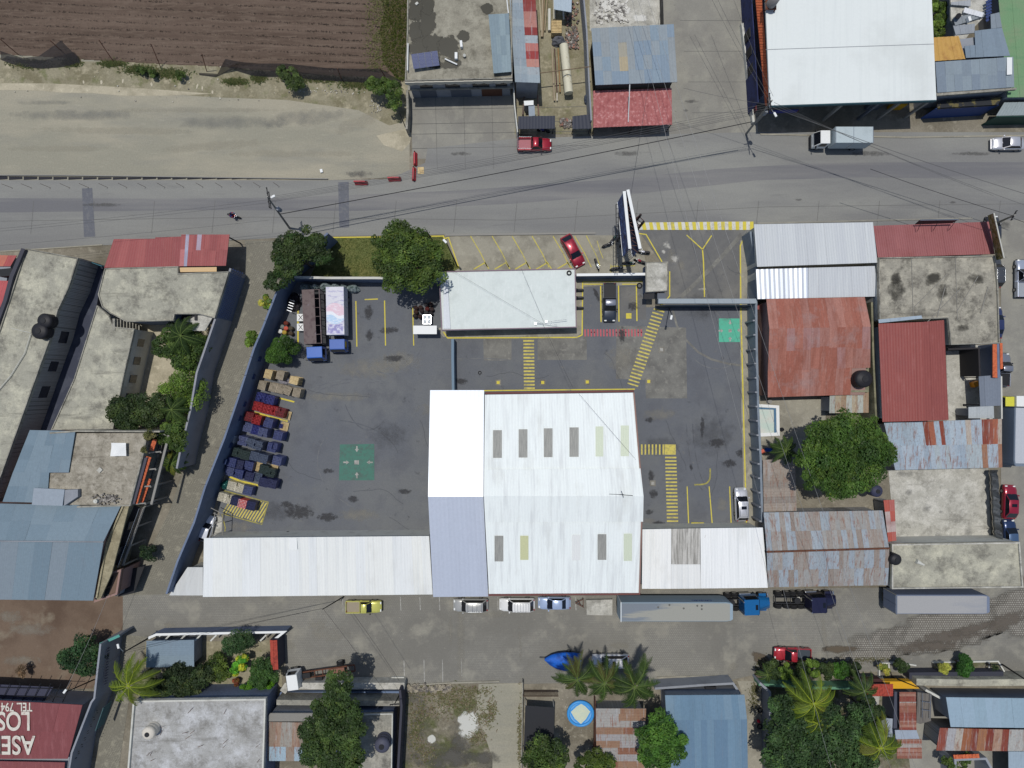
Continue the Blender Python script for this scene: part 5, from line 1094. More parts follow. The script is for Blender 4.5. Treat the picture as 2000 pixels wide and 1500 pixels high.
sheetroof(b, ((-300,978,5.4),(236,988,5.4),(202,1058,6.6),(-300,1054,6.6)), m_galv, 13, 2, Gz, jit=.02, seed=53, pitch=.3, amp=.012)
sheetroof(b, ((-300,1055,6.6),(202,1059,6.6),(182,1173,5.2),(-300,1168,5.2)), m_galv, 15, 1, Gz+[(126,138,147)], jit=.02, seed=54, pitch=.3, amp=.012)
mb = MB(); mb.tube([P(-300,1054.5,6.66),P(202,1058.5,6.66)], .09, 6); mb.build('ridge_cap', m_grayp, b)
gable(b, [(-300,978),(236,988),(202,1058),(182,1173),(-300,1168),(-300,1054)], [5.4,5.4,6.6,5.2,5.2,6.6], m_pinkwall)
mb = MB(); wallline(mb, [(240,988),(208,1060),(188,1168)], 5.6, .2); mb.build('parapet', conc('mossy_parapet', (150,142,116), (112,106,84), (176,168,140), 72), b)
flat(b, [(242,988),(252,988),(218,1120),(196,1170),(189,1172),(210,1062)], 5.4, conc('mossy_ledge', (140,132,108), (108,100,80), (168,160,132), 73), None, .2, rname='ledge')
for a_, b_ in (((243,1018),(237,1034)),((222,1068),(216,1084))): vpanel(b, 'window', a_, b_, 5.0, 3.4, 4.6, .16, m_win, out=.5)
mb = MB(); A_, B_ = P(282,990,3.2), P(240,1104,3.2); d = B_-A_; c = (A_+B_)/2; rz_ = math.atan2(d.y,d.x); mb.cbox((c.x,c.y,3.2), (d.length,.22,.16), rz_); mb.build('balcony_beam', m_polec, b)
mb = MB(); mb.cbox((c.x-.9,c.y,3.1), (d.length,1.6,.1), rz_); mb.build('balcony_floor', pl('dark_floor', (70,66,68), .8), b)
mb = MB()
for i in range(40): q = A_.lerp(B_, i/39); mb.cbox((q.x-.1,q.y,3.7), (.03,.03,.9))
mb.tube([A_+Vector((-.1,0,.95)), B_+Vector((-.1,0,.95))], .04, 5); mb.build('railing', m_chrome, b)
mb = MB()
for i in range(4): q = A_.lerp(B_, i/3); mb.box((q.x-.1,q.y-.1,0), (q.x+.1,q.y+.1,3.1))
mb.build('column', m_polec, b)
b = B('frame_annex', 'open brown-framed annex with dark voids at the lane end of the grey gable', 'annex', (240,1140))
flat(b, [(196,1122),(240,1110),(232,1160),(186,1176)], 4.2, pl('brown_frame', (112,92,80), .85), m_pinkwall, .2, (.3,.25,m_pinkwall), .2)
for q in ([(207,1132),(222,1124),(217,1144),(203,1150)], [(202,1153),(216,1146),(211,1163),(198,1168)]): mb = MB(); mb.prism([P(x,y,4.25)[:2] for x,y in q], 4.205, 4.24); mb.build('dark_opening', m_black, b)
mb = MB(); wallline(mb, [(244,1112),(226,1164)], 3.2, .16); mb.build('front_wall', m_grayp, b)
mb = MB(); mb.prism([P(x,y,1.6)[:2] for x,y in ((246,1112),(282,1106),(262,1158),(230,1166))], 1.5, 1.6); mb.build('canopy', m_dark, b)
# terrace clutter
mb = MB()
a_ = P(231,878,6.5); rr = random.Random(3)
for i in range(6):
    for j in range(6):
        def pt(u, v): return (a_.x-.95+1.9*u, a_.y-.85+1.7*v, 6.5+.12*math.sin(u*5+1)*math.cos(v*4)-.08*u)
        mb.face([pt(i/6,j/6),pt((i+1)/6,j/6),pt((i+1)/6,(j+1)/6),pt(i/6,(j+1)/6)])
top('white_banner', mb, m_white, 'crumpled white banner sheet spread on the rough terrace', 'banner')
mb = MB(); p = P(190,978,6.1); mb.tube([(p.x,p.y,6.1),(p.x,p.y,6.5)], .26, 14); mb.tube([(p.x,p.y,6.5),(p.x,p.y,6.56)], .12, 10); top('flower_pot', mb, m_offw, 'round pale pot at the lower edge of the rough terrace', 'pot')
mb = MB(); mb.cbox(P(195,918,6.0), (.6,.5,.14), .8); top('stone_slab', mb, m_conc_pale, 'small pale square slab in the middle of the rough terrace', 'slab')
mb = MB(); rr = random.Random(8)
for i in range(120):
    x, y = rr.gauss(208,10), rr.gauss(975,4); mb.cbox(P(x,y,rr.uniform(5.98,6.1)), (rr.uniform(.08,.25),)*3, rr.uniform(0,3), vary((.3,.28,.25),.4,rr))
o = top('roof_rubble', mb, m_rubble, 'heap of stone rubble along the lower edge of the rough terrace', 'rubble', kind='stuff')
# black water tanks
def tank(x, y, r, h0, h1, label, m=m_black, group='round water tanks on the roofs', stand=False, lid=m_dark):
    p = P(x, y, h1); t = thing('water_tank', label, 'water tank', (p.x, p.y, h0), group=group)
    mb = MB(); hh = h1-h0; prof = [(1,0),(1,.25),(.97,.27),(1,.3),(1,.55),(.97,.57),(1,.6),(1,.82),(.8,.93),(.35,1)]
    mb.tube([(p.x,p.y,h0+hh*b_) for a_, b_ in prof], [r*a_ for a_, b_ in prof], 22); mb.build('tank', m, t)
    mb = MB(); mb.tube([(p.x,p.y,h1+.002),(p.x,p.y,h1+.07)], r*.36, 16); mb.build('lid', lid, t); return t
tank(84,626,.95,5.1,6.5,'upper of the two black tanks on the long concrete roof'); tank(74,646,1.05,5.1,6.5,'lower of the two black tanks on the long concrete roof')
tank(1690,740,1.15,3.4,5.2,'big black tank on the mossy terrace beside the rusty gable'); tank(1715,960,.8,2.6,4.2,'dark tank partly under the edge of the giant tree', pl('navy_tank',(56,58,80),.6))
tank(1752,1094,.75,4.0,5.3,'black tank on the cream-stained concrete roof by the silver trailer')
tank(745,1459,1.0,3.4,5.2,'grey-black tank on the concrete roof beside the vacant lot', pl('slate_tank',(72,74,90),.6))
tank(287,1435,.85,4.0,5.6,'white-topped grey tank on the limewashed roof', pl('pale_tank',(206,200,188),.6))
mb = MB(); p = P(1790,1096,4.2); mb.tube([p, p+Vector((1.0,-.5,.0))], [.3,.12], 10); top('satellite_dish', mb, m_offw, 'pale dish lying on the cream-stained concrete roof right of its tank', 'dish')
def pipe(pts, r, m, label, name='water_pipe', cat='pipe', h=None):
    mb = MB(); mb.tube([P(*p) for p in pts], r, 6); return top(name, mb, m, label, cat)
pipe([(60,652,5.3),(48,690,5.3),(20,735,5.3),(-6,765,5.3)], .05, m_offw, 'white pipe snaking from the black tanks across the long concrete roof')
pipe([(22,641,5.25),(42,646,5.25),(60,650,5.25)], .04, m_offw, 'short thin white pipe left of the lower black tank')
# ---- bottom left: red sign roof and long grey wall
b = B('red_sign_roof', 'dark red sheet roof with big white painted lettering, upside down in view', 'building', (70,1430))
h4 = 4.6
sheetroof(b, ((-300,1352,h4+.2),(161,1377,h4+.2),(132,1482,h4),(-300,1482,h4)), mat('maroon_sheet', (128,72,74), .7, 0, [dict(c=(144,90,92), s=.8, lo=.5, hi=.7, st=(3,.5,1), a=.6)], fine=(.06,4), attr=True), 20, 2, [(126,70,72),(122,68,70)], jit=.03, seed=55, pitch=.3, amp=.015)
sheetroof(b, ((-300,1482,h4),(127,1489,h4),(110,1640,h4-.3),(-300,1640,h4-.3)), m_redsheet, 18, 1, [(128,72,74)], jit=.03, seed=56, pitch=.3, amp=.015)
walls(b, [(-300,1356),(158,1379),(110,1640),(-300,1640)], 4.2, m_grayp, wi=.3)
def ptext(root, s, px, py, hgt, h, m, wide=1.0, rz=math.pi, name='lettering'):
    cu = bpy.data.curves.new('t', 'FONT'); cu.body = s; cu.size = hgt/.72; cu.extrude = .004; cu.offset = hgt*.022
    ob = bpy.data.objects.new('t', cu); C.objects.link(ob); bpy.context.view_layer.update()
    dg = bpy.context.evaluated_depsgraph_get(); me = bpy.data.meshes.new_from_object(ob.evaluated_get(dg)); bpy.data.objects.remove(ob)
    p = P(px, py, h); me.transform(Matrix.Translation(p-worg(root)) @ Matrix.Rotation(rz, 4, 'Z') @ Matrix.Diagonal((wide,1,1,1)))
    me.materials.clear(); me.materials.append(m); o = bpy.data.objects.new(name, me); C.objects.link(o); o.parent = root; return o
m_letter = paint('white_lettering_paint', (208,204,192), .3, (134,66,68))
ptext(b, 'TEL. 794', 63, 1373, 1.15, h4+.26, m_letter, .72); ptext(b, 'LOS', 60, 1391, 2.5, h4+.24, m_letter, .72); ptext(b, 'ASER', 68, 1438, 2.5, h4+.2, m_letter, .78)
b = B('carport_frame', 'dark slatted carport above the red lettered roof', 'carport', (40,1345))
mb = MB()
for i in range(9): mb.tube([P(-40+i*20,1376,3.0),P(-20+i*20,1334,3.2)], .05, 5)
for k in range(3): mb.tube([P(-40,1374-k*16,3.05+k*.06),P(128,1378-k*16,3.05+k*.06)], .04, 5)
mb.build('frame', m_dark, b); mb = MB(); mb.prism([P(x,y,2.9)[:2] for x,y in ((-60,1334),(104,1342),(84,1374),(-60,1368))], 2.86, 2.9); mb.build('screen', pl('slate_mesh', (62,64,82), .8), b)
b = wall('long_grey_wall', 'long pale grey wall with painted emblem and faint writing along the lower lane', [(196,1258),(190,1310),(184,1364),(178,1372),(140,1470),(112,1640)], 4.4, .25, pl('pale_grey_wall', (140,144,152), .9, layers=[dict(c=(122,126,136), s=.4, lo=.5, hi=.66, a=.6)]))
wall('teal_edged_wall', 'short grey wall capped in teal at the corner of the bare lot', [(196,1258),(234,1241)], 3.0, .25, m_grayp, cap=pl('teal_cap', (84,150,140), .7))
mb = MB(); rr = random.Random(4)
for i in range(16):
    t = i/15; p = P(178-44*t, 1395+100*t, 4.4); mb.cbox((p.x+.17,p.y,3.6-.3*(i % 2)), (.04,.18,.18), R(-70))
mb.build('wall_opening', m_dark, b)
mb = MB(); a_ = P(187,1385,4.3); mb.cbox((a_.x-.2,a_.y-1.9,2.5), (.06,3.3,1.7), R(-19)); mb.build('painted_emblem', pl('green_blue_emblem', (78,110,112), .8), b)
mb = MB()
for i in range(14): p = P(198.5-i*.45, 1272+i*5.4, 4.0); mb.cbox((p.x+.28,p.y,3.1), (.03,.2,.55), R(-84))
mb.build('painted_writing', m_grayp if 0 else pl('blue_black_letter', (56,62,84), .8), b)
# ---- garden house
b = B('garden_shed', 'small blue-grey sheet roof in the walled garden at the lane corner', 'shed', (335,1280))
sheetroof(b, ((285,1304,2.8),(286,1252,2.8),(379,1250,2.7),(379,1302,2.7)), m_galv, 5, 1, [(124,140,150),(118,134,146)], jit=.04, seed=57, pitch=.25, amp=.015)
walls(b, [(287,1252),(379,1250),(379,1302),(286,1304)], 2.6, m_grayp)
b = wall('garden_wall', 'white-capped garden wall with open top facing the paver street', [(290,1246),(306,1239),(555,1234),(532,1252)], 1.9, .22, m_bluegray, cap=m_white)
mb = MB()
for x in (322,352,382,413,510): A_, B_ = P(x+10,1240,1.9), P(x-2,1252,1.9); mb.cbox(((A_.x+B_.x)/2,(A_.y+B_.y)/2,1.85), ((B_-A_).length,.2,.14), math.atan2((B_-A_).y,(B_-A_).x))
mb.build('wall_rib', m_offw, b)
b = B('tile_ridge_wall', 'dark wall topped with a red clay tile strip at the right of the walled garden', 'wall', (535,1280))
mb = MB(); mb.prism([P(x,y,2.6)[:2] for x,y in ((527,1250),(541,1250),(543,1308),(532,1308))], 0, 2.5); mb.build('wall_body', pl('slate_wall', (66,66,76), .9), b)
mb = MB()
for i in range(16):
    for s in (0, 1): mb.cbox(P(530.5+s*7+i*.15, 1252+i*3.6, 2.75), (.48,.24,.08), 0, ry=R(14 if s else -14))
mb.build('tile_cap', m_redtile, b)
b = longroof([(262,1366),(521,1362),(521,1372),(512,1640),(240,1640)], 4.0, 'limewashed pale concrete roof with iron bars at the bottom left', 'limewashed_house', (390,1440), m_conc_white, m_bluegray, par=(.3,.22,m_offw))
mb = MB(); rr = random.Random(12)
for i in range(16): x, y = rr.uniform(280,505), rr.uniform(1390,1495); mb.tube([P(x,y,4.02),P(x,y,4.02)+Vector((rr.uniform(.3,1.0),rr.uniform(.3,.9),.25))], .025, 4)
mb.build('iron_bars', m_rustiron, b)
b = B('brown_sheet_shed', 'brown and grey panelled shed roof left of the tall dark tree', 'shed', (570,1430))
Bp = [(136,126,114),(140,124,110),(146,142,134),(150,128,112)]
sheetroof(b, ((515,1410,3.2),(640,1412,3.2),(640,1460,3.0),(510,1458,3.0)), m_rustsheet, 11, 1, Bp, jit=.05, seed=58); sheetroof(b, ((510,1458,3.0),(640,1460,3.0),(640,1487,2.9),(509,1486,2.9)), m_rustsheet, 8, 1, [(140,128,116),(150,170,182)], jit=.04, seed=59)
walls(b, [(516,1412),(638,1413),(638,1486),(510,1485)], 2.9, m_grayp, wi=.3)
flat(b, [(528,1393),(640,1393),(640,1409),(516,1409)], 3.3, pl('grey_ledge', (132,130,124), .9), m_grayp, .12, rname='ledge')
b = longroof([(690,1394),(768,1392),(764,1640),(640,1640),(640,1500)], 3.4, 'mossy concrete roof with tank right of the tall dark tree', 'tree_side_house', (730,1450), m_conc, m_bluegray, par=(.15,.14,m_offw))
b = B('front_terrace', 'blue-walled terrace with concrete coping below the parked chassis truck', 'terrace', (660,1365))
mb = MB(); wallline(mb, [(552,1352),(560,1340),(790,1340)], 1.6, .9); mb.build('planter_wall', m_conc_pale, b)
mb = MB(); wallline(mb, [(540,1372),(780,1374)], 2.6, .7); mb.build('upper_wall', m_conc, b)
mb = MB(); mb.prism([P(x,y,.6)[:2] for x,y in ((548,1352),(785,1350),(785,1366),(540,1366))], 0, .6); mb.build('terrace_floor', pl('blue_terrace_floor', (104,122,152), .8), b)
wall('dark_side_wall', 'dark wall dropping toward the vacant lot at the end of the blue terrace', [(781,1348),(784,1380),(770,1640)], 3.0, .3, pl('dark_slate_wall', (64,64,74), .9))
b = B('lot_gate', 'brown slatted metal gate between the gravel path and the small yard', 'gate', (1055,1357))
mb = MB(); p, q = P(1022,1360,1.8), P(1090,1360,1.8)
for i in range(34): x = p.x+(q.x-p.x)*i/33; mb.box((x-.04,p.y-.03,.1), (x+.04,p.y+.03,1.8))
mb.box((p.x,p.y-.04,1.7), (q.x,p.y+.04,1.8)); mb.build('gate_leaf', pl('brown_metal', (92,72,60), .7), b)
b = B('black_net_roof', 'black shade-net roof over the small yard beside the round paddling pool', 'shade roof', (1050,1420))
flat(b, [(1026,1378),(1083,1382),(1081,1462),(1023,1468)], 2.4, pl('black_shade_net', (46,47,50), .9), None, .04, rname='net')
mb = MB()
for x, y in ((1026,1379),(1082,1383),(1080,1461),(1024,1466)): p = P(x,y,2.3); mb.box((p.x-.05,p.y-.05,0), (p.x+.05,p.y+.05,2.35))
mb.build('post', m_offw, b)
wall('yard_division', 'thin dark fence between the paddling pool yard and the rusty striped roof', [(1163,1368),(1162,1480)], 1.5, .08, m_rustiron, 'fence')
wall('path_fence', 'weathered fence line along the right of the gravel path', [(1021,1333),(1021,1372),(1019,1480),(1016,1640)], 1.3, .1, m_conc, 'fence')
b = B('striped_rust_roof', 'rusty and grey banded roof under the coconut palms', 'shed', (1210,1440))
sheetroof(b, ((1165,1500,3.0),(1164,1384,3.0),(1262,1384,2.9),(1258,1500,2.9)), m_rustsheet, 9, 2, [(148,146,146),(140,112,92),(152,150,146),(130,92,74)], jit=.05, seed=61)
walls(b, [(1164,1386),(1260,1386),(1258,1500),(1165,1500)], 2.8, m_block)
b = B('blue_roof_house', 'blue-grey sheet-roofed house behind the wall with a black gate', 'house', (1385,1430))
sheetroof(b, ((1299,1358,4.2),(1454,1357,4.2),(1459,1405,4.2),(1302,1407,4.2)), m_galv, 11, 1, [(106,132,152),(102,128,148),(116,140,158)], jit=.04, seed=62, pitch=.3, amp=.015)
sheetroof(b, ((1302,1406,4.17),(1459,1404,4.17),(1463,1640,4.1),(1306,1640,4.1)), m_galv, 12, 2, [(100,126,148),(106,132,152)], jit=.04, seed=63, pitch=.3, amp=.015)
walls(b, [(1300,1358),(1454,1357),(1463,1640),(1306,1640)], 4.0, m_grayp, wi=.3, low=.2)
b = wall('forecourt_wall', 'grey front wall with black gate before the blue-roofed house', [(1279,1345),(1375,1338),(1432,1335),(1446,1356)], 2.2, .3, m_grayp)
vpanel(b, 'black_gate', (1376,1345), (1397,1345), 1.6, .05, 2.0, .5, m_black, out=.2)
# ---- bottom right
wall('grove_wall', 'grey wall with dark leaning panel left of the dark leafy grove', [(1484,1334),(1504,1352),(1506,1640)], 2.4, .3, m_grayp)
wall('green_garden_wall', 'green painted low wall behind the row of hedge trees', [(1482,1337),(1600,1344),(1688,1344)], 1.7, .35, m_greenwall)
b = B('tile_porch', 'small red clay tile porch roof next to the yellow painted ledge', 'porch', (1718,1345))
mb = MB()
for j in range(6):
    for i in range(22): mb.cbox(P(1693.5+i*2.35, 1338+j*3.9, 2.7+.05*(5-j)+.03*(i % 2)), (.165,.3,.06), 0, rx=R(10))
mb.build('tiles', m_redtile, b)
mb = MB(); mb.prism([P(x,y,2.5)[:2] for x,y in ((1694,1338),(1743,1338),(1742,1358),(1694,1358))], 0, 2.5); mb.build('wall', m_offw, b)
mb = MB(); mb.prism([P(x,y,2.2)[:2] for x,y in ((1724,1331),(1780,1331),(1796,1345),(1744,1345))], 1.4, 2.2); mb.build('yellow_ledge', m_yelwall, b)
mb = MB(); mb.prism([P(x,y,2.2)[:2] for x,y in ((1676,1327),(1720,1326),(1734,1337),(1692,1337))], 1.4, 2.15); mb.build('dark_porch_roof', pl('dark_brown_roof', (66,40,38), .8), b)
b = B('roadside_planter', 'white-edged planter by the street with yellow-green and dark bushes', 'planter', (1740,1305))
for pts in ([(1718,1296),(1757,1295),(1790,1300)], [(1718,1296),(1718,1320)], [(1736,1296),(1737,1310)]): mb = MB(); wallline(mb, pts, .35, .18); mb.build('edging', m_offw, b)
b = B('roadside_planter', 'long white-edged planter with pale yellow bush and dark green bush', 'planter', (1880,1302))
for pts in ([(1822,1294),(1950,1292),(1962,1312)], [(1932,1293),(1932,1306)]): mb = MB(); wallline(mb, pts, .35, .18); mb.build('edging', m_offw, b)
mb = MB(); mb.prism([P(x,y,.3)[:2] for x,y in ((1823,1295),(1949,1293),(1956,1310),(1826,1312))], 0, .28); mb.build('bed', m_weeds, b)
wall('plastered_street_wall', 'dirty cream double wall along the street at the bottom right', [(1790,1332),(1900,1334),(2200,1330)], 2.3, .9, m_conc_cream, cap=None)
wall('dark_front_wall', 'dark low front wall under the long planter', [(1776,1320),(1960,1318)], 1.4, .9, pl('dark_front', (58,60,70), .9))
b = B('blue_sheet_roof', 'clean pale blue sheet roof at the bottom right corner', 'building', (1930,1390))
sheetroof(b, ((1848,1362,3.8),(2200,1366,3.8),(2200,1424,3.7),(1857,1420,3.7)), m_galv, 14, 1, [(140,162,176),(144,165,180)], jit=.02, seed=64, pitch=.3, amp=.015)
walls(b, [(1850,1364),(2200,1368),(2200,1422),(1858,1418)], 3.6, m_grayp, wi=.4)
b = B('rust_panel_roof', 'wide roof of red-rust and pale panels below the pale blue roof', 'building', (1920,1450))
sheetroof(b, ((1836,1422,3.5),(1972,1425,3.5),(1968,1467,3.3),(1829,1466,3.3)), m_rustsheet, 9, 1, [(132,70,56)], jit=.05, seed=65, fix={(0,0):(132,72,60),(1,0):(158,158,160),(2,0):(166,160,150),(3,0):(142,92,66),(4,0):(120,60,48),(5,0):(148,104,76),(6,0):(118,58,48),(7,0):(158,130,112),(8,0):(124,62,50)})
sheetroof(b, ((1972,1425,3.5),(2200,1427,3.5),(2200,1468,3.3),(1969,1467,3.3)), m_rustsheet, 8, 1, [(164,164,160),(160,140,124)], jit=.05, seed=66)
walls(b, [(1836,1424),(2200,1427),(2200,1466),(1831,1466)], 3.2, m_block, wi=.3)
sheetroof(b, ((1970,1468,3.2),(2200,1468,3.2),(2200,1640,3.1),(1972,1640,3.1)), m_galv, 6, 1, [(150,166,178)], seed=67)
b = B('pale_box_house', 'grey-rimmed open block roof with orange tile edge at the bottom edge', 'building', (1900,1490))
tilestrip((1862,1478), (1912,1476), .5, 2.8, b)
mb = MB(); wallline(mb, [(1870,1560),(1866,1484),(1926,1482),(1936,1500),(1938,1560)], 2.8, .3); mb.build('wall_body', m_grayp, b)
b = B('rust_strip_roof', 'narrow stepped roof of rust-brown slatted sheets in the middle of the bottom right yard', 'shed', (1775,1410))
for (x0, x1, y0, y1, h_) in ((1757,1789,1352,1426,3.2),(1752,1800,1444,1482,3.0)):
    sheetroof(b, ((x0,y1,h_),(x0,y0,h_),(x1,y0,h_),(x1+1,y1,h_)), m_rustsheet, 16 if y1-y0 > 50 else 9, 1, [(150,112,98),(136,88,74),(158,150,144),(128,70,60)], jit=.08, seed=int(x0))
sheetroof(b, ((1748,1426,3.1),(1790,1426,3.1),(1796,1443,3.05),(1750,1444,3.05)), m_galv, 4, 1, [(150,160,172)], seed=68)
walls(b, [(1758,1354),(1788,1354),(1798,1480),(1754,1480)], 2.9, m_grayp)
mb = MB(); mb.prism([P(x,y,2.7)[:2] for x,y in ((1748,1352),(1756.5,1352),(1756.5,1426),(1746,1426))], 0, 2.6); mb.build('slate_side_roof', pl('slate_side', (72,76,90), .8), b)
b = B('ladder_deck', 'weathered timber deck with rails between the rust strip roof and the pale blue roof', 'deck', (1805,1385))
flat(b, [(1792,1352),(1820,1356),(1818,1408),(1798,1414),(1790,1412)], 2.6, pl('grey_timber_deck', (110,106,100), .9, layers=[dict(c=(88,84,80), s=1, lo=.5, hi=.62, st=(4,.3,1))]), m_block, .15)
mb = MB()
for q in (((1802,1354,2.9),(1801,1402,2.9)),((1818,1356,2.9),(1816,1404,2.9)),((1800,1370,2.9),(1818,1372,2.9)),((1800,1386,2.9),(1817,1388,2.9))): mb.tube([P(*q[0]),P(*q[1])], .04, 5)
mb.build('rail', m_chrome, b)
wall('leaning_board', 'pale board leaning behind the timber deck', [(1808,1348),(1838,1364)], 2.2, .3, m_offw, 'board')
b = B('grove_outbuilding', 'tiny white-roofed outbuilding at the right edge of the dark grove', 'outbuilding', (1705,1370)); flat(b, [(1695,1360),(1718,1360),(1716,1382),(1704,1374)], 2.2, m_conc_pale, m_offw, .12)
b = B('tin_leanto', 'zinc lean-to in palm shade between grove and slate strip', 'shed', (1735,1410)); sheetroof(b, ((1722,1402,2.4),(1745,1404,2.4),(1745,1440,2.3),(1724,1438,2.3)), m_galv, 3, 1, [(150,158,168)], seed=70); walls(b, [(1723,1404),(1744,1405),(1744,1438),(1725,1437)], 2.2, m_grayp)
b = B('stone_retaining_wall', 'low rubble wall at the street edge of the vacant lot', 'wall', (830,1345))
rr = random.Random(6); mb = MB()
for i in range(150): x, y = rr.uniform(792,880), rr.gauss(1344,3.5); mb.cbox(P(x,y,rr.uniform(.08,.2)), (rr.uniform(.2,.5),rr.uniform(.2,.4),rr.uniform(.15,.3)), rr.uniform(0,3), vary(lin((150,142,124)),.25,rr))
mb.build('stones', m_rubble, b)
# small white/utility block by the street
b = B('concrete_bench_block', 'low cream concrete box beside the tanker trailer on the paver street', 'concrete box', (1170,1185))
flat(b, [(1145,1172),(1196,1171),(1196,1202),(1146,1201)], .9, m_conc_pale, m_offw, .12, None, .08)
b = B('tree_pit', 'white-edged square tree pit at the bottom edge of the paver street', 'planter', (775,1332)); mb = MB(); wallline(mb, [(766,1342),(766,1324),(788,1324),(788,1342)], .3, .2); mb.build('edging', m_offw, b)
b = B('retaining_step', 'concrete step edge along the dirt ground above the main road', 'retaining wall', (300,346))
mb = MB(); wallline(mb, [(-400,341.5),(120,342),(300,344.5),(480,347),(640,349)], .25, .12); mb.build('step', m_polec, b)
mb = MB()
for i in range(24):
    x0 = -40+i*29; mb.prism([P(x,y,0)[:2] for x,y in ((x0,344.8+x0*.008),(x0+26,345+x0*.008),(x0+26,350-x0*.002),(x0,351.6-x0*.002))], .03, .045+.02*(i % 2)) if x0 < 560 else None
mb.build('painted_shadow_strip', pl('dark_gap_board', (48,48,54), .95), b)  # flat dark strips paint the shadow under the step edge
# ================================================================ vehicles (built along +x = front)
def put(root, px, py, rz, h=.9):
    p = P(px, py, h); root.location = (p.x, p.y, .05); root.rotation_euler = (0, 0, R(rz))
def loft(secs, closed=True):
    """secs: (x, [(y,z)...]) cross sections"""
    mb = MB(); n = len(secs[0][1])
    vs = [(x, y, z) for x, pr in secs for y, z in pr]; fs = []
    for i in range(len(secs)-1):
        for k in range(n-1 if not closed else n): fs.append((i*n+k, i*n+(k+1) % n, (i+1)*n+(k+1) % n, (i+1)*n+k))
    mb.mesh(vs, fs, None, True)
    mb.mesh(vs[:n], [tuple(range(n-1, -1, -1))]); mb.mesh(vs[-n:], [tuple(range(n))]); return mb
def wheel(root, x, y, r=.33, w=.22, rim=True, n=18):
    mb = MB(); mb.tube([(x, y-w/2, r), (x, y-w/2+.02, r), (x, y+w/2-.02, r), (x, y+w/2, r)], [r*.86, r, r, r*.86], n); o = mb.build('wheel', m_tyre, root, local=True)
    if rim:
        s = 1 if y > 0 else -1; mb = MB(); mb.tube([(x, y+s*(w/2+.002), r), (x, y+s*(w/2+.02), r)], r*.6, 12); mb.build('rim', m_rim, o, local=True)
def bxp(root, name, m, a, b, bev=.02, **k):
    mb = MB(); mb.box(a, b, **k); return mb.build(name, m, root, bev, True)
def quadslab(root, name, m, pts, t=.015):
    a = [Vector(p) for p in pts]; nrm = (a[1]-a[0]).cross(a[2]-a[0]).normalized(); mb = MB(); b = [p-nrm*t for p in a]
    mb.mesh(a+b, [(0,1,2,3),(7,6,5,4),(0,4,5,1),(1,5,6,2),(2,6,7,3),(3,7,4,0)]); return mb.build(name, m, root, 0, True)
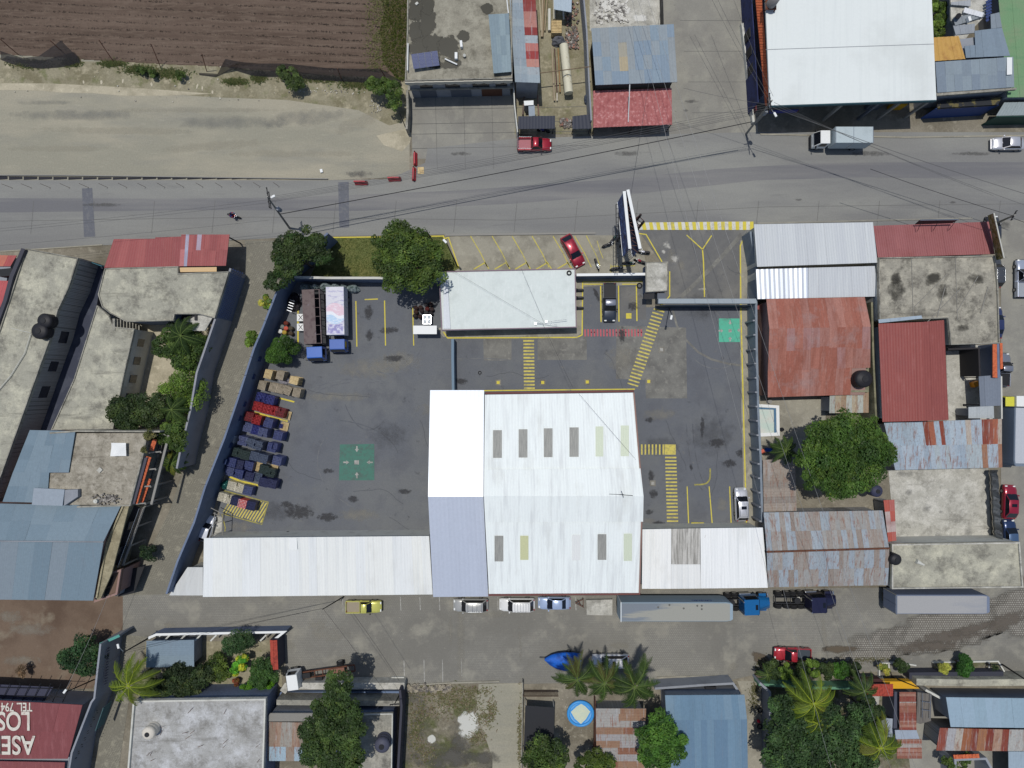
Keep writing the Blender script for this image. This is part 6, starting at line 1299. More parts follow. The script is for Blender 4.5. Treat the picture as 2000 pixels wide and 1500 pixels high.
def car(name, label, cat, px, py, rz, col, kind='sedan', L=4.4, W=1.72, H=1.45, rack=False, roofcol=None, sun=False, metal=.25, group=None, bedm=None, belt=.92):
    t = thing(name, label, cat, (0, 0, 0), group=group); put(t, px, py, rz); pm = carpaint(col, metal=metal); w = W/2
    K = dict(sedan=(.27,.44,.60+.12,.86,.93), suv=(.24,.38,.86,.97,1.0), hatch=(.25,.42,.80,.96,.95), pickup=(.27,.40,.54,.60,.97), van=(.1,.25,.9,.97,1.0))[kind]
    X = lambda f: L/2-f*L
    zb = belt; zt = [(0,.48,.80),(.02,.62,.90),(.06,.72,.97),(K[0]*.5,.86,1.0),(K[0],zb-.01,1.0),(.5,zb+.02,1.0),(K[2],zb+.03,1.0),(min(.93,K[3]),zb+.01,1.0),(.965,zb-.06 if kind in ('suv','hatch','pickup','van') else zb-.1,.97),(1,.6,.88)]
    zt = sorted(set(zt)); secs = []
    for f, z, ww in zt:
        a = w*ww; zl = .25
        if kind == 'pickup' and f > K[3]: z = .62
        secs.append((X(f), [(-a*.92,zl),(-a,.42),(-a*.99,z-.14),(-a*.9,z-.02),(-a*.55,z+.015),(0,z+.025),(a*.55,z+.015),(a*.9,z-.02),(a*.99,z-.14),(a,.42),(a*.92,zl)]))
    if kind == 'pickup':
        secs2 = [s for s in secs if s[0] >= X(K[3])-.01]; secs2.append((X(K[3]), [(y, min(z, zb+.02)) for y, z in secs2[-1][1]]))
        loft(secs2).build('body', pm, t, 0, True)
    else: loft(secs).build('body', pm, t, 0, True)
    xw0, xw1, xr1, xr0 = X(K[0]), X(K[1]), X(K[2]), X(K[3])
    wb, wr = w*.9, w*.74; zB, zR = zb+.01, H
    mb = MB(); rp = [(xw0,-wb,zB),(xw0,wb,zB),(xw1,wr,zR-.05),(xw1,-wr,zR-.05),(xr1,wr,zR-.04),(xr1,-wr,zR-.04),(xr0,wb,zB),(xr0,-wb,zB)]
    mb.mesh(rp, [(0,1,2,3),(3,2,4,5),(5,4,6,7),(1,6,4,2),(0,3,5,7)]); mb.build('cabin', pm, t, 0, True)
    q = lambda a, b, c, d, s: [Vector(a).lerp(sum((Vector(v) for v in (a,b,c,d)), Vector())/4, s), Vector(b).lerp(sum((Vector(v) for v in (a,b,c,d)), Vector())/4, s), Vector(c).lerp(sum((Vector(v) for v in (a,b,c,d)), Vector())/4, s), Vector(d).lerp(sum((Vector(v) for v in (a,b,c,d)), Vector())/4, s)]
    def gl(nm, a, b, c, d, off, s=.08): pts = [p+Vector(off) for p in q(a, b, c, d, s)]; quadslab(t, nm, m_glass, pts)
    gl('windscreen', rp[0], rp[1], rp[2], rp[3], (.012,0,.012)); gl('rear_window', rp[5], rp[4], rp[6], rp[7], (-.012,0,.012), .12)
    gl('side_window', rp[1], rp[6], rp[4], rp[2], (0,.014,.006), .1); gl('side_window', rp[7], rp[0], rp[3], rp[5], (0,-.014,.006), .1)
    mb = MB(); rm = [(xw1+.02,-wr+.01),(xw1+.06,-wr*.4),(xw1+.06,wr*.4),(xw1+.02,wr-.01),((xw1+xr1)/2,wr+.015),(xr1-.02,wr-.01),(xr1-.05,wr*.4),(xr1-.05,-wr*.4),(xr1-.02,-wr+.01),((xw1+xr1)/2,-wr-.015)]
    n = len(rm); cx = (xw1+xr1)/2; vs = [(x,y,H-.05) for x, y in rm]+[(cx+(x-cx)*.9,y*.86,H) for x, y in rm]+[(cx,0,H+.02)]
    mb.mesh(vs, [(i,(i+1) % n,n+(i+1) % n,n+i) for i in range(n)]+[(n+i,n+(i+1) % n,2*n) for i in range(n)], None, True); mb.build('roof', carpaint(roofcol, metal=metal) if roofcol else pm, t, 0, True)
    for s in (-1, 1):
        bxp(t, 'mirror', pm if kind != 'pickup' else m_black, (xw0-.28,s*w*1.0-.02 if s > 0 else -w-.16,.92), (xw0-.1,s*w+.16 if s > 0 else -w+.02,1.06))
        bxp(t, 'headlight', m_lampw, (L/2-.2,s*w*.62-.16,.58), (L/2-.03,s*w*.62+.16,.70)); bxp(t, 'tail_light', m_lampr, (-L/2-.01,s*w*.74-.1,.68), (-L/2+.12,s*w*.74+.1,.84))
        for x in (X(.185), X(.8)): wheel(t, x, s*(w-.1))
    bxp(t, 'front_bumper', m_dark if kind == 'pickup' else pm, (L/2-.1,-w*.84,.3), (L/2+.06,w*.84,.5), .04); bxp(t, 'rear_bumper', m_dark if kind == 'pickup' else pm, (-L/2-.08,-w*.82,.32), (-L/2+.06,w*.82,.52), .04)
    mb = MB()
    for s in (-1, 1): mb.box((xw0-.02,s*w*.4-.25,zB+.0), (xw0+.02,s*w*.4+.25,zB+.03))
    mb.build('wiper', m_black, t, 0, True)
    if kind == 'pickup':
        bx0, bx1 = -L/2, X(K[3])-.02; bm = bedm or m_dark
        bxp(t, 'bed_floor', bm, (bx0+.06,-w+.1,.6), (bx1-.02,w-.1,.66), 0)
        bxp(t, 'tailgate', pm, (bx0,-w+.06,.5), (bx0+.06,w-.06,zb+.02), .015); bxp(t, 'bed_front', pm, (bx1-.05,-w+.06,.5), (bx1,w-.06,zb+.02), .015)
        for s in (-1, 1): bxp(t, 'bed_side', pm, (bx0,s*(w-.05)-.05,.35), (bx1,s*(w-.05)+.05,zb+.02), .015)
    if sun: bxp(t, 'sunroof', m_glass, ((xw1*.7+xr1*.3)-.38,-.36,H-.0), ((xw1*.7+xr1*.3)+.05,.36,H+.022), 0)
    if rack:
        mb = MB(); x0, x1 = xw1-.25, xr1+.15
        for s in (-1, 1): mb.tube([(x0,s*wr*.85,H+.09),(x1,s*wr*.85,H+.09)], .022, 6)
        for i in range(rack): x = x0+(x1-x0)*i/(rack-1); mb.tube([(x,-wr*.85,H+.09),(x,wr*.85,H+.09)], .018, 6); mb.box((x-.02,-wr*.85,H-.02),(x+.02,-wr*.82,H+.09)); mb.box((x-.02,wr*.82,H-.02),(x+.02,wr*.85,H+.09))
        mb.build('roof_rack', m_chrome, t, 0, True)
    return t
PB = 'vehicles parked along the paver street'
t = car('pickup_truck', 'red pickup with railed bed parked beside the dark sheet canopy', 'pickup truck', 1044, 281, 0, (158,26,44), 'pickup', 4.7, 1.7, 1.6, bedm=pl('pink_worn_bed', (168,108,114), .7))
mb = MB()
for s in (-1, 1): mb.tube([(-2.3,s*.8,1.3),(-.4,s*.8,1.3)], .03, 6); [mb.tube([(x,s*.8,.9),(x,s*.8,1.3)], .025, 5) for x in (-2.3,-1.4,-.45)]
mb.tube([(-2.3,-.8,1.3),(-2.3,.8,1.3)], .03, 6); mb.build('bed_rail', m_chrome, t, 0, True)
car('car', 'red estate car parked at an angle beside the low white office', 'car', 1119, 489, -62, (150,26,48), 'hatch', 4.6, 1.76, 1.45, metal=.3)
car('pickup_truck', 'dark grey double-cab pickup parked between yellow lines below the office side wall', 'pickup truck', 1191, 590, -90, (64,70,80), 'pickup', 5.3, 1.86, 1.75, roofcol=(150,152,162), metal=.55)
car('suv', 'silver suv with roof rails parked against the yellow kerb of the yard', 'car', 1449, 986, 92, (206,208,214), 'suv', 4.5, 1.78, 1.6, rack=2, sun=True, metal=.4)
t = car('pickup_truck', 'small yellow pickup parked under the edge of the long white shed', 'pickup truck', 710, 1186, 0, (204,202,104), 'pickup', 4.9, 1.66, 1.5, bedm=pl('worn_tan_bed', (150,140,122), .8))
car('suv', 'silver-grey suv with roof rack parked beside the zinc shed', 'car', 919, 1183, 180, (178,178,174), 'suv', 4.7, 1.76, 1.65, rack=4, metal=.3, group=PB)
car('suv', 'white suv with full roof rack parked left of the pale blue sedan', 'car', 1010, 1182, 180, (224,224,222), 'suv', 4.8, 1.78, 1.75, rack=6, metal=0, group=PB)
car('sedan', 'pale blue sedan parked below the white warehouse', 'car', 1083, 1179, 180, (172,190,220), 'sedan', 4.4, 1.68, 1.4, metal=.3, group=PB)
car('pickup_truck', 'red pickup with white marks on the roof, parked by the hedge trees', 'pickup truck', 1549, 1279, 178, (176,48,60), 'pickup', 5.0, 1.76, 1.65, bedm=pl('slate_bed', (62,70,78), .6), group=PB)
car('suv', 'white suv with sunroof half under the palms next to the covered boat', 'car', 1193, 1292, 180, (222,223,226), 'hatch', 5.0, 1.8, 1.6, sun=True, metal=.05, group=PB)
car('car', 'silver car driving on the main road at the right edge', 'car', 1972, 279, 180, (208,208,212), 'sedan', 4.5, 1.74, 1.45, metal=.5)
car('pickup_truck', 'silver-blue pickup at the right edge of the side street', 'pickup truck', 2000, 543, 90, (176,184,200), 'pickup', 5.2, 1.8, 1.7, metal=.4, bedm=pl('grey_bed_liner', (150,156,162), .6))
car('car', 'red hatchback parked beside the tarpaulin screen', 'car', 1974, 981, 88, (150,30,52), 'hatch', 4.6, 1.76, 1.5, sun=True, metal=.3)
car('car', 'dark blue car parked below the red hatchback', 'car', 1974, 1046, 92, (44,62,98), 'hatch', 4.2, 1.7, 1.45, metal=.4, roofcol=(80,104,136))
car('car', 'grey car parked in front of the terracotta strip wall', 'car', 1962, 722, 88, (132,136,146), 'pickup', 4.6, 1.7, 1.6, metal=.4)
car('car', 'navy car half hidden under the black-stained concrete roof', 'car', 1947, 630, 90, (52,60,100), 'sedan', 4.4, 1.7, 1.4, metal=.3)
car('car', 'dark car tucked beside the mossy sign panel', 'car', 1941, 449, 90, (56,58,66), 'hatch', 4.0, 1.65, 1.45)
car('car', 'dark grey jeep with roof frame beside the black-stained roof', 'car', 1945, 532, 90, (74,76,80), 'suv', 4.2, 1.7, 1.7, rack=3)
car('car', 'white and blue car nosing out between the yard wall and the lane gate', 'car', 403, 1034, 74, (216,220,228), 'hatch', 3.6, 1.5, 1.45, metal=.0)
# ---- trucks
def truckcab(t, x0, x1, w, z0, z1, m, slope=.35, visor=False, glassm=None):
    mb = MB(); prof = [(x0,z0),(x0,z1-.04),(x0+.05,z1),(x1-slope,z1),(x1-slope+.08,z1-.05),(x1-.02,z0+(z1-z0)*.45),(x1,z0+.1),(x1,z0)]
    n = len(prof); vs = [(x,-w,z) for x, z in prof]+[(x,w,z) for x, z in prof]; vs = [(x, y*(.93 if z > z0+(z1-z0)*.6 else 1), z) for x, y, z in vs]
    mb.mesh(vs, [tuple(range(n)), tuple(range(2*n-1, n-1, -1))]+[(i, n+i, n+(i+1) % n, (i+1) % n) for i in range(n)]); mb.build('cab', m, t, .03, True)
    zm = z0+(z1-z0)*.47; a = (x1-.03,-w*.9,zm); b = (x1-.03,w*.9,zm); c = (x1-slope+.1,w*.84,z1-.09); d = (x1-slope+.1,-w*.84,z1-.09)
    quadslab(t, 'windscreen', m_glass, [Vector(v)+Vector((.03,0,.02)) for v in (a, b, c, d)])
    for s in (-1, 1):
        quadslab(t, 'side_window', m_glass, [(x0+.3,s*(w+.012),zm),(x1-slope*.9,s*(w+.012),zm),(x1-slope-.05,s*(w*.935+.012),z1-.14),(x0+.3,s*(w*.935+.012),z1-.14)][::s])
        bxp(t, 'mirror', m_black, (x1-.2,s*w+(.02 if s > 0 else -.3),zm), (x1-.1,s*w+(.3 if s > 0 else -.02),zm+.35)); bxp(t, 'headlight', m_lampw, (x1-.06,s*w*.7-.15,z0+.1), (x1+.02,s*w*.7+.15,z0+.28))
    bxp(t, 'bumper', m_dark, (x1-.15,-w,z0-.3), (x1+.12,w,z0-.02), .03)
def chassis(t, x0, x1, w=.45, z=.75, m=m_dark):
    mb = MB()
    for s in (-1, 1): mb.box((x0,s*w-.06,z-.12), (x1,s*w+.06,z+.12))
    n = max(2, int((x1-x0)/1.1))
    for i in range(n+1): x = x0+(x1-x0)*i/n; mb.box((x-.05,-w+.062,z-.09), (x+.05,w-.062,z+.09))
    mb.build('chassis', m, t, 0, True)
def dual(t, x, W, r=.5):
    for s in (-1, 1): wheel(t, x, s*(W-.42), r, .26, False); wheel(t, x, s*(W-.13), r, .26)
# white box truck
t = thing('box_truck', 'white cab truck with pale grey box body parked on the main road', 'truck', (0,0,0)); put(t, 1641, 272, 180, 1.5)
chassis(t, -3.6, 2.4); truckcab(t, 1.75, 3.55, .95, .6, 2.25, m_white, .6)
bxp(t, 'cargo_box', pl('pale_grey_box', (176,188,192), .6, layers=[dict(c=(160,172,176), s=1.2, lo=.5, hi=.7, a=.6)]), (-3.65,-1.08,.95), (1.45,1.08,2.95), .02)
mb = MB(); [mb.box((x-.03,-1.1,1.0),(x+.03,1.1,2.96)) for x in (-3.6,-1.0,1.4)]; mb.build('box_rib', m_chrome, t, 0, True)
for x in (2.7,): [wheel(t, x, s*.82, .38, .24) for s in (-1,1)]
dual(t, -2.2, 1.0, .4)
# yard truck 1: brown covered open-side body
t = thing('delivery_truck', 'blue cab delivery truck with brown worn roof and open side racks', 'truck', (0,0,0)); put(t, 617, 636, -87.5, 1.5)
chassis(t, -5.0, 3.8); truckcab(t, 2.95, 4.85, 1.12, .75, 2.6, pl('blue_truck_paint', (44,96,178), .35, coat=.6, bump=None), .45)
bm = pl('brown_weathered_roof', (110,98,96), .9, layers=[dict(c=(92,78,78), s=1.5, lo=.5, hi=.65), dict(c=(132,124,132), s=.8, lo=.58, hi=.7)])
bxp(t, 'body_roof', bm, (-4.7,-1.15,3.0), (2.6,.52,3.12), .02)
bxp(t, 'body_floor', m_dark, (-4.7,-1.2,1.0), (2.6,1.2,1.15)); bxp(t, 'centre_wall', pl('rack_red', (84,52,54), .8), (-4.7,-.35,1.151), (2.6,-.25,2.999), 0)
mb = MB()
for x in np.linspace(-4.65, 2.55, 7): mb.box((x-.05,1.1,1.151), (x+.05,1.2,2.95)); mb.box((x-.03,.53,3.0), (x+.03,1.15,3.06)); mb.box((x-.05,-1.19,1.151),(x+.05,-1.1,2.99))
mb.box((-4.7,1.1,2.951), (2.6,1.22,3.05)); mb.build('side_frame', bm, t, 0, True)
for s in (-1,1): wheel(t, 3.7, s*.95, .48, .28)
dual(t, -2.8, 1.2)
# yard truck 2 with printed roof
t = thing('delivery_truck', 'blue cab delivery truck with white roof printed with a faded red and blue disc', 'truck', (0,0,0)); put(t, 661, 622, -89, 1.5)
chassis(t, -4.4, 3.5); truckcab(t, 2.9, 4.6, 1.1, .7, 2.35, pl('dusty_blue_truck_paint', (74,104,172), .5, bump=None), .4)
bxp(t, 'cargo_body', pl('white_truck_box', (206,206,214), .5, layers=[dict(c=(150,148,190), s=1.0, lo=.52, hi=.66, st=(1,3,1), a=.75)]), (-4.1,-1.2,.95), (2.35,1.2,2.95), .02)
def disc(nm, col, f):
    mb = MB(); n = 40; cx, cy, r_ = -.55, -.15, 1.3; st = []
    for i in range(n):
        x0, x1 = cx-r_+2*r_*i/n, cx-r_+2*r_*(i+1)/n
        def lim(x): c = math.sqrt(max(0, r_*r_-(x-cx)**2)); lo, hi = f((x-cx)/r_); return max(cy-c, cy+lo*r_, -1.17), min(cy+c, cy+hi*r_, 1.17)
        a0, b0 = lim(x0); a1, b1 = lim(x1)
        if b0 > a0 and b1 > a1: mb.face([(x0,a0,2.956),(x1,a1,2.956),(x1,b1,2.956),(x0,b0,2.956)])
    if mb.f: mb.build(nm, pl(nm+'_print', col, .5), t, 0, True)
wv = lambda y, o: o+.18*math.sin(y*2.6)
def disc2(nm, col, lo, hi):
    mb = MB(); n = 36; cx, cy, r_ = -.5, 0, 1.42
    for i in range(n):
        y0, y1 = max(-1.17, cy-r_+2*r_*i/n), min(1.17, cy-r_+2*r_*(i+1)/n)
        if y1 <= y0: continue
        def lim(y): c = math.sqrt(max(0, r_*r_-(y-cy)**2)); u = y/r_; return max(cx-c, cx+r_*(lo+.3*u+.1*math.sin(u*5))), min(cx+c, cx+r_*(hi+.3*u+.1*math.sin(u*5)))
        a0, b0 = lim(y0); a1, b1 = lim(y1)
        if b0 > a0 and b1 > a1: mb.face([(a0,y0,2.956),(b0,y0,2.956),(b1,y1,2.956),(a1,y1,2.956)])
    mb.build(nm, pl(nm+'_print', col, .5, layers=[dict(c=(226,226,232), s=2.2, lo=.5, hi=.62, st=(1,3,1), a=.8)]), t, 0, True)
disc2('red_wave', (216,188,200), -2, .0); disc2('white_wave', (222,226,232), .0, .3); disc2('blue_wave', (176,202,226), .3, 2)
bxp(t, 'side_band', pl('purple_print', (140,136,184), .5, layers=[dict(c=(206,206,220), s=2, lo=.46, hi=.6, a=.9)]), (.95,-1.0,2.951), (2.2,1.0,2.955), 0)
for s in (-1,1): wheel(t, 3.6, s*.92, .45, .28)
dual(t, -2.6, 1.2)
# tanker-like long trailer with blue tractor
def trailer(label, px, py, rz, L, wtop, m, mside, frame, group=None, H=3.9, W=1.28, closed_end=True, plate=None):
    t = thing('semi_trailer', label, 'trailer', (0,0,0), group=group); put(t, px, py, rz, 3.6)
    sec = []
    for x, k in ((-L/2,1),(L/2-.8,1),(L/2-.25,.93),(L/2,.8)): sec.append((x, [(-W*k,1.15),(-W*k,H-.1),(-W*k+.06,H),(W*k-.06,H),(W*k,H-.1),(W*k,1.15)]))
    mb = loft(sec); mb.sm = [False]*len(mb.f); mb.build('box_body', mside, t, 0, True)
    mb = MB(); mb.prism([(-L/2+.12,-W+.12),(L/2-.9,-W+.12),(L/2-.4,-W*.85),(L/2-.4,W*.85),(L/2-.9,W-.12),(-L/2+.12,W-.12)], H+.002, H+.03); mb.build('roof_sheet', m, t, 0, True)
    mb = MB()
    for s in (-1,1): mb.box((-L/2-.02,s*W-.05,1.2),(-L/2+.06,s*W+.05,H+.02))
    mb.box((-L/2-.02,-W+.05,H-.08),(-L/2+.06,W-.05,H+.02)); mb.build('rear_frame', frame, t, 0, True)
    for y in (-.62,.62): bxp(t, 'rear_door', mside, (-L/2-.05,y-.58,1.25), (-L/2-.022,y+.58,H-.1), 0)
    for x in (-L/2+1.6,-L/2+2.9): dual(t, x, W, .5)
    bxp(t, 'landing_gear', m_dark, (L/2-3,-.8,0.02), (L/2-2.8,.8,1.1)); chassis(t, -L/2, L/2-.5, .5, 1.0)
    return t
t = trailer('long pale grey trailer with stained roof, hitched behind the blue tractor', 1321, 1194, 0, 14.9, 1, pl('stained_trailer_roof', (150,150,142), .7, layers=[dict(c=(118,126,134), s=.35, lo=.47, hi=.53, st=(.15,1.2,1), o=3)]), pl('grey_trailer_side', (140,158,170), .6), m_white, H=3.8)
mb = MB()
for x, y in ((-2.5,.65),(-1,.95),(.9,.5),(2.7,.85),(3.3,.85),(3.3,.4)): mb.tube([(x,y,3.83),(x,y,3.86)], .13, 10)
mb.build('roof_repair_spot', pl('grey_sealant', (96,96,92), .8), t, 0, True)
mb = MB()
for i in range(11): mb.box((2.2+i*.25, 1.285, 2.9), (2.36+i*.25, 1.292, 3.1+.12*(i % 3)))
mb.build('side_lettering', pl('navy_lettering', (54,72,130), .6), t, 0, True)
trailer('long plain silver trailer parked below the cream-stained roof', 1838, 1179, 0, 12.4, 1, pl('silver_trailer_roof', (158,158,158), .5, layers=[dict(c=(138,142,150), s=.3, lo=.5, hi=.66, st=(.2,1,1))]), pl('silver_trailer_side', (112,122,142), .6), m_chrome)  # side colour set darker than the roof to paint in its shading
trailer('silver ribbed trailer standing at the right edge of the side street', 1999, 853, -91, 7.9, 1, pl('ribbed_white_roof', (198,202,206), .4, .3), pl('grey_trailer_end', (112,124,138), .6), m_dark, H=3.6, W=1.25)
def tractor(label, px, py, rz, m, sleeper=True):
    t = thing('tractor_unit', label, 'truck', (0,0,0)); put(t, px, py, rz, 2)
    chassis(t, -3.2, 2.4, .42, .8)
    mb = loft([(0.9,[(-.95,1),(-.95,2.0),(0,2.15),(.95,2.0),(.95,1)]),(1.9,[(-.85,1),(-.85,1.75),(0,1.95),(.85,1.75),(.85,1)]),(2.7,[(-.7,.9),(-.7,1.5),(0,1.65),(.7,1.5),(.7,.9)])]); mb.build('bonnet', m, t, 0, True)
    truckcab(t, -1.3 if sleeper else -.2, 1.0, 1.12, .9, 3.0, m, .35)
    bxp(t, 'front_bumper', m_chrome, (2.65,-1.05,.4), (2.85,1.05,.85), .03); bxp(t, 'sunroof', m_glass, (.2,-.35,3.001), (.55,.35,3.012), 0)
    for s in (-1,1):
        bxp(t, 'wing', m, (1.4,s*.98-.22,1.0), (2.4,s*.98+.22,1.2), .05); wheel(t, 1.9, s*.95, .5, .28); bxp(t, 'fuel_tank', m_chrome, (-1.2,s*.95-.28,.5), (.4,s*.95+.28,1.05), .1)
        mb = MB(); mb.tube([(-1.45,s*.85,1),(-1.45,s*.85,3.3)], .08, 8); mb.build('exhaust', m_chrome, t, 0, True)
    for x in (-2.7,-1.75+.0): 
        if sleeper and x > -2: x = -1.75
        dual(t, x, 1.2)
    mb = MB(); mb.tube([(-2.3,0,1.0),(-2.3,0,1.08)], .45, 16); mb.build('fifth_wheel', m_dark, t, 0, True)
    return t
tractor('bright blue tractor unit with bonnet, coupled to the long grey trailer', 1467, 1181, 2, pl('metallic_blue', (28,104,162), .3, .3, coat=.7, bump=None))
t = tractor('black tractor unit with exposed rear axles, ahead of the blue tractor', 1597, 1177, 2, pl('dark_navy', (32,34,62), .4, .2, coat=.5, bump=None))
t = thing('axle_chassis', 'bare twin-axle chassis end with four big tyres between the blue and black tractors', 'truck chassis', (0,0,0)); put(t, 1531, 1172, 0, .8)
chassis(t, -1.2, 1.9, .42, .75); dual(t, -.75, 1.15); dual(t, .45, 1.15); bxp(t, 'mud_flap', m_offw, (1.7,-.35,.9), (2.1,.5,.98))
# chassis truck
t = thing('chassis_truck', 'white cab truck with bare chassis parked beside the walled garden', 'truck', (0,0,0)); put(t, 620, 1315, 8+180, .9)
chassis(t, -5.2, 2.6, .42, .8, m_rustiron); truckcab(t, 2.1, 3.9, 1.1, .9, 2.7, m_white, .4)
for s in (-1,1): wheel(t, 3.0, s*.92, .48, .28)
dual(t, -3.2, 1.1); bxp(t, 'deck_boards', pl('rusty_deck', (128,92,78), .9), (-3.8,-.35,.925), (-1.6,.35,1.0), .01); bxp(t, 'fuel_tank', m_dark, (-.6,.55,.5), (.4,1.05,.95), .08); bxp(t, 'engine', m_dark, (.9,-.35,.6), (2.0,.35,1.2), .05)
# yellow-white truck on the right edge
t = thing('small_truck', 'small truck with yellow cab and white box at the right edge', 'truck', (0,0,0)); put(t, 1985, 786, 180, 1.5)
truckcab(t, .6, 2.2, .85, .6, 1.9, pl('yellow_cab_paint', (204,200,70), .5), .5); bxp(t, 'cargo_box', m_white, (-1.6,-.9,.7), (.5,.9,2.1), .03); chassis(t, -1.6, 2); [wheel(t, x, s*.75, .36, .24) for x in (1.4,-.9) for s in (-1,1)]
# boat
t = thing('boat', 'boat on a trailer wrapped in bright blue tarpaulin under the palms', 'boat', (0,0,0)); put(t, 1102, 1291, 176, 1)
secs = []
for x, w_, z in ((-2.3,1.15,1.2),(-1.2,1.25,1.35),(0,1.22,1.5),(1.0,1.05,1.45),(1.9,.7,1.3),(2.7,.12,1.15)): secs.append((x, [(-w_*.6,.5),(-w_,.9),(-w_,z-.25),(-w_*.6,z-.02),(0,z+.12),(w_*.6,z-.05),(w_,z-.25),(w_,.9),(w_*.6,.5)]))
loft(secs).build('tarpaulin', m_bluetarp, t, 0, True); mb = MB(); mb.tube([(2.4,0,.45),(3.4,0,.45)], .05, 6); mb.tube([(-2,-.5,.45),(2.4,0,.45)], .05, 6); mb.tube([(-2,.5,.45),(2.4,0,.45)], .05, 6); mb.build('trailer_frame', m_dark, t, 0, True)
for s in (-1,1): wheel(t, -.6, s*1.1, .3, .18)
# motorcycles
def moto(px, py, rz, label, col=(30,30,34), rider=None, cat='motorcycle'):
    t = thing('motorcycle', label, cat, (0,0,0), group='motorcycles'); put(t, px, py, rz, .7)
    for x in (-.62,.66): mb = MB(); mb.tube([(x,-.06,.3),(x,.06,.3)], .3, 16); mb.build('wheel', m_tyre, t, 0, True)
    mb = MB(); mb.tube([(-.62,0,.32),(-.2,0,.45),(.25,0,.5),(.5,0,.85),(.66,0,.3)], .045, 6); mb.cbox((0,0,.42), (.4,.26,.3)); mb.build('frame', m_dark, t, 0, True)
    loft([(-.05,[(-.1,.6),(-.14,.75),(0,.86),(.14,.75),(.1,.6)]),(.2,[(-.12,.6),(-.17,.8),(0,.93),(.17,.8),(.12,.6)]),(.42,[(-.06,.65),(-.08,.82),(0,.88),(.08,.82),(.06,.65)])]).build('fuel_tank', carpaint(col), t, 0, True)
    bxp(t, 'seat', m_black, (-.72,-.13,.72), (-.02,.13,.82), .04); mb = MB(); mb.tube([(.36,-.36,1.0),(.45,-.15,.98),(.45,.15,.98),(.36,.36,1.0)], .022, 6); mb.build('handlebar', m_chrome, t, 0, True)
    mb = MB(); mb.tube([(.55,0,.86),(.66,0,.86)], .09, 10); mb.build('headlight', m_lampw, t, 0, True); bxp(t, 'rear_box', m_black, (-.8,-.12,.6), (-.6,.12,.72), .02)
    return t
moto(1062,254,170,'motorcycle with blue tank beside the red railed pickup',(30,44,120))
moto(1166,516,-70,'white and green motorcycle standing alone right of the red estate car',(200,206,204))
moto(1199,465,50,'motorcycle at the left foot of the road billboard',(40,70,64)); moto(1188,477,20,'black motorcycle with white lamp left of the billboard legs')
moto(1204,524,10,'black motorcycle parked against the blue office side wall'); moto(1229,513,0,'dark green motorcycle directly below the billboard',(30,62,58))
moto(1251,510,160,'motorcycle with red tank beside the guard booth roof corner',(150,40,50)); moto(1258,492,175,'motorcycle with white windshield right of the billboard end',(220,220,224))
for y, w_ in ((566,'upper'),(581,'middle'),(601,'lowest')): moto(1128,y,180,w_+' of three black motorcycles nosed against the right end of the office')
# ---- people
def person(label, root_loc, rz, joints, rad, shirt, trousers, hair, helmet=None):
    t = thing('person', label, 'person', root_loc, rz); vs = [j for j in joints[0]]; es = joints[1]
    me = bpy.data.meshes.new('person_body'); me.from_pydata(vs, es, []); me.materials.append(shirt)
    o = bpy.data.objects.new('body', me); C.objects.link(o); o.parent = t
    o.modifiers.new('skin', 'SKIN'); o.modifiers.new('sub', 'SUBSURF').levels = 1
    for i, v in enumerate(me.skin_vertices[0].data): v.radius = (rad[i], rad[i]*.9); v.use_root = (i == 0)
    mb = MB(); a, b_, c = [Vector(v) for v in (vs[0], vs[9], vs[10])]; mb.tube([a+Vector((0,0,.05)), b_, c], [.16,.1,.07], 8); a, b_, c = [Vector(v) for v in (vs[0], vs[11], vs[12])]; mb.tube([a+Vector((0,0,.05)), b_, c], [.16,.1,.07], 8); mb.build('trousers', trousers, t, 0, True)
    mb = MB(); hp = Vector(vs[3]); mb.tube([hp+Vector((0,0,-.08)), hp+Vector((0,0,.02)), hp+Vector((0,0,.1)), hp+Vector((0,0,.15))], [.105,.135,.11,.03], 12); mb.build('helmet' if helmet else 'hair', helmet or hair, t, 0, True); return t
mt = moto(455,421,-14,'moving motorcycle on the main road carrying a rider in blue and red',(180,60,50))
rl = mt.location.copy()
J = [(-.15,0,.95),(-.08,0,1.2),(0,0,1.42),(.08,0,1.62),(-.02,.2,1.38),(.2,.3,1.15),(.4,.3,1.05),(-.02,-.2,1.38),(.2,-.3,1.15),(.25,.2,.75),(.15,.2,.35),(.25,-.2,.75),(.15,-.2,.35),(.4,-.3,1.05)]
E = [(0,1),(1,2),(2,3),(2,4),(4,5),(5,6),(2,7),(7,8),(8,13),(0,9),(9,10),(0,11),(11,12)]
RD = [.15,.15,.13,.1,.09,.06,.05,.09,.06,.1,.07,.1,.07,.05]
person('motorcycle rider in blue and red clothes with dark helmet riding on the main road', rl, R(-14), (J, E), RD, pl('rider_jacket', (44,70,140), .8, layers=[dict(c=(160,44,50), s=3, lo=.5, hi=.55)]), pl('dark_trousers', (40,42,50), .9), m_black, m_black)
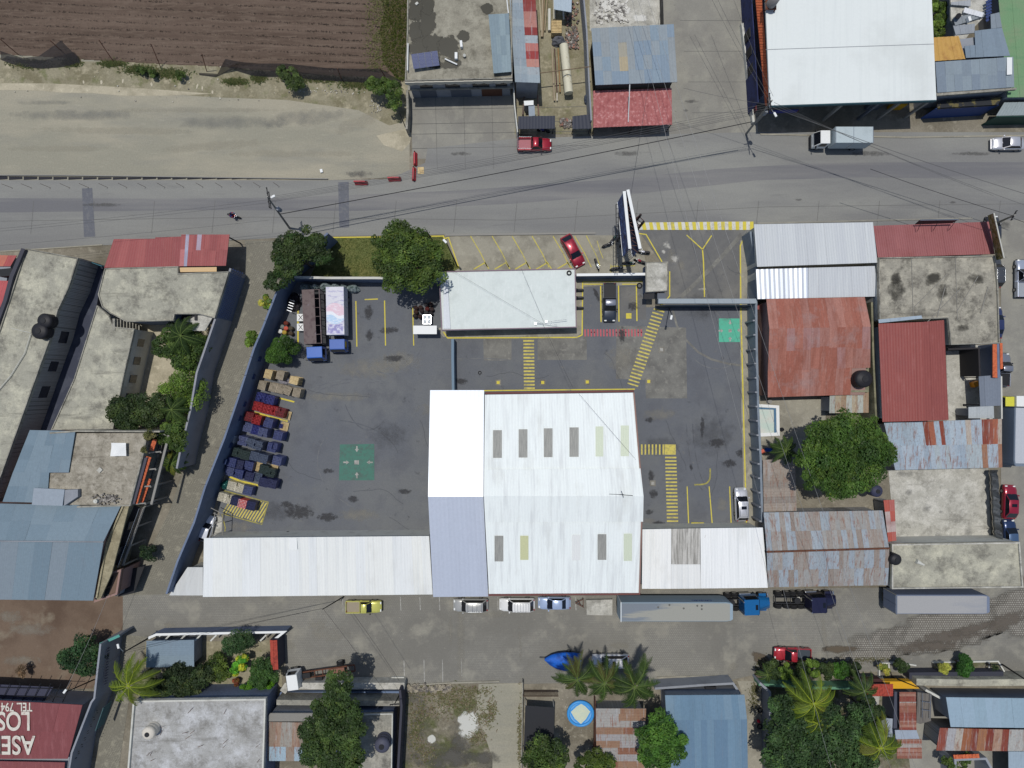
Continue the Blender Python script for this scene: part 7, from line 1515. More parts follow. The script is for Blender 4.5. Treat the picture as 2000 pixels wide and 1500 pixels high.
# ---- road barriers
for x, y, rz, lb in ((703,354,0,'leftmost red plastic road barrier, lying along the road edge'),(769,346.5,2,'red plastic barrier between the leftmost one and the upright pair'),(809.5,307,90,'upper red barrier of the pair turned across the road edge'),(807,337,88,'lower red barrier of the pair, beside the plywood square')):
    t = thing('road_barrier', lb, 'barrier', (0,0,0), group='red plastic barriers at the dirt road entrance'); put(t, x, y, rz, .9)
    sec = [(x_, [(-.28*k,0),(-.28*k,.12),(-.12*k,.4),(-.09*k,.9),(.09*k,.9),(.12*k,.4),(.28*k,.12),(.28*k,0)]) for x_, k in ((-.88,.8),(-.82,1),(.82,1),(.88,.8))]
    mb = loft(sec); mb.sm = [False]*len(mb.f); mb.build('body', pl('red_barrier_plastic', (168,44,54), .5), t, .02, True); bxp(t, 'cap', m_dark, (.7,-.06,.9), (.86,.06,.98), .01)
mb = MB(); mb.cbox(P(822,333,.08), (.85,.95,.05), .02); top('plywood_square', mb, m_wood, 'plywood square lying beside the lower red barrier', 'board')
mb = MB(); mb.cbox(P(628,334,.15), (.35,.45,.25), .2); top('white_block', mb, m_white, 'small white block on the dirt ground above the road', 'block')
for i in range(15):
    x = 25+37.2*i; mb = MB(); b_ = P(x, 367.5-i*.2, 0); mb.tube([b_, b_+Vector((-.25-rnd.uniform(0,.1),.1,1.5))], .025, 5)
    top('edge_stake', mb, m_rustiron, ORD[i]+' leaning iron stake from the left along the upper road edge', 'stake', 'iron stakes along the road edge')
# ---- net fence of the field
for i, (x0, y0, x1, y1, lb) in enumerate(((36,107,0,76,'leftmost leaning wooden net post'),(131,110,98,79,'leaning net post behind the peaked shade net'),(222,121,193,78,'leaning post by the pale sand in the gap of the net'),(314,132,295,86,'leaning post above the green bank weeds'),(404,140,394,105,'thin leaning post left of the sagging net end'),(668,157,659,134,'leaning post in the middle of the dark net'),(756,156,742,133,'leaning post at the right end of the dark net'))):
    mb = MB(); mb.tube([P(x0,y0,0), P(x1,y1,3.2)], .05, 6); top('net_post', mb, m_rustiron, lb, 'post', 'posts of the shade net fence')
m_net = bpy.data.materials.new('black_netting'); m_net.use_nodes = True; b_ = m_net.node_tree.nodes['Principled BSDF']; b_.inputs['Base Color'].default_value = hx((44,42,44)); b_.inputs['Roughness'].default_value = .9; b_.inputs['Alpha'].default_value = .78
def net(lo, hi, lb):
    mb = MB()
    for i in range(len(lo)-1):
        a, b2, c, d = P(*lo[i]), P(*lo[i+1]), P(*hi[i+1]), P(*hi[i]); m1, m2 = (a+d)/2+Vector((0,-.1,-.15)), (b2+c)/2+Vector((0,-.1,-.15))
        mb.face([a,b2,m2,m1]); mb.face([m1,m2,c,d])
    top('shade_net', mb, m_net, lb, 'net')
net([(0,116,.1),(20,124,.1),(45,130,.1),(80,134,.1),(110,132,.1),(140,128,.1),(157,123,.1)], [(0,99,1),(20,106,.6),(45,113,.5),(75,110,.8),(98,94,1.5),(119,79,2.2),(152,112,.5)], 'dark peaked shade net sagging along the left part of the field edge')
net([(388,146,.1),(418,150,.1),(438,143,.1),(455,136,.1),(500,150,.1),(560,150,.1),(610,156,.1),(680,160,.1),(740,164,.1),(785,168,.1)], [(388,142,.3),(425,144,.4),(440,115,1.6),(470,121,1.5),(505,124,1.5),(560,124,1.6),(640,133,1.6),(690,134,1.7),(742,134,1.7),(783,158,.6)], 'long dark shade net hanging along the right part of the field edge')
# ---- billboard
t = thing('billboard', 'tall two-sided white-edged billboard over the motorcycles by the road', 'billboard', P(1212,480,0))
def bpan(a, b_, label_m, nm, side):
    A0, B0 = P(*a, 11.0), P(*b_, 11.0); mb = MB(); d = (B0-A0); L_ = d.length; rz = math.atan2(d.y, d.x); c = (A0+B0)/2
    mb.cbox((c.x,c.y,8.9), (L_,.1,4.2), rz); mb.build(nm, label_m, t); n_ = Vector((-math.sin(rz), math.cos(rz), 0))*side
    mb = MB(); mb.cbox((c.x,c.y,11.06), (L_,.36,.12), rz); mb.build('top_edge', m_white, t); mb = MB(); mb.cbox((c.x,c.y,6.75), (L_,.2,.1), rz); mb.build('bottom_edge', m_white, t)
    return c, L_, rz, n_
m_ad = mat('navy_advert', (44,62,110), .6, 0, [dict(c=(64,92,146), s=.9, lo=.5, hi=.56, st=(1,1,1)), dict(c=(150,170,200), s=2.6, lo=.6, hi=.64, st=(1,1,2)), dict(c=(26,34,70), s=.7, lo=.56, hi=.6)], bump=None)
bpan((1219,374), (1230,486), m_ad, 'panel', -1); bpan((1226,371), (1250,486), m_ad, 'panel', 1)
mb = MB()
for x, y in ((1206,470),(1219,462),(1224,474),(1211,482)): b0 = P(x,y,0); mb.tube([b0, b0+Vector((0,0,10.6))], .16, 8)
mb.build('mast', m_dark, t); mb = MB(); q = [P(x,y,0) for x, y in ((1206,470),(1219,462),(1224,474),(1211,482))]
for k in range(9):
    for i in range(4): a, b_ = q[i], q[(i+1) % 4]; mb.tube([(a.x,a.y,1+k*1.1),(b_.x,b_.y,2.1+k*1.1)], .05, 5)
for k in range(7): a = P(1222.5+k*1.2,390+k*15,10.4); b_ = P(1229+k*3,390+k*15,10.4); mb.tube([a,b_], .06, 5); mb.tube([a,P(1229+(k+1)*3 if k < 6 else 1246,390+(k+.9)*15,10.4)], .05, 5)
mb.build('truss', pl('brown_truss', (88,66,62), .8), t)
mb = MB()
for x in (1203,1208): mb.tube([P(x,399,6.8),P(x+1.5,515,6.8)], .05, 5)
for k in range(14): mb.tube([P(1203+k*.1,399+k*8.7,6.8),P(1208+k*.1,399+k*8.7,6.8)], .03, 4)
for k in range(3): mb.tube([P(1208,420+k*40,6.8),P(1216+k*3,420+k*40,6.8)], .05, 5)
mb.build('catwalk', m_dark, t)
# ---- stacks
def pallet_mesh(m, nm='pallet'):
    mb = MB()
    for i in range(7): mb.box((-.6,-.5+i*.15,.10), (.6,-.5+i*.15+.1,.125))
    for y in (-.45,0,.45): mb.box((-.6,y-.05,.02), (.6,y+.05,.098))
    for y in (-.5,-.05,.4): mb.box((-.6,y,.0), (.6,y+.1,.018))
    me = mb.build(nm, m, local=True); d = me.data; bpy.data.objects.remove(me); return d
pm1, pm2 = pallet_mesh(m_wood), pallet_mesh(m_woodgray)
def inst(name, me, loc, rz, label, cat, group):
    o = bpy.data.objects.new(name, me); C.objects.link(o); o.location = loc; o.rotation_euler = (0,0,rz); return tag(o, label, cat, group)
def pstack(x, y, n, rz, me, where):
    h_ = n*.128; p = P(x, y, h_)
    for k in range(n): inst('pallet', me, (p.x+rnd.uniform(-.02,.02), p.y+rnd.uniform(-.02,.02), .05+k*.128), R(rz+rnd.uniform(-1.5,1.5)), (ORD[n-1-k]+' pallet from the top of the '+where) if k < n-1 else 'topmost pallet of the '+where, 'pallet', 'stacked wooden pallets')
for x, y, n, rz, me, wh in ((524,731,14,76,pm1,'yellowish stack just below the round bush'),(547,733,13,76,pm2,'second stack by the plastic wrap'),(574,743,15,-14,pm1,'pale stack standing right of the plastic wrap'),(512,753,13,76,pm2,'leftmost grey stack of the lower pallet row'),(533,757,12,76,pm2,'second grey stack of the lower pallet row'),(547,760,12,74,pm2,'third grey stack of the lower pallet row'),(561,763,12,66,pm2,'fourth, twisted stack of the lower pallet row'),(579,767,14,76,pm2,'rightmost grey stack of the lower pallet row'),(561,811,2,76,pm1,'low pale pair right of the bright red crates'),(556,833,2,76,pm1,'low pale pair carrying a blue crate'),(536,913,3,76,pm1,'low yellowish stack beside the junk crates'),(506,912,4,76,pm1,'yellow stack in the middle of the blue crates')): pstack(x, y, n, rz, me, wh)
def crate_mesh(col, open_=True, bottles=None):
    mb = MB(); c = lin(col); d = tuple(v*.8 for v in c); w_, l_, hh, t_ = .196, .296, .3, .022
    mb.box((-l_,-w_,0), (l_,w_,.03), d)
    for s in (-1,1): mb.box((-l_,s*w_-(t_ if s > 0 else 0),.03), (l_,s*w_+(0 if s > 0 else t_),hh), c); mb.box((s*l_-(t_ if s > 0 else 0),-w_+t_,.03), (s*l_+(0 if s > 0 else t_),w_-t_,hh), c)
    for i in range(1,3): x = -l_+2*l_*i/3; mb.box((x-.012,-w_+t_,.03), (x+.012,w_-t_,hh-.03), c)
    mb.box((-l_+t_,-.012,.03), (l_-t_,.012,hh-.031), c)
    if bottles:
        b_ = lin(bottles)
        for i in range(3):
            for j in range(2): mb.cbox((-.197+i*.197,-.095+j*.19,.2), (.09,.09,.24), .7, b_)
    o = mb.build('crate', m_vgloss, local=True); me = o.data; bpy.data.objects.remove(o); return me
CC = dict(blue=((44,54,130),None),navy=((42,48,92),(52,58,88)),red=((176,36,44),None),dkred=((140,26,38),(70,16,24)),green=((42,62,64),(34,52,46)),white=((206,200,178),(214,208,190)),grayblue=((78,88,134),(86,94,124)),steel=((72,84,110),(84,96,114)),redwhite=((212,70,70),(236,200,196)),blueg=((60,70,126),(70,80,118)))
CM = {k: crate_mesh(a, True, b_) for k, (a, b_) in CC.items()}
CN = dict(blue='bright blue',navy='dark navy',red='bright red',dkred='deep red',green='dark green',white='cream white',grayblue='grey-blue',steel='steel blue',redwhite='red and white',blueg='dull blue')
low = MB()
def cstack(x, y, n, k, wh, rz=-14, nx=2, ny=3):
    p = P(x, y, n*.305+.13); cz = math.cos(R(rz)); sz = math.sin(R(rz)); z0 = .18+(n-1)*.305
    for i in range(nx):
        for j in range(ny):
            dx, dy = (i-(nx-1)/2)*.6, (j-(ny-1)/2)*.4; X, Y = p.x+dx*cz-dy*sz, p.y+dx*sz+dy*cz
            if rnd.random() < .06: zz = z0-.305
            else: zz = z0
            inst('bottle_crate', CM[k], (X+rnd.uniform(-.015,.015), Y+rnd.uniform(-.015,.015), zz), R(rz+rnd.uniform(-2,2)), ('upper','middle','lower')[ny-1-j if j < 3 else 0]+' '+('left','right')[i]+' '+CN[k]+' crate on '+wh, 'crate', 'plastic bottle crates stacked along the blue wall')
            for q in range(n-1 if zz == z0 else n-2): low.cbox((X, Y, .18+q*.305+.15), (.58,.385,.285), R(rz), lin(CC[k][0]))
for x, y, n, k, wh in ((509,776,5,'blue','the stack under the leftmost grey pallets'),(527,781,5,'blue','the stack left of the yellow line below the pallets'),(503,794,5,'red','the first red stack by the blue wall'),(518,799,5,'red','the second red stack from the blue wall'),(532,802,5,'red','the third red stack from the blue wall'),(546,806,5,'dkred','the solid-looking red stack beside the pale pallets'),
    (486,814,5,'dkred','the lower red stack by the blue wall'),(501,820,5,'red','the lower red stack touching the yellow line'),(524,826,6,'blueg','the stack right of the lower red crates'),(484,835,6,'grayblue','the stack at the wall below the lower red crates'),(498,840,6,'blue','the second stack below the red crates'),(513,845,6,'grayblue','the third stack below the red crates'),(543,851,6,'blueg','the stack set apart above the right column'),
    (474,861,6,'grayblue','the stack beside the tall grey cabinet'),(488,865,6,'steel','the stack two places right of the grey cabinet'),(503,870,6,'steel','the stack three places right of the grey cabinet'),(531,874,6,'blueg','the middle of three stacks apart on the right'),(463,884,5,'green','the left green stack near the wall'),(479,889,5,'green','the right green stack near the wall'),(497,891,6,'steel','the stack right of the green crates'),(514,896,6,'steel','the stack left of the lowest set-apart stack'),(541,900,6,'grayblue','the lowest of three stacks apart on the right'),
    (452,903,5,'blueg','the wall-side stack below the green crates'),(467,907,4,'navy','the jumbled stack below the green crates'),(486,910,4,'blueg','the jumbled stack left of the yellow pallets'),(448,921,4,'grayblue','the lowest wall-side blue stack'),(466,926,5,'blueg','the stack over the brown painted line'),(487,931,5,'navy','the stack with the dark cover above the brown line'),(515,917,4,'green','the green stack beside the yellow pallets'),(528,923,4,'green','the green stack left of the junk crates'),
    (503,932,4,'steel','the pale-edged stack near the cream object'),(514,942,5,'navy','the dense dark stack left of the last one'),(531,945,5,'navy','the last dark stack at the lower right'),(453,949,3,'white','the upper cream stack beside the teal bags'),(467,953,3,'white','the second upper cream stack'),(484,958,4,'grayblue','the blue stack right of the upper cream crates'),(434,971,3,'white','the cream stack at the curved yellow kerb'),(446,975,3,'white','the white stack at the curved yellow kerb'),(459,979,4,'navy','the navy stack in the hatched box'),(473,984,4,'redwhite','the red and white stack in the hatched box'),(490,988,4,'navy','the last stack in the hatched box row')):
    cstack(x, y, n, k, wh)
tag(low.build('lower_crates', m_vgloss), 'lower layers of blue, red and green crates under the top crates', 'crates', kind='stuff')
inst('bottle_crate', CM['blue'], tuple(P(550,832,.32))[:2]+(.31,), R(76), 'single blue crate lying on the low pale pallets at the yellow line', 'crate', None)
mb = MB(); mb.cbox(P(457.5,856,.95), (1.0,1.05,1.9), R(-14)); top('grey_cabinet', mb, m_grayp, 'tall grey cabinet standing against the blue wall among the crates', 'cabinet', bevel=.02)
rr = random.Random(11)
def lump(name, m, px, py, rx, ry, h_, label, cat, seed, group=None, kind=None):
    rn = random.Random(seed); mb = MB(); c = P(px, py, h_*.6); k = CAMH/F; nu, nv = 16, 8; vs = []; ph = [rn.uniform(0,6) for _ in range(6)]
    for j in range(nv+1):
        for i in range(nu):
            t_ = 2*math.pi*i/nu; f = math.pi/2*j/nv; w_ = 1+.12*math.sin(3*t_+ph[0]+j)+.08*math.sin(5*t_+ph[1]-j*2); vs.append((c.x+rx*k*math.cos(t_)*math.cos(f)*w_, c.y+ry*k*math.sin(t_)*math.cos(f)*w_, .05+h_*math.sin(f)*(1+.08*math.sin(4*t_+ph[2]))))
    mb.mesh(vs, [(j*nu+i, j*nu+(i+1) % nu, (j+1)*nu+(i+1) % nu, (j+1)*nu+i) for j in range(nv) for i in range(nu)]); return top(name, mb, m, label, cat, group, kind=kind)
m_bag = pl('clear_wrapped_bundle', (140,152,152), .35, layers=[dict(c=(92,116,104), s=2.2, lo=.5, hi=.62), dict(c=(190,198,206), s=3.5, lo=.6, hi=.66)], bump=(1,6))
for i, (x, y, a, b_, lb) in enumerate(((594,561,10,8,'leftmost wrapped bundle of bottles by the blue wall'),(613,560,9,6,'second wrapped bundle from the left'),(635,559,12,9,'largest pale wrapped bundle in the row'),(654,560,9,7,'wrapped bundle right of the largest one'),(670,561,7,6,'small wrapped bundle between two bigger ones'),(688,563,12,8,'rightmost blue-tinged wrapped bundle in the row'))): lump('wrapped_bundle', m_bag, x, y, a, b_, 1.5, lb, 'bundle', 20+i, 'wrapped bundles behind the trucks')
lump('teal_bag', pl('teal_plastic', (24,76,72), .4, layers=[dict(c=(150,210,200), s=4, lo=.63, hi=.67)], bump=(1,6)), 439, 948, 9, 9, .9, 'heap of teal plastic bags against the blue wall', 'bags', 40)
lump('plastic_wrap', pl('grey_plastic_wrap', (140,138,146), .4, bump=(1,8)), 556, 744, 11, 7, .5, 'crumpled grey plastic wrap lying between the pallet stacks', 'plastic wrap', 41)
for i, (x, y) in enumerate(((500,1047),(560,1046),(690,1047),(770,1046),(455,1047),(820,1046))): lump('black_tarp_heap', pl('black_tarp', (34,35,40), .7, bump=(1,4)), x, y, 22, 6, 1.5, ORD[(4,1,0,2,3,5).index(i) if 0 else {4:0,0:1,1:2,2:3,3:4,5:5}[i]]+' black tarpaulin heap from the left along the long white shed', 'tarpaulin', 50+i, 'black tarpaulin heaps')
lump('junk_pile', pl('dark_scrap', (40,36,40), .8, layers=[dict(c=(120,116,118), s=4, lo=.6, hi=.66)], bump=(1,8)), 573, 590, 12, 18, 1.0, 'dark scrap pile between the blue wall and the brown-roofed truck', 'scrap', 60)
for i in range(5): mb = MB(); mb.cbox(P(571-i*1.5,587+i*5,1.3), (.7,.09,.06), R(-20)); top('loose_rail', mb, m_chrome, ORD[i]+' bright metal rail from the top beside the brown-roofed truck', 'rail', 'metal rails beside the wall')
def drum(x, y, col, lb, r=.29, h_=.88, gr='drums'):
    t = thing('drum', lb, 'drum', P(x,y,h_,.0), group=gr); p = P(x, y, h_); m_ = pl('drum_paint_%d_%d_%d' % col, col, .5); mb = MB(); mb.tube([(p.x,p.y,.04),(p.x,p.y,.3),(p.x,p.y,.32),(p.x,p.y,.6),(p.x,p.y,.62),(p.x,p.y,h_),(p.x,p.y,h_-.04)], [r,r,r*1.04,r,r*1.04,r,r*.9], 16, caps=False); mb.build('shell', m_, t)
    mb = MB(); mb.tube([(p.x,p.y,h_-.06),(p.x,p.y,h_-.045)], r*.92, 16); mb.build('lid', m_, t)
DG = 'dark drums beside the office'
for i, (x, y, c_) in enumerate(((812,601,(52,34,30)),(821,600,(56,40,36)),(832,595,(48,46,48)),(841,594,(50,36,32)),(812,609,(60,40,32)),(823,607,(44,34,34)),(834,603,(80,34,30)),(843,604,(54,42,40)),(810,617,(46,38,36)),(820,618,(50,34,30)),(832,610,(60,58,58)),(841,612,(44,42,44)))): drum(x, y, c_, ORD[i % 4]+' drum from the left, '+('upper','middle','lower')[i//4]+' row of dark drums above the white tank cube', gr=DG)
for x, y, c_, lb in ((547,647,(214,212,206),'white-topped drum by the blue wall above the round bush'),(555,649,(176,148,64),'ochre drum next to the white-topped drum'),(551,638,(120,124,118),'grey drum above the white-topped drum'),(558,641,(196,92,76),'salmon drum among the group above the round bush'),(558,631,(110,52,40),'rust-brown drum at the top of the group above the round bush'),(567,641,(84,76,62),'upper olive-brown drum of the right column above the bush'),(567,651,(78,64,52),'lower olive-brown drum of the right column above the bush')): drum(x, y, c_, lb, gr='drums above the round bush')
def box(name, x, y, h_, s, rz, m, lb, cat, bev=.03, z0=.05): mb = MB(); p = P(x,y,h_); mb.cbox((p.x,p.y,(h_+z0)/2), (s[0],s[1],h_-z0), R(rz)); return top(name, mb, m, lb, cat, None, bev)
for y, w_ in ((620,'upper'),(639,'lower')):
    t = thing('white_bin', w_+' of two white bins marked with an x, beside the brown-roofed truck', 'bin', P(587,y,1,0)); p = P(587,y,1.0); mb = MB(); mb.cbox((p.x,p.y,.5), (1.05,1.0,.95)); mb.build('bin_body', m_white, t, .03)
    mb = MB(); [mb.cbox((p.x,p.y,.98+.004*i), (.9,.08,.012), R(a)) for i, a in enumerate((52,-52))]; mb.build('cross_strap', m_dark, t)
t = thing('tank_cube', 'white caged tank cube beside the dark drums', 'tank', P(834,624,1.1,0)); p = P(834,624,1.1); mb = MB(); mb.cbox((p.x,p.y,.6), (1.05,1.15,1.0)); mb.build('tank', pl('milky_plastic', (186,194,200), .5), t, .08)
mb = MB(); [mb.cbox((p.x+dx,p.y,.6), (.03,1.22,1.1)) for dx in (-.55,0,.55)]; [mb.cbox((p.x,p.y+dy,.62), (1.12,.03,1.1)) for dy in (-.6,0,.6)]; mb.build('cage', m_chrome, t)
t = thing('white_canopy', 'white flat canopy left of the office corner', 'canopy', P(830,644,2,0)); mb = MB(); mb.prism([P(x,y,2.3)[:2] for x,y in ((807,636),(853,636),(853,652.5),(807,652.5))], 2.24, 2.3); mb.build('roof', m_white, t)
mb = MB(); [mb.box((P(x,y,2.2).x-.04,P(x,y,2.2).y-.04,.05),(P(x,y,2.2).x+.04,P(x,y,2.2).y+.04,2.238)) for x in (810,850) for y in (638,650)]; mb.build('post', m_chrome, t)
for x, y, lb in ((973,747,'left drain cover of the row above the warehouse'),(1060,747,'second drain cover of the row above the warehouse'),(1147,746,'third drain cover of the row above the warehouse'),(1267,745,'drain cover beside the diagonal crosswalk foot'),(1228,617,'yellow cover in the bay right of the dark grey pickup'),(1292,683,'whitish square cover in the concrete patch'),(1275,944,'white square cover left of the vertical crosswalk')):
    t = thing('drain_cover', lb, 'drain cover', P(x,y,0,.04), group='square drain covers in the yard'); p = P(x,y,.08); mb = MB(); mb.cbox((p.x,p.y,.055), (.8,.8,.03)); mb.build('frame', m_conc_dark, t); mb = MB(); mb.cbox((p.x,p.y,.076), (.42,.42,.012)) if (x,y) != (1228,617) else mb.cbox((p.x,p.y,.076), (.76,.76,.012)); mb.build('plate', m_yel if x not in (1292,1275) else m_wht_faded, t)
for x0, y0, x1, lb in ((1350,1021.5,1375,'left yellow wheel stop'),(1397,1023.5,1422,'middle yellow wheel stop'),(1437,1023.5,1462,'yellow wheel stop behind the silver suv')): a, b_ = P(x0,y0,.1), P(x1,y0,.1); mb = MB(); mb.box((a.x,a.y-.1,.05),(b_.x,a.y+.08,.17)); top('wheel_stop', mb, m_yel, lb, 'wheel stop', None, .02)
def ring(name, x, y, r, h_, lb, cat='tyre'):
    mb = MB(); p = P(x,y,h_); n = 18; mb.tube([(p.x+r*math.cos(2*math.pi*i/n),p.y+r*math.sin(2*math.pi*i/n),h_) for i in range(n+1)], .09 if r > .2 else .05, 6, caps=False); top(name, mb, m_tyre, lb, cat)
ring('old_tyre', 1249, 558, .32, .14, 'tyre lying at the top corner of the last parking bay'); ring('old_tyre', 1111.5, 533, .26, 3.25, 'black ring lying on the top right corner of the office roof'); ring('round_cover', 937, 728, .2, .1, 'small dark ring in the asphalt left of the first crosswalk', 'ring')
# roof items on the office
mb = MB(); mb.tube([P(1046,632,3.3),P(1064,631,4.0),P(1088,635,3.9)], .03, 5); mb.tube([P(1066,629,3.9),P(1107,624,3.9)], .03, 5); mb.cbox(P(1046,632,3.3), (.3,.3,.3)); mb.cbox(P(1067,629,3.4), (.3,.3,.4)); top('roof_antenna', mb, m_chrome, 'thin metal aerials near the lower right of the office roof', 'antenna')
mb = MB(); mb.tube([P(1210,966,10.6),P(1236,968,10.9)], .04, 5); mb.tube([P(1218,966,10.2),P(1218,966,11.4)], .04, 5); mb.tube([P(1190,965,11.0),P(1216,966,11.2)], .03, 5); mb.tube([P(1214,959,11.2),P(1218,972,11.2)], .03, 5); top('roof_antenna', mb, m_dark, 'thin aerial on the ridge of the white warehouse', 'antenna')
# pool ring, tyres, buckets
t = thing('paddling_pool', 'round blue-rimmed paddling pool with pale water under the palms', 'pool', P(1134,1394,0)); p = P(1134,1394,.3); mb = MB(); n = 28; mb.tube([(p.x+1.72*math.cos(2*math.pi*i/n),p.y+1.65*math.sin(2*math.pi*i/n),.25) for i in range(n+1)], .2, 8, caps=False); mb.build('rim', pl('bright_blue_vinyl', (64,148,216), .4), t)
mb = MB(); mb.tube([(p.x,p.y,.2),(p.x,p.y,.22)], 1.62, 28); mb.build('inner_lining', pl('pale_blue_vinyl', (112,168,218), .4), t)
k_ = [(-1.5,.25),(-.6,1.1),(.1,1.5),(.75,1.1),(1.5,.3),(.85,-.85),(.05,-1.62),(-.9,-.8)]; mb = MB(); mb.prism([(p.x+x*1.06,p.y+y*1.06) for x, y in k_], .222, .24); mb.build('fold', pl('bright_blue_vinyl', (64,148,216), .4), t)
mb = MB(); mb.prism([(p.x+x*.9,p.y+y*.9) for x, y in k_], .242, .256); mb.build('water', pl('pale_pool_liner', (196,206,186), .3, layers=[dict(c=(206,210,184), s=.8, lo=.5, hi=.6), dict(c=(120,140,120), s=4, lo=.68, hi=.72)]), t)
lump('black_pot', m_black, 1528, 839, 4, 4, .5, 'small black pot beside the pool on the patio', 'pot', 70); mb = MB(); p = P(1504,784,.6); mb.tube([(p.x,p.y,.02),(p.x,p.y,.6)], .3, 12); top('round_bin', mb, m_polec, 'small round grey bin above the plunge pool', 'bin')
box('blue_crate', 1502, 879, .4, (.9,.5), -5, pl('strong_blue', (36,80,170), .5), 'blue box in the clutter left of the palm by the patio', 'box'); box('red_toy', 1490, 882, .4, (.5,.6), 30, pl('salmon_plastic', (200,100,80), .5), 'salmon and white plastic piece in the patio clutter', 'plastic item')
box('orange_machine', 1909, 750, .9, (.9,.7), 20, pl('orange_machine', (206,134,30), .5), 'orange machine at the edge of the concrete yard carport', 'machine'); mb = MB(); mb.tube([P(1912,757,.8),P(1914,788,.9)], .05, 6); top('machine_arm', mb, m_dark, 'thin dark arm below the orange machine', 'pole')
box('fan_box', 1886, 791, .3, (.4,.3), 0, m_dark, 'small dark object on the concrete yard', 'box'); t = box('terra_step', 1477, 599, .9, (.9,.8), 0, m_redsheet, 'small dark red metal lid beside the rusty gable corner', 'lid')
# junk yard
mb = MB(); mb.tube([P(1101,88,1.5),P(1111,182,1.3)], .6, 20); top('white_tank_pipe', mb, pl('cream_tank_paint', (206,202,180), .6, layers=[dict(c=(170,160,128), s=1, lo=.55, hi=.7)]), 'big cream cylinder tank lying in the junk yard', 'tank')
rr = random.Random(21)
for i, (x0, y0, x1, y1, r, c_, lb) in enumerate(((1078,92,1083,197,.12,(160,146,124),'long pale pole left of the cream cylinder'),(1083,95,1088,182,.08,(86,62,60),'long maroon pipe beside the pale pole'),(1090,95,1094,180,.1,(150,120,84),'long rusty pipe touching the cream cylinder'),(1073,18,1073,60,.22,(204,204,196),'short white pipe left of the crate cage'),(1082,-20,1083,38,.2,(190,186,170),'cream pipe running off the top edge above the cage'),(1100,22,1101,38,.12,(210,210,204),'short white pipe right of the crate cage'),(1060,-20,1058,72,.14,(166,152,128),'leftmost timber of the bundle along the patchwork roof'),(1064,-20,1060,72,.1,(142,124,98),'second timber of the bundle along the patchwork roof'),(1070,-20,1064,60,.1,(156,140,114),'third, slanting timber of the bundle'),(1053,-20,1057,60,.12,(176,166,140),'pale timber against the patchwork roof wall'),(1088,182,1088,197,.1,(196,190,176),'short pale pipe end below the long pipes'),(1050,186,1052,226,.1,(128,104,92),'brown post on the porch right of the small hut'),(1024,190,1021,224,.12,(112,98,90),'brown post on the porch left of the small hut'))):
    mb = MB(); mb.tube([P(x0,y0,.35),P(x1,y1,.35)], r, 8); top('pole_or_pipe', mb, pl('pipe_paint_%d' % i, c_, .8), lb, 'pipe'); bpy.data.objects[-1].name if 0 else None
mb = MB(); mb.tube([P(1044,144,2.9),P(1155,130,3.0)], .07, 6); top('cross_pole', mb, m_woodpole, 'thin pole spanning the junk yard between the two roofs', 'pole')
t = thing('wire_cage', 'cage of yellowish slats full of wood in the junk yard', 'cage', P(1086,52,0)); p = P(1087,52,1.2); mb = MB()
for i in range(8): mb.cbox((p.x-.65+i*.19,p.y,1.2), (.05,1.7,.04)); 
for i in range(9): mb.cbox((p.x,p.y-.85+i*.21,1.24), (1.4,.04,.04))
mb.cbox((p.x,p.y,.6), (1.4,1.7,1.1)); mb.build('slats', m_wood, t)
lump('tarp_heap', m_tarp, 1091, 78, 13, 10, 1.0, 'dark grey tarpaulin heap above the cream cylinder', 'tarpaulin', 71); lump('tarp_heap', pl('slate_sheeting', (74,82,96), .7, bump=(1,5)), 1146, 192, 5, 9, .9, 'small slate tarpaulin by the gateway canopy', 'tarpaulin', 72)
b = B('shed_awning', 'bright zinc sheet awning over the rubble at the top of the junk yard', 'awning', (1100,10)); sheetroof(b, ((1080,-40,2.8),(1118,-40,2.8),(1116,24,2.6),(1082,18,2.6)), m_galv, 3, 1, [(170,184,194)], seed=80)
mb = MB(); rr = random.Random(31)
for i in range(420):
    x, y = rr.choice([(rr.uniform(1104,1130), rr.uniform(0,95)),(rr.uniform(1106,1126), rr.uniform(60,95)),(rr.uniform(1094,1118), rr.uniform(232,250))]); s = rr.uniform(.08,.3); mb.cbox(P(x,y,rr.uniform(.05,.18)), (s,s*rr.uniform(.6,1.4),s), rr.uniform(0,3), vary(lin(rr.choice([(160,156,150),(120,112,104),(96,88,84),(150,110,96)])),.3,rr))
for i in range(90): x, y = rr.uniform(1160,1225), rr.uniform(0,45); s = rr.uniform(.1,.4); mb.cbox(P(x,y,rr.uniform(.06,.14)), (s*2,s,.08), rr.uniform(0,3), ry=rr.uniform(-.1,.1), col=vary(lin((206,204,196)),.15,rr))
for i in range(160): x, y = rr.choice([(rr.gauss(650,50),rr.gauss(178,3)),(rr.gauss(735,6),rr.uniform(195,222)),(rr.uniform(0,800),rr.uniform(130,200))]); s = rr.uniform(.04,.18); mb.cbox(P(x,y,.08), (s,s,s*.6), rr.uniform(0,3), vary(lin((190,186,172)),.2,rr))
for i in range(110): x, y = rr.uniform(1020,1160), rr.uniform(1345,1500); s = rr.uniform(.04,.12); mb.cbox(P(x,y,.08), (s,s,s*.6), rr.uniform(0,3), vary(lin((176,172,160)),.3,rr))
tag(mb.build('scattered_rubble', m_rubble), 'broken stones and concrete scraps scattered over the junk yard and dirt bank', 'rubble', kind='stuff')
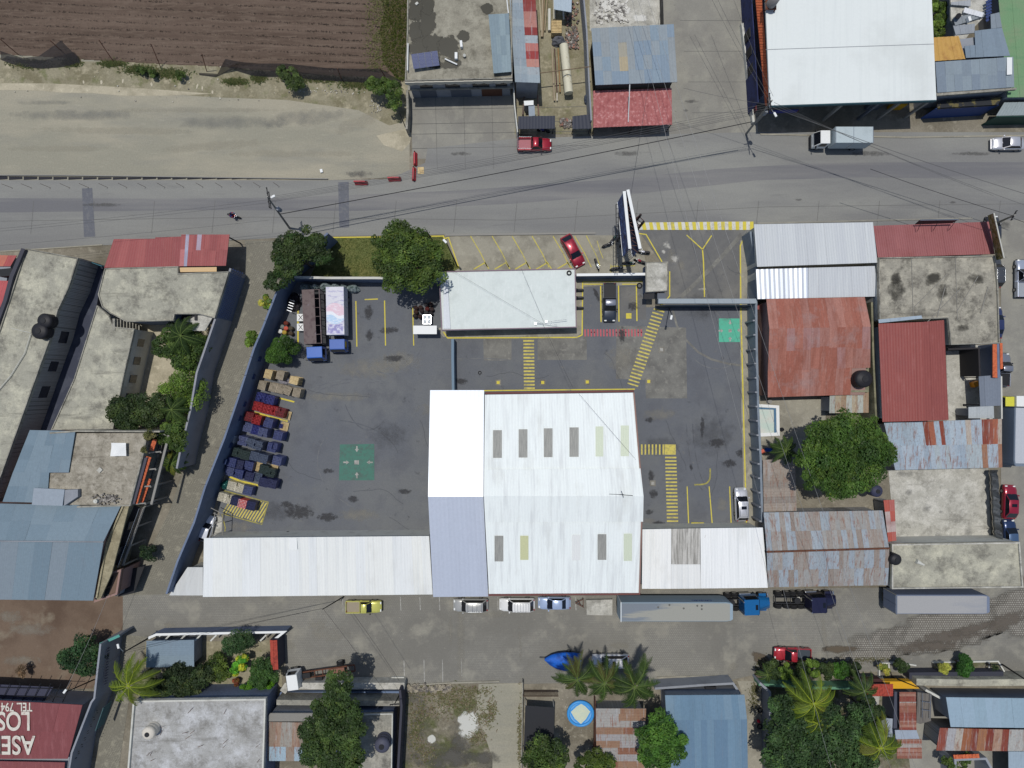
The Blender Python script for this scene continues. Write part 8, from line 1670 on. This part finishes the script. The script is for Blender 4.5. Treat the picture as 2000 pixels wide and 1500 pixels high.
# lane gate structure by the white car
b = B('lane_gate', 'open steel-framed gate panels beside the white and blue car', 'gate', (425,1020)); mb = MB()
for q in (((412,992,2.2),(436,1004,2.2)),((436,1004,2.2),(434,1052,2.2)),((417,1002,2.2),(434,1010,2.2)),((420,1022,2.2),(435,1018,2.2)),((416,1045,2.2),(434,1038,2.2)),((420,1000,2.2),(414,1050,2.2))): mb.tube([P(*q[0]),P(*q[1])], .06, 5)
mb.build('frame', m_polec, b); mb = MB(); mb.prism([P(x,y,.06)[:2] for x,y in ((418,1006),(434,1010),(433,1050),(412,1050))], .05, .09); mb.build('floor_slab', m_conc_pale, b)
b = B('rust_stand', 'small rusty angle-iron stand beside the cream concrete box', 'stand', (1133,1179)); mb = MB()
for q in (((1124,1178),(1140,1170)),((1124,1178),(1140,1186)),((1139,1170),(1139,1187)),((1128,1172),(1135,1184))): mb.tube([P(*q[0],.8),P(*q[1],.8)], .05, 5)
for x, y in ((1125,1178),(1139,1171),(1139,1186)): mb.tube([P(x,y,.8),P(x,y,.8)-Vector((0,0,.75))], .04, 5)
mb.build('stand_frame', m_rustiron, b)
b = B('gate_post', 'white bent gate post frame left of the walled garden', 'gate post', (315,1232)); mb = MB(); mb.tube([P(314,1240,0),P(312,1242,2.0)], .12, 6); mb.build('post', m_offw, b)
for x, y, lb in ((1485,1387,'upper of the wheels leaning in the driveway shade'),(1484,1419,'lower of the wheels leaning in the driveway shade')): ring('old_tyre', x, y, .3, .3, lb)
box('red_bucket', 1482.5, 1410, .4, (.35,.35), 0, pl('vivid_red_plastic', (210,30,60), .4), 'vivid red bucket at the wall of the driveway', 'bucket', .08)
# ================================================================ vegetation
def fol(name, lobes, hc, label, cat, cols, n=9000, leaf=.3, group=None, trunk=True, depth=.8, seed=1, z0=None, flat_=.75, dens=1.0):
    """lobes: (px, py, r px) of the crown seen at height hc"""
    rn = np.random.RandomState(seed); L_ = []
    for px, py, r in lobes:
        k = (CAMH-hc)/F; R_ = r*k; c = P(px, py, hc); c.z = max(hc-R_*flat_*.6, R_*flat_*.55+.15) if z0 is None else z0
        L_.append((c, R_))
    sub = []
    for c, R_ in L_:
        m_ = max(7, int(10*R_))
        for _ in range(m_):
            d = rn.normal(size=3); d /= np.linalg.norm(d); d[2] = abs(d[2])*.9-.12
            rr_ = R_*rn.uniform(.55, .84)
            sub.append((np.array(c)+d*np.array([rr_, rr_, rr_*flat_]), R_*rn.uniform(.2, .36)+.12, rn.uniform(.62, 1.3), rn.randint(len(cols))))
    w_ = np.array([s[1]**2 for s in sub]); w_ /= w_.sum()
    n = int(n*dens); idx = rn.choice(len(sub), n, p=w_)
    cen = np.array([s[0] for s in sub])[idx]; rad = np.array([s[1] for s in sub])[idx]; br = np.array([s[2] for s in sub])[idx]; ci = np.array([s[3] for s in sub])[idx]
    d = rn.normal(size=(n, 3)); d /= np.linalg.norm(d, axis=1)[:, None]; d[:, 2] = np.where(d[:, 2] < -.3, -d[:, 2], d[:, 2])
    pos = cen+d*(rad*rn.uniform(.75, 1.1, n))[:, None]*np.array([1, 1, .85]); pos[:, 2] = np.maximum(pos[:, 2], .1)
    nr = d*.8+rn.normal(size=(n, 3))*.45+np.array([0, 0, .5]); nr /= np.linalg.norm(nr, axis=1)[:, None]
    t_ = np.cross(nr, rn.normal(size=(n, 3))); t_ /= np.linalg.norm(t_, axis=1)[:, None]; b_ = np.cross(nr, t_)
    s = leaf*rn.uniform(.6, 1.25, n)[:, None]
    V = np.stack([pos-t_*s*.6, pos-b_*s*.32, pos+t_*s*.6, pos+b_*s*.32], 1).reshape(-1, 3)
    me = bpy.data.meshes.new('crown'); me.vertices.add(4*n); me.loops.add(4*n); me.polygons.add(n)
    cl = np.array([1.5,1.42,1.3])*np.array([lin(c) for c in cols])[ci]*(br*rn.uniform(.8, 1.2, n))[:, None]; yel = rn.random_sample(n) < .04; cl[yel] *= np.array([1.6, 1.3, .9])
    base = np.array(lobes_base(L_)); V = V-base
    me.vertices.foreach_set('co', V.ravel()); me.loops.foreach_set('vertex_index', np.arange(4*n)); me.polygons.foreach_set('loop_start', np.arange(0, 4*n, 4)); me.polygons.foreach_set('loop_total', np.full(n, 4))
    at = me.color_attributes.new('Col', 'FLOAT_COLOR', 'CORNER'); at.data.foreach_set('color', np.concatenate([np.repeat(np.clip(cl, 0, 1), 4, 0), np.ones((4*n, 1))], 1).ravel())
    me.materials.append(m_leaf); me.update(); me.validate()
    t = thing(name, label, cat, base, group=group)
    o = bpy.data.objects.new('crown', me); C.objects.link(o); o.parent = t
    if trunk:
        mb = MB(); a = np.array(base); rt = max(.1, sum(q[1] for q in L_)/len(L_)*.09)
        zc = min(q[0].z for q in L_); fork = Vector((a[0], a[1], zc*.45)); mb.tube([(a[0], a[1], 0), fork], [rt*1.3, rt], 9)
        for c, R_ in L_: mb.tube([fork, fork.lerp(c, .6)+Vector((0,0,.2)), c], [rt*.8, rt*.5, rt*.25], 6)
        mb.build('trunk', m_bark, t)
    return t
def lobes_base(L_):
    w_ = sum(q[1] for q in L_); return (sum(q[0].x*q[1] for q in L_)/w_, sum(q[0].y*q[1] for q in L_)/w_, 0)
DG_ = [(48,64,36),(40,56,32),(58,74,40)]; MG = [(64,86,40),(54,74,36),(76,98,46)]; BG = [(82,108,44),(70,94,40),(96,122,52)]; BLG = [(34,52,36),(42,62,40),(30,46,32)]; YG = [(128,136,56),(104,120,48),(150,150,70)]; OL = [(62,80,34),(50,68,30),(76,94,40)]
fol('tree', [(588,472,38),(560,490,36),(612,482,30),(562,525,26),(540,545,22),(525,553,12),(628,500,18)], 6.5, 'dark green spreading tree at the corner of lane and main road', 'tree', DG_+[(48,72,36)], 15000, .3, seed=1)
fol('tree', [(790,485,52),(770,512,48),(812,520,45),(778,455,30),(752,470,26),(815,453,11),(845,532,24),(770,545,26),(840,490,28)], 7, 'largest roadside tree spreading over the top left of the office', 'tree', OL+MG, 22000, .3, seed=2)
fol('round_bush', [(545,686,30)], 3.2, 'neatly rounded green bush tree beside the blue wall, above the pallets', 'bush', [(50,78,30),(42,68,26),(60,90,36)], 7000, .2, seed=3)
fol('bush', [(519,588,14),(512,596,8)], 2.6, 'yellow-green bush hanging over the lane, upper one', 'bush', YG+BG, 1400, .25, seed=4); fol('bush', [(491,659,16),(487,670,9)], 2.6, 'bright green bush in the lane, lower one', 'bush', BG, 1700, .25, seed=5)
fol('mango_tree', [(318,680,30),(350,682,38),(376,668,28),(360,704,28),(332,652,22)], 4, 'leafy tree in the walled court with palm fronds above it', 'tree', MG+[(46,66,32)], 11000, .28, seed=6)
fol('tree', [(354,748,40),(330,774,32),(374,772,28),(345,794,28)], 4, 'bright green tree in the lower half of the walled court', 'tree', BG+[(88,116,50)], 9500, .22, seed=7)
fol('tree', [(238,800,36),(268,800,30),(250,826,26),(222,808,20),(292,812,26),(304,790,22)], 5, 'dark green tree overhanging the end of the narrow roof wing', 'tree', DG_, 13000, .28, seed=8)
fol('tree', [(336,838,26),(342,862,22),(322,852,20)], 5, 'green tree in the corner between balcony house and lane wall', 'tree', MG, 5000, .26, seed=9)
fol('shrub', [(283,1078,16),(292,1086,12)], 2, 'small dark shrub in the shade of the pink balcony wall', 'bush', BLG, 1400, .22, seed=10)
fol('shrub', [(293,850,12),(283,878,7)], 6.6, 'dry shrub growing on the corner of the rough terrace', 'bush', [(96,96,62),(74,80,48)], 900, .18, seed=11, trunk=False, z0=6.5)
fol('giant_tree', [(1655,875,58),(1620,860,44),(1690,870,48),(1715,878,38),(1610,905,46),(1650,920,50),(1695,915,44),(1640,950,30),(1670,945,34),(1592,880,28),(1655,835,34),(1700,838,28),(1735,888,24),(1600,935,28)], 9, 'giant round dark green tree over the patio and small roofs', 'tree', [(56,82,34),(46,70,32),(68,92,40),(60,88,38)], 46000, .3, seed=12)
fol('tree', [(160,1268,28),(130,1288,24),(180,1285,24),(165,1305,22),(145,1300,20)], 3.6, 'dark tree standing in the brown lot against the long grey wall', 'tree', [(40,66,40),(34,56,36),(48,74,44)], 7500, .26, seed=13)
fol('shrub', [(188,1310,14)], 2.4, 'sparse grey-green shrub at the foot of the long grey wall', 'bush', [(84,92,66),(70,80,54)], 900, .2, seed=14)
fol('dry_shrub', [(42,1312,13)], 1.6, 'dry brown leafless shrub above the slatted carport', 'bush', [(122,104,84),(98,84,68)], 900, .16, seed=15)
fol('garden_tree', [(460,1255,26),(445,1262,20),(478,1250,18)], 3, 'tree dotted with white flowers rising over the garden wall', 'tree', [(44,70,40),(38,60,34),(54,76,48)], 5200, .2, seed=16)
fol('garden_tree', [(345,1330,36),(320,1345,26),(370,1340,26),(355,1355,22),(300,1350,22),(392,1325,24)], 3.2, 'broad dark bush mass right of the yellow-green palm', 'tree', [(46,62,36),(38,52,32),(60,72,44)], 13000, .26, seed=17)
fol('garden_bush', [(420,1305,24),(432,1318,18),(408,1318,16)], 2.4, 'olive bush left of the bright broad-leaved plant in the garden', 'bush', OL, 4500, .22, seed=18); fol('broadleaf_plant', [(466,1298,15),(476,1286,8),(462,1310,12)], 2.0, 'bright green and yellow broad-leaved plant in the garden', 'plant', [(80,140,44),(150,160,50),(64,120,40)], 1500, .34, seed=19)
fol('garden_tree', [(510,1310,24),(500,1325,22),(525,1318,18)], 3, 'green garden tree beside the red tile strip', 'tree', [(56,84,40),(48,74,38)], 5500, .24, seed=20); fol('lime_bush', [(482,1346,15)], 1.6, 'left one of two lime green clipped bushes', 'bush', [(70,110,30),(58,98,28)], 2200, .16, seed=21); fol('lime_bush', [(519,1344,15)], 1.6, 'right one of two lime green clipped bushes', 'bush', [(78,124,30),(66,108,28)], 2200, .16, seed=22); fol('russet_plant', [(458,1334,8)], 1.0, 'small russet plant between the garden bushes', 'plant', [(120,64,46),(96,70,40)], 500, .2, seed=23)
fol('tall_tree', [(660,1338,26),(652,1362,28),(640,1392,34),(676,1400,32),(620,1432,38),(660,1440,38),(692,1442,30),(612,1478,36),(660,1485,44),(690,1490,26)], 8.5, 'tall dark tree between the brown shed and the mossy roof', 'tree', [(52,72,38),(44,62,34),(64,84,44)], 30000, .3, seed=24)
fol('tree', [(1060,1480,36),(1092,1478,26),(1040,1492,24),(1075,1510,36)], 5, 'green tree crown at the bottom edge below the black net roof', 'tree', MG+DG_, 9000, .28, seed=25); fol('tree', [(1165,1492,26),(1190,1498,22),(1140,1500,18)], 4, 'olive tree crown at the bottom edge under the rusty banded roof', 'tree', OL, 4500, .26, seed=26)
fol('tree', [(1298,1425,30),(1275,1445,30),(1312,1450,32),(1290,1475,36),(1325,1475,22),(1265,1478,22)], 6, 'rounded green tree against the blue-roofed house', 'tree', [(56,90,36),(46,76,32),(68,102,42)], 15000, .28, seed=27)
fol('grove_tree', [(1540,1400,34),(1525,1440,32),(1560,1430,38),(1530,1480,38),(1580,1470,44),(1620,1440,40),(1630,1480,44),(1670,1450,34),(1680,1490,40),(1660,1400,30),(1690,1400,22),(1600,1400,36),(1560,1500,40)], 6.5, 'dark leafy grove behind the green wall at the bottom', 'trees', [(50,72,42),(42,62,38),(58,84,48)], 42000, .32, seed=28)
fol('dark_tree', [(1712,1398,20),(1695,1375,16),(1700,1425,20)], 5, 'dark tree at the right edge of the grove beside the tiny outbuilding', 'tree', BLG+DG_, 5000, .28, seed=29)
for i, (x, y, r, c_, lb) in enumerate(((1512,1310,18,DG_,'leftmost hedge tree, loose and dark'),(1536,1313,16,BG,'rounded hedge tree second from the left'),(1565,1314,18,DG_,'loose dark hedge tree third from the left'),(1590,1310,16,BG,'bright rounded hedge tree near the middle'),(1617,1312,16,DG_,'loose dark hedge tree right of the middle'),(1645,1312,19,[(58,96,34),(50,84,32)],'largest rounded hedge tree'),(1671,1308,14,DG_,'rightmost loose hedge tree'))): fol('hedge_tree', [(x,y,r),(x+rnd.uniform(-4,4),y+8,r*.6)], 2.6, lb+' in the row by the street', 'tree', c_, 2600, .22, seed=40+i, group='hedge trees along the green wall')
for x, y, r, c_, lb, s_ in ((1731,1309,11,YG,'small yellow-green bush in the short planter',.18),(1764,1304,15,[(48,66,36),(60,76,40)],'round dark bush right of the short planter',.2),(1846,1307,13,[(176,182,90),(156,164,76)],'pale yellow round bush in the long planter',.14),(1884,1302,21,[(46,84,34),(38,70,30)],'largest dark green bush in the long planter',.22),(1945,1306,6,DG_,'small dark cypress at the end of the long planter',.14)): fol('bush', [(x,y,r)], 1.8, lb, 'bush', c_, int(r*r*9), s_, seed=int(x))
fol('tree', [(1834,10,20),(1838,40,17),(1836,60,14),(1846,25,12)], 3.5, 'green tree column between the big white hall and the cluttered roof', 'tree', BG+OL, 5500, .24, seed=60)
fol('bank_bush', [(565,145,17),(550,138,14),(572,165,16),(582,160,12)], 2, 'scrubby bush growing through the shade net', 'bush', [(70,88,48),(56,72,40)], 3000, .22, seed=61); fol('corner_bush', [(742,165,20),(765,172,20),(768,195,17),(724,160,14)], 3, 'green bush tree in the corner beside the flat-roofed house', 'tree', MG, 5000, .22, seed=62); fol('bush', [(274,137,11),(296,142,9),(350,146,10)], 1.0, 'low green scrub along the dirt bank left of the net', 'bush', [(60,78,38),(74,90,48)], 1300, .2, seed=63, trunk=False)
fol('bush', [(1890,1482,12),(1860,1492,16),(1880,1500,14)], 2.5, 'green bush beside the grey-rimmed open roof at the bottom edge', 'bush', MG, 2200, .22, seed=64)
# palms
def palm(px, py, hc, Lf, label, cols, n=16, seed=1, droop=.45, dirs=None, group='palms'):
    rn = random.Random(seed); p = P(px, py, hc); t = thing('palm_tree', label, 'palm', (p.x, p.y, 0), group=group)
    mb = MB(); mb.tube([(p.x+.2,p.y,0),(p.x+.1,p.y+.05,hc*.5),(p.x,p.y,hc-.2)], [.2,.15,.13], 9); mb.build('trunk', m_bark, t)
    for i in range(int(n*1.3)):
        a = (2*math.pi*i/int(n*1.3)+rn.uniform(-.25,.25)) if dirs is None else R(dirs[i % len(dirs)]+rn.uniform(-12,12)); L_ = Lf*rn.uniform(.75,1.1); up = rn.uniform(.1,.55); mb = MB(); c = vary(lin(rn.choice(cols)), .18, rn); side = Vector((-math.sin(a), math.cos(a), 0)); bend = rn.uniform(-.4,.4)
        def at(u): r_ = L_*u*(1-.12*u*u); return Vector((p.x+math.cos(a)*r_+side.x*bend*r_*u, p.y+math.sin(a)*r_+side.y*bend*r_*u, hc-.1+up*L_*u-(droop+up*.8)*L_*u*u))
        pts = [at(k/8) for k in range(9)]; mb.tube(pts, [.05-.004*k for k in range(9)], 4, lin((158,172,52) if cols is PY else (104,124,62)))
        m_ = 32
        for k in range(m_):
            u = .1+.9*k/m_; q = at(u); d = (at(min(1,u+.03))-at(u-.03)).normalized(); ll = Lf*.2*math.sin(math.pi*min(.97,.18+u*.8))*rn.uniform(.85,1.15)
            sv = d.cross(Vector((0,0,1))).normalized()
            for s in (-1,1):
                tip = q+sv*s*ll*.82+d*ll*.55+Vector((0,0,-ll*rn.uniform(.3,.9))); w_ = d*.05*max(1, Lf/3)
                mb.face([q-w_, q+w_, tip+w_*.2, tip-w_*.2], vary(c, .15, rn))
        mb.build('frond', m_leaf, t)
    return t
PY = [(84,104,32),(70,90,30),(98,116,38),(108,112,44)]; PG = [(56,76,34),(48,66,30),(66,88,40),(86,88,46)]; PD = [(50,70,34),(60,80,38)]
palm(250, 1340, 6.5, 4.0, 'yellow-green palm arching over the lane at the bottom left', PY, 12, 1)
palm(1128, 1328, 6, 3.4, 'left palm of the three over the covered boat', PG, 13, 2, group='palms beside the paver street'); palm(1181, 1335, 6, 3.4, 'middle palm of the three between boat and white suv', PG, 12, 3, group='palms beside the paver street'); palm(1240, 1342, 6.5, 4.1, 'right and largest palm of the three by the white suv', PG, 14, 4, group='palms beside the paver street')
palm(1590, 1375, 7.5, 4.0, 'bright yellow-green palm rising from the dark grove, upper one', PY, 12, 5); palm(1720, 1462, 7, 4.2, 'yellow-green palm at the bottom edge near the rust strip roof', PY, 12, 6); palm(1598, 1412, 6.8, 3.0, 'smaller yellow palm just below the upper grove palm', PY, 11, 12); palm(1690,1350,5,2.6,'small palm in front of the tiny outbuilding',PD,9,13)
palm(1535, 880, 4.5, 2.3, 'small dark palm left of the giant tree', PD, 13, 7); palm(352, 655, 5.5, 3.2, 'palm above the leafy court tree', PD, 7, 8); palm(334, 800, 5.5, 2.6, 'palm between the two lower court trees', PD, 7, 9); palm(335, 905, 3.5, 2.3, 'small palm beside the orange-tiled balcony', PD+PY, 12, 10); palm(1500,1318,2.6,1.6,'small palm at the left end of the hedge row',PD,9,14)
# ================================================================ poles, lamps and wires
def pole(bx, by, tx, ty, h_, label, arms=(), lamp=None, group='utility poles', r=.16, m=m_polec, name='utility_pole', tr=None):
    b0, t0 = P(bx, by, 0), P(tx, ty, h_); t = thing(name, label, 'pole' if name == 'utility_pole' else 'street lamp', b0, group=group)
    mb = MB(); mb.tube([b0, t0], [r, r*.6], 10); mb.build('shaft', m, t)
    for hz, L_, a in arms:
        c = b0.lerp(t0, hz/h_); mb = MB(); mb.cbox(c, (L_,.1,.1), R(a)); 
        for s in (-.45,-.2,.2,.45): d = Vector((math.cos(R(a)), math.sin(R(a)), 0)); q = c+d*L_*s; mb.tube([q, q+Vector((0,0,.22))], .05, 6)
        mb.build('crossarm', m_dark, t)
    if lamp:
        lx, ly, lh = lamp; e = P(lx, ly, lh); c = b0.lerp(t0, min(1, lh/h_)*.97); mb = MB(); mb.tube([c, e], .04, 6); mb.build('lamp_arm', m_chrome, t)
        mb = MB(); d = (e-c); rz = math.atan2(d.y, d.x); mb.cbox(e+Vector((0,0,.02)), (.6,.28,.14), rz); mb.build('lamp_head', m_white, t, .05)
    if tr:
        q = b0.lerp(t0, tr/h_); mb = MB(); mb.tube([q+Vector((.35,0,-.5)), q+Vector((.35,0,.4))], .26, 12); mb.build('transformer', m_grayp, t)
    return t
pole(1457,262,1508,196,10,'utility pole with crossarms and lamp at the street corner by the navy facade',((9.4,2.4,96),(8.6,2.0,96),(7.4,1.2,10)),(1514,224,9),tr=6.8)
pole(566,446,522,384,9.5,'utility pole with crossarms over the dark corner tree',((9.2,2.6,98),(8.5,2.2,98)),(533,384,9),tr=6.0)
pole(1941,438,1982,420,9,'utility pole at the right edge beside the mossy sign panel',((8.6,1.4,60),),None)
pole(1986,1336,1966,1300,0.1+8.5,'pole leaning at the right end of the long planter',(),None) if 0 else None
pole(303,1239,240,1275,6.5,'dark wooden pole with lamp at the lane corner',(),(231,1262,7),r=.12,m=m_dark)
pole(182,1328,128,1352,6.5,'dark pole with lamp beside the red lettered roof',(),(127,1350,7),r=.1,m=m_dark)
pole(672,1165,630,1190,6,'dark bent pole in front of the long white shed',(),None,r=.09,m=m_dark)
pole(1742,1322,1791,1342,6.5,'slim pole behind the yellow ledge',(),None,r=.1,m=m_dark); pole(1958,1298,2010,1332,8,'dark pole at the end of the long planter',(),None,r=.12,m=m_dark)
pole(795,256,779,217,4,'slim dark pole at the end of the thin grey boundary wall',(),None,r=.07,m=m_dark); pole(784,1350,770,1376,5,'pole standing on the corner of the blue terrace',((4.9,1.2,5),),None,r=.1,m=m_dark)
pole(893,520,872,474,9,'lamp pole behind the office with a round white head above the lawn',(),(869,471,9.1),name='street_lamp',group='street lamps',r=.1,m=m_dark); pole(1307,603,1312,614,5,'short dark lamp post by the diagonal crosswalk',(),(1311,620,5),name='street_lamp',group='street lamps',r=.07,m=m_dark)
pole(862,497,832,449,9,'bare slim pole rising through the largest roadside tree',(),None,r=.08,m=m_dark)
WN = 0
def wire(pts, r, label, m=m_wire, sag=.5, group='overhead cables'):
    a, b_ = [P(*q) for q in pts]; n = 14; mb = MB(); mb.tube([a.lerp(b_, i/n)-Vector((0,0,4*sag*(i/n)*(1-i/n))) for i in range(n+1)], r, 5); top('overhead_cable', mb, m, label, 'cable', group)
m_wg = pl('weathered_wire', (92,92,92), .6, fine=None, bump=None)
for i, (dx, dy, h_) in enumerate(((0,0,9.2),(2,4,9.2),(0,-5,9.3),(4,8,8.5),(-2,12,8.2))): wire([(1506+dx,206+dy,h_),(524+dx*.3,388+dy*.6,h_-.2)], .017, ORD[(1,3,0,2,4)[i]]+' thin cable from the top of the bundle along the main road', m_wg, .9)
wire([(1468,238,6.4),(548,418,6.2)], .05, 'thick black cable along the main road casting the long dark line', m_wire, .6)
for i, (dy, h_) in enumerate(((0,9),(6,9),(40,6.2))): wire([(524,390+dy,h_),(-60,452+dy*.8,h_)], .016, ('upper','middle','lower')[i]+' thin cable running left from the pole over the dark tree', m_wg, .5)
for i, q in enumerate(((1512,200,1640,262),(1512,205,1705,282))): wire([(q[0],q[1],9),(q[2]+300,q[3]+120,7)], .02, ('lower','upper')[i]+' thin cable fanning right from the corner pole over the box truck', m_wg, .5)
wire([(1510,210,9),(2060,396,8)], .03, 'dark cable from the corner pole across the road to the right edge', m_wg, .6)
wire([(1974,424,8.6),(2060,452,8.4)], .03, 'short cable from the right edge pole', m_wire, .2); wire([(1980,422,8.6),(1700,330,8.8)], .03, 'cable from the right edge pole up across the main road', m_wire, .3)
for i, q in enumerate(((1500,196,1372,-40),(1504,192,1384,-40),(1510,188,1420,-40))): wire([(q[0],q[1],9),(q[2],q[3],9)], .018, ('left','middle','right')[i]+' thin cable from the corner pole across the side street to the top edge', m_wg, .4)
for i, q in enumerate(((1234,-40,1760,1560),(1252,-40,1810,1560),(1225,-40,1640,1560))): wire([(q[0],q[1],10),(q[2],q[3],10)], .017, ('middle','right','left')[i]+' long pale cable crossing from the top edge to the bottom right', m_wirel, 1.0)
wire([(1220,460,5),(1300,-40,5)], .015, 'faint cable from the billboard up across the main road', m_wg, .2)
wire([(1507,205,9),(1335,172,7)], .018, 'short cable from the corner pole to the blue-grey shop roof', m_wg, .3)
for dy in (0, 4): wire([(632,1188,5.8),(248,1270+dy,6.2)], .018, ('upper' if dy == 0 else 'lower')+' thin dark cable over the paver street to the bent pole', m_wire, .3)
wire([(632,1190,5.8),(770,1376,5)], .018, 'dark cable from the bent pole down to the blue terrace pole', m_wire, .2); wire([(690,1198,5.8),(780,1330,5)], .018, 'second dark cable crossing the paver street near the yellow pickup', m_wire, .2)
wire([(242,1272,6.5),(128,1352,6.5)], .018, 'cable between the two lamp poles at the bottom left', m_wire, .2); wire([(212,1160,5),(126,1352,6.5)], .018, 'pale cable crossing the brown lot to the lamp pole', m_wirel, .3)
wire([(870,520,4),(1060,632,3.9)], .012, 'faint cable lying over the office roof diagonally', m_wire, .1); wire([(1018,524,4.4),(1062,628,3.9)], .012, 'thin cable over the middle of the office roof', m_wire, .1)
wire([(1130,768,7.5),(1248,905,8.8)], .014, 'thin cable over the upper right of the warehouse roof', m_wire, .05)
wire([(1060,632,3.9),(1118,756,6.8)], .014, 'thin cable from the office aerials to the warehouse', m_wire, .1)
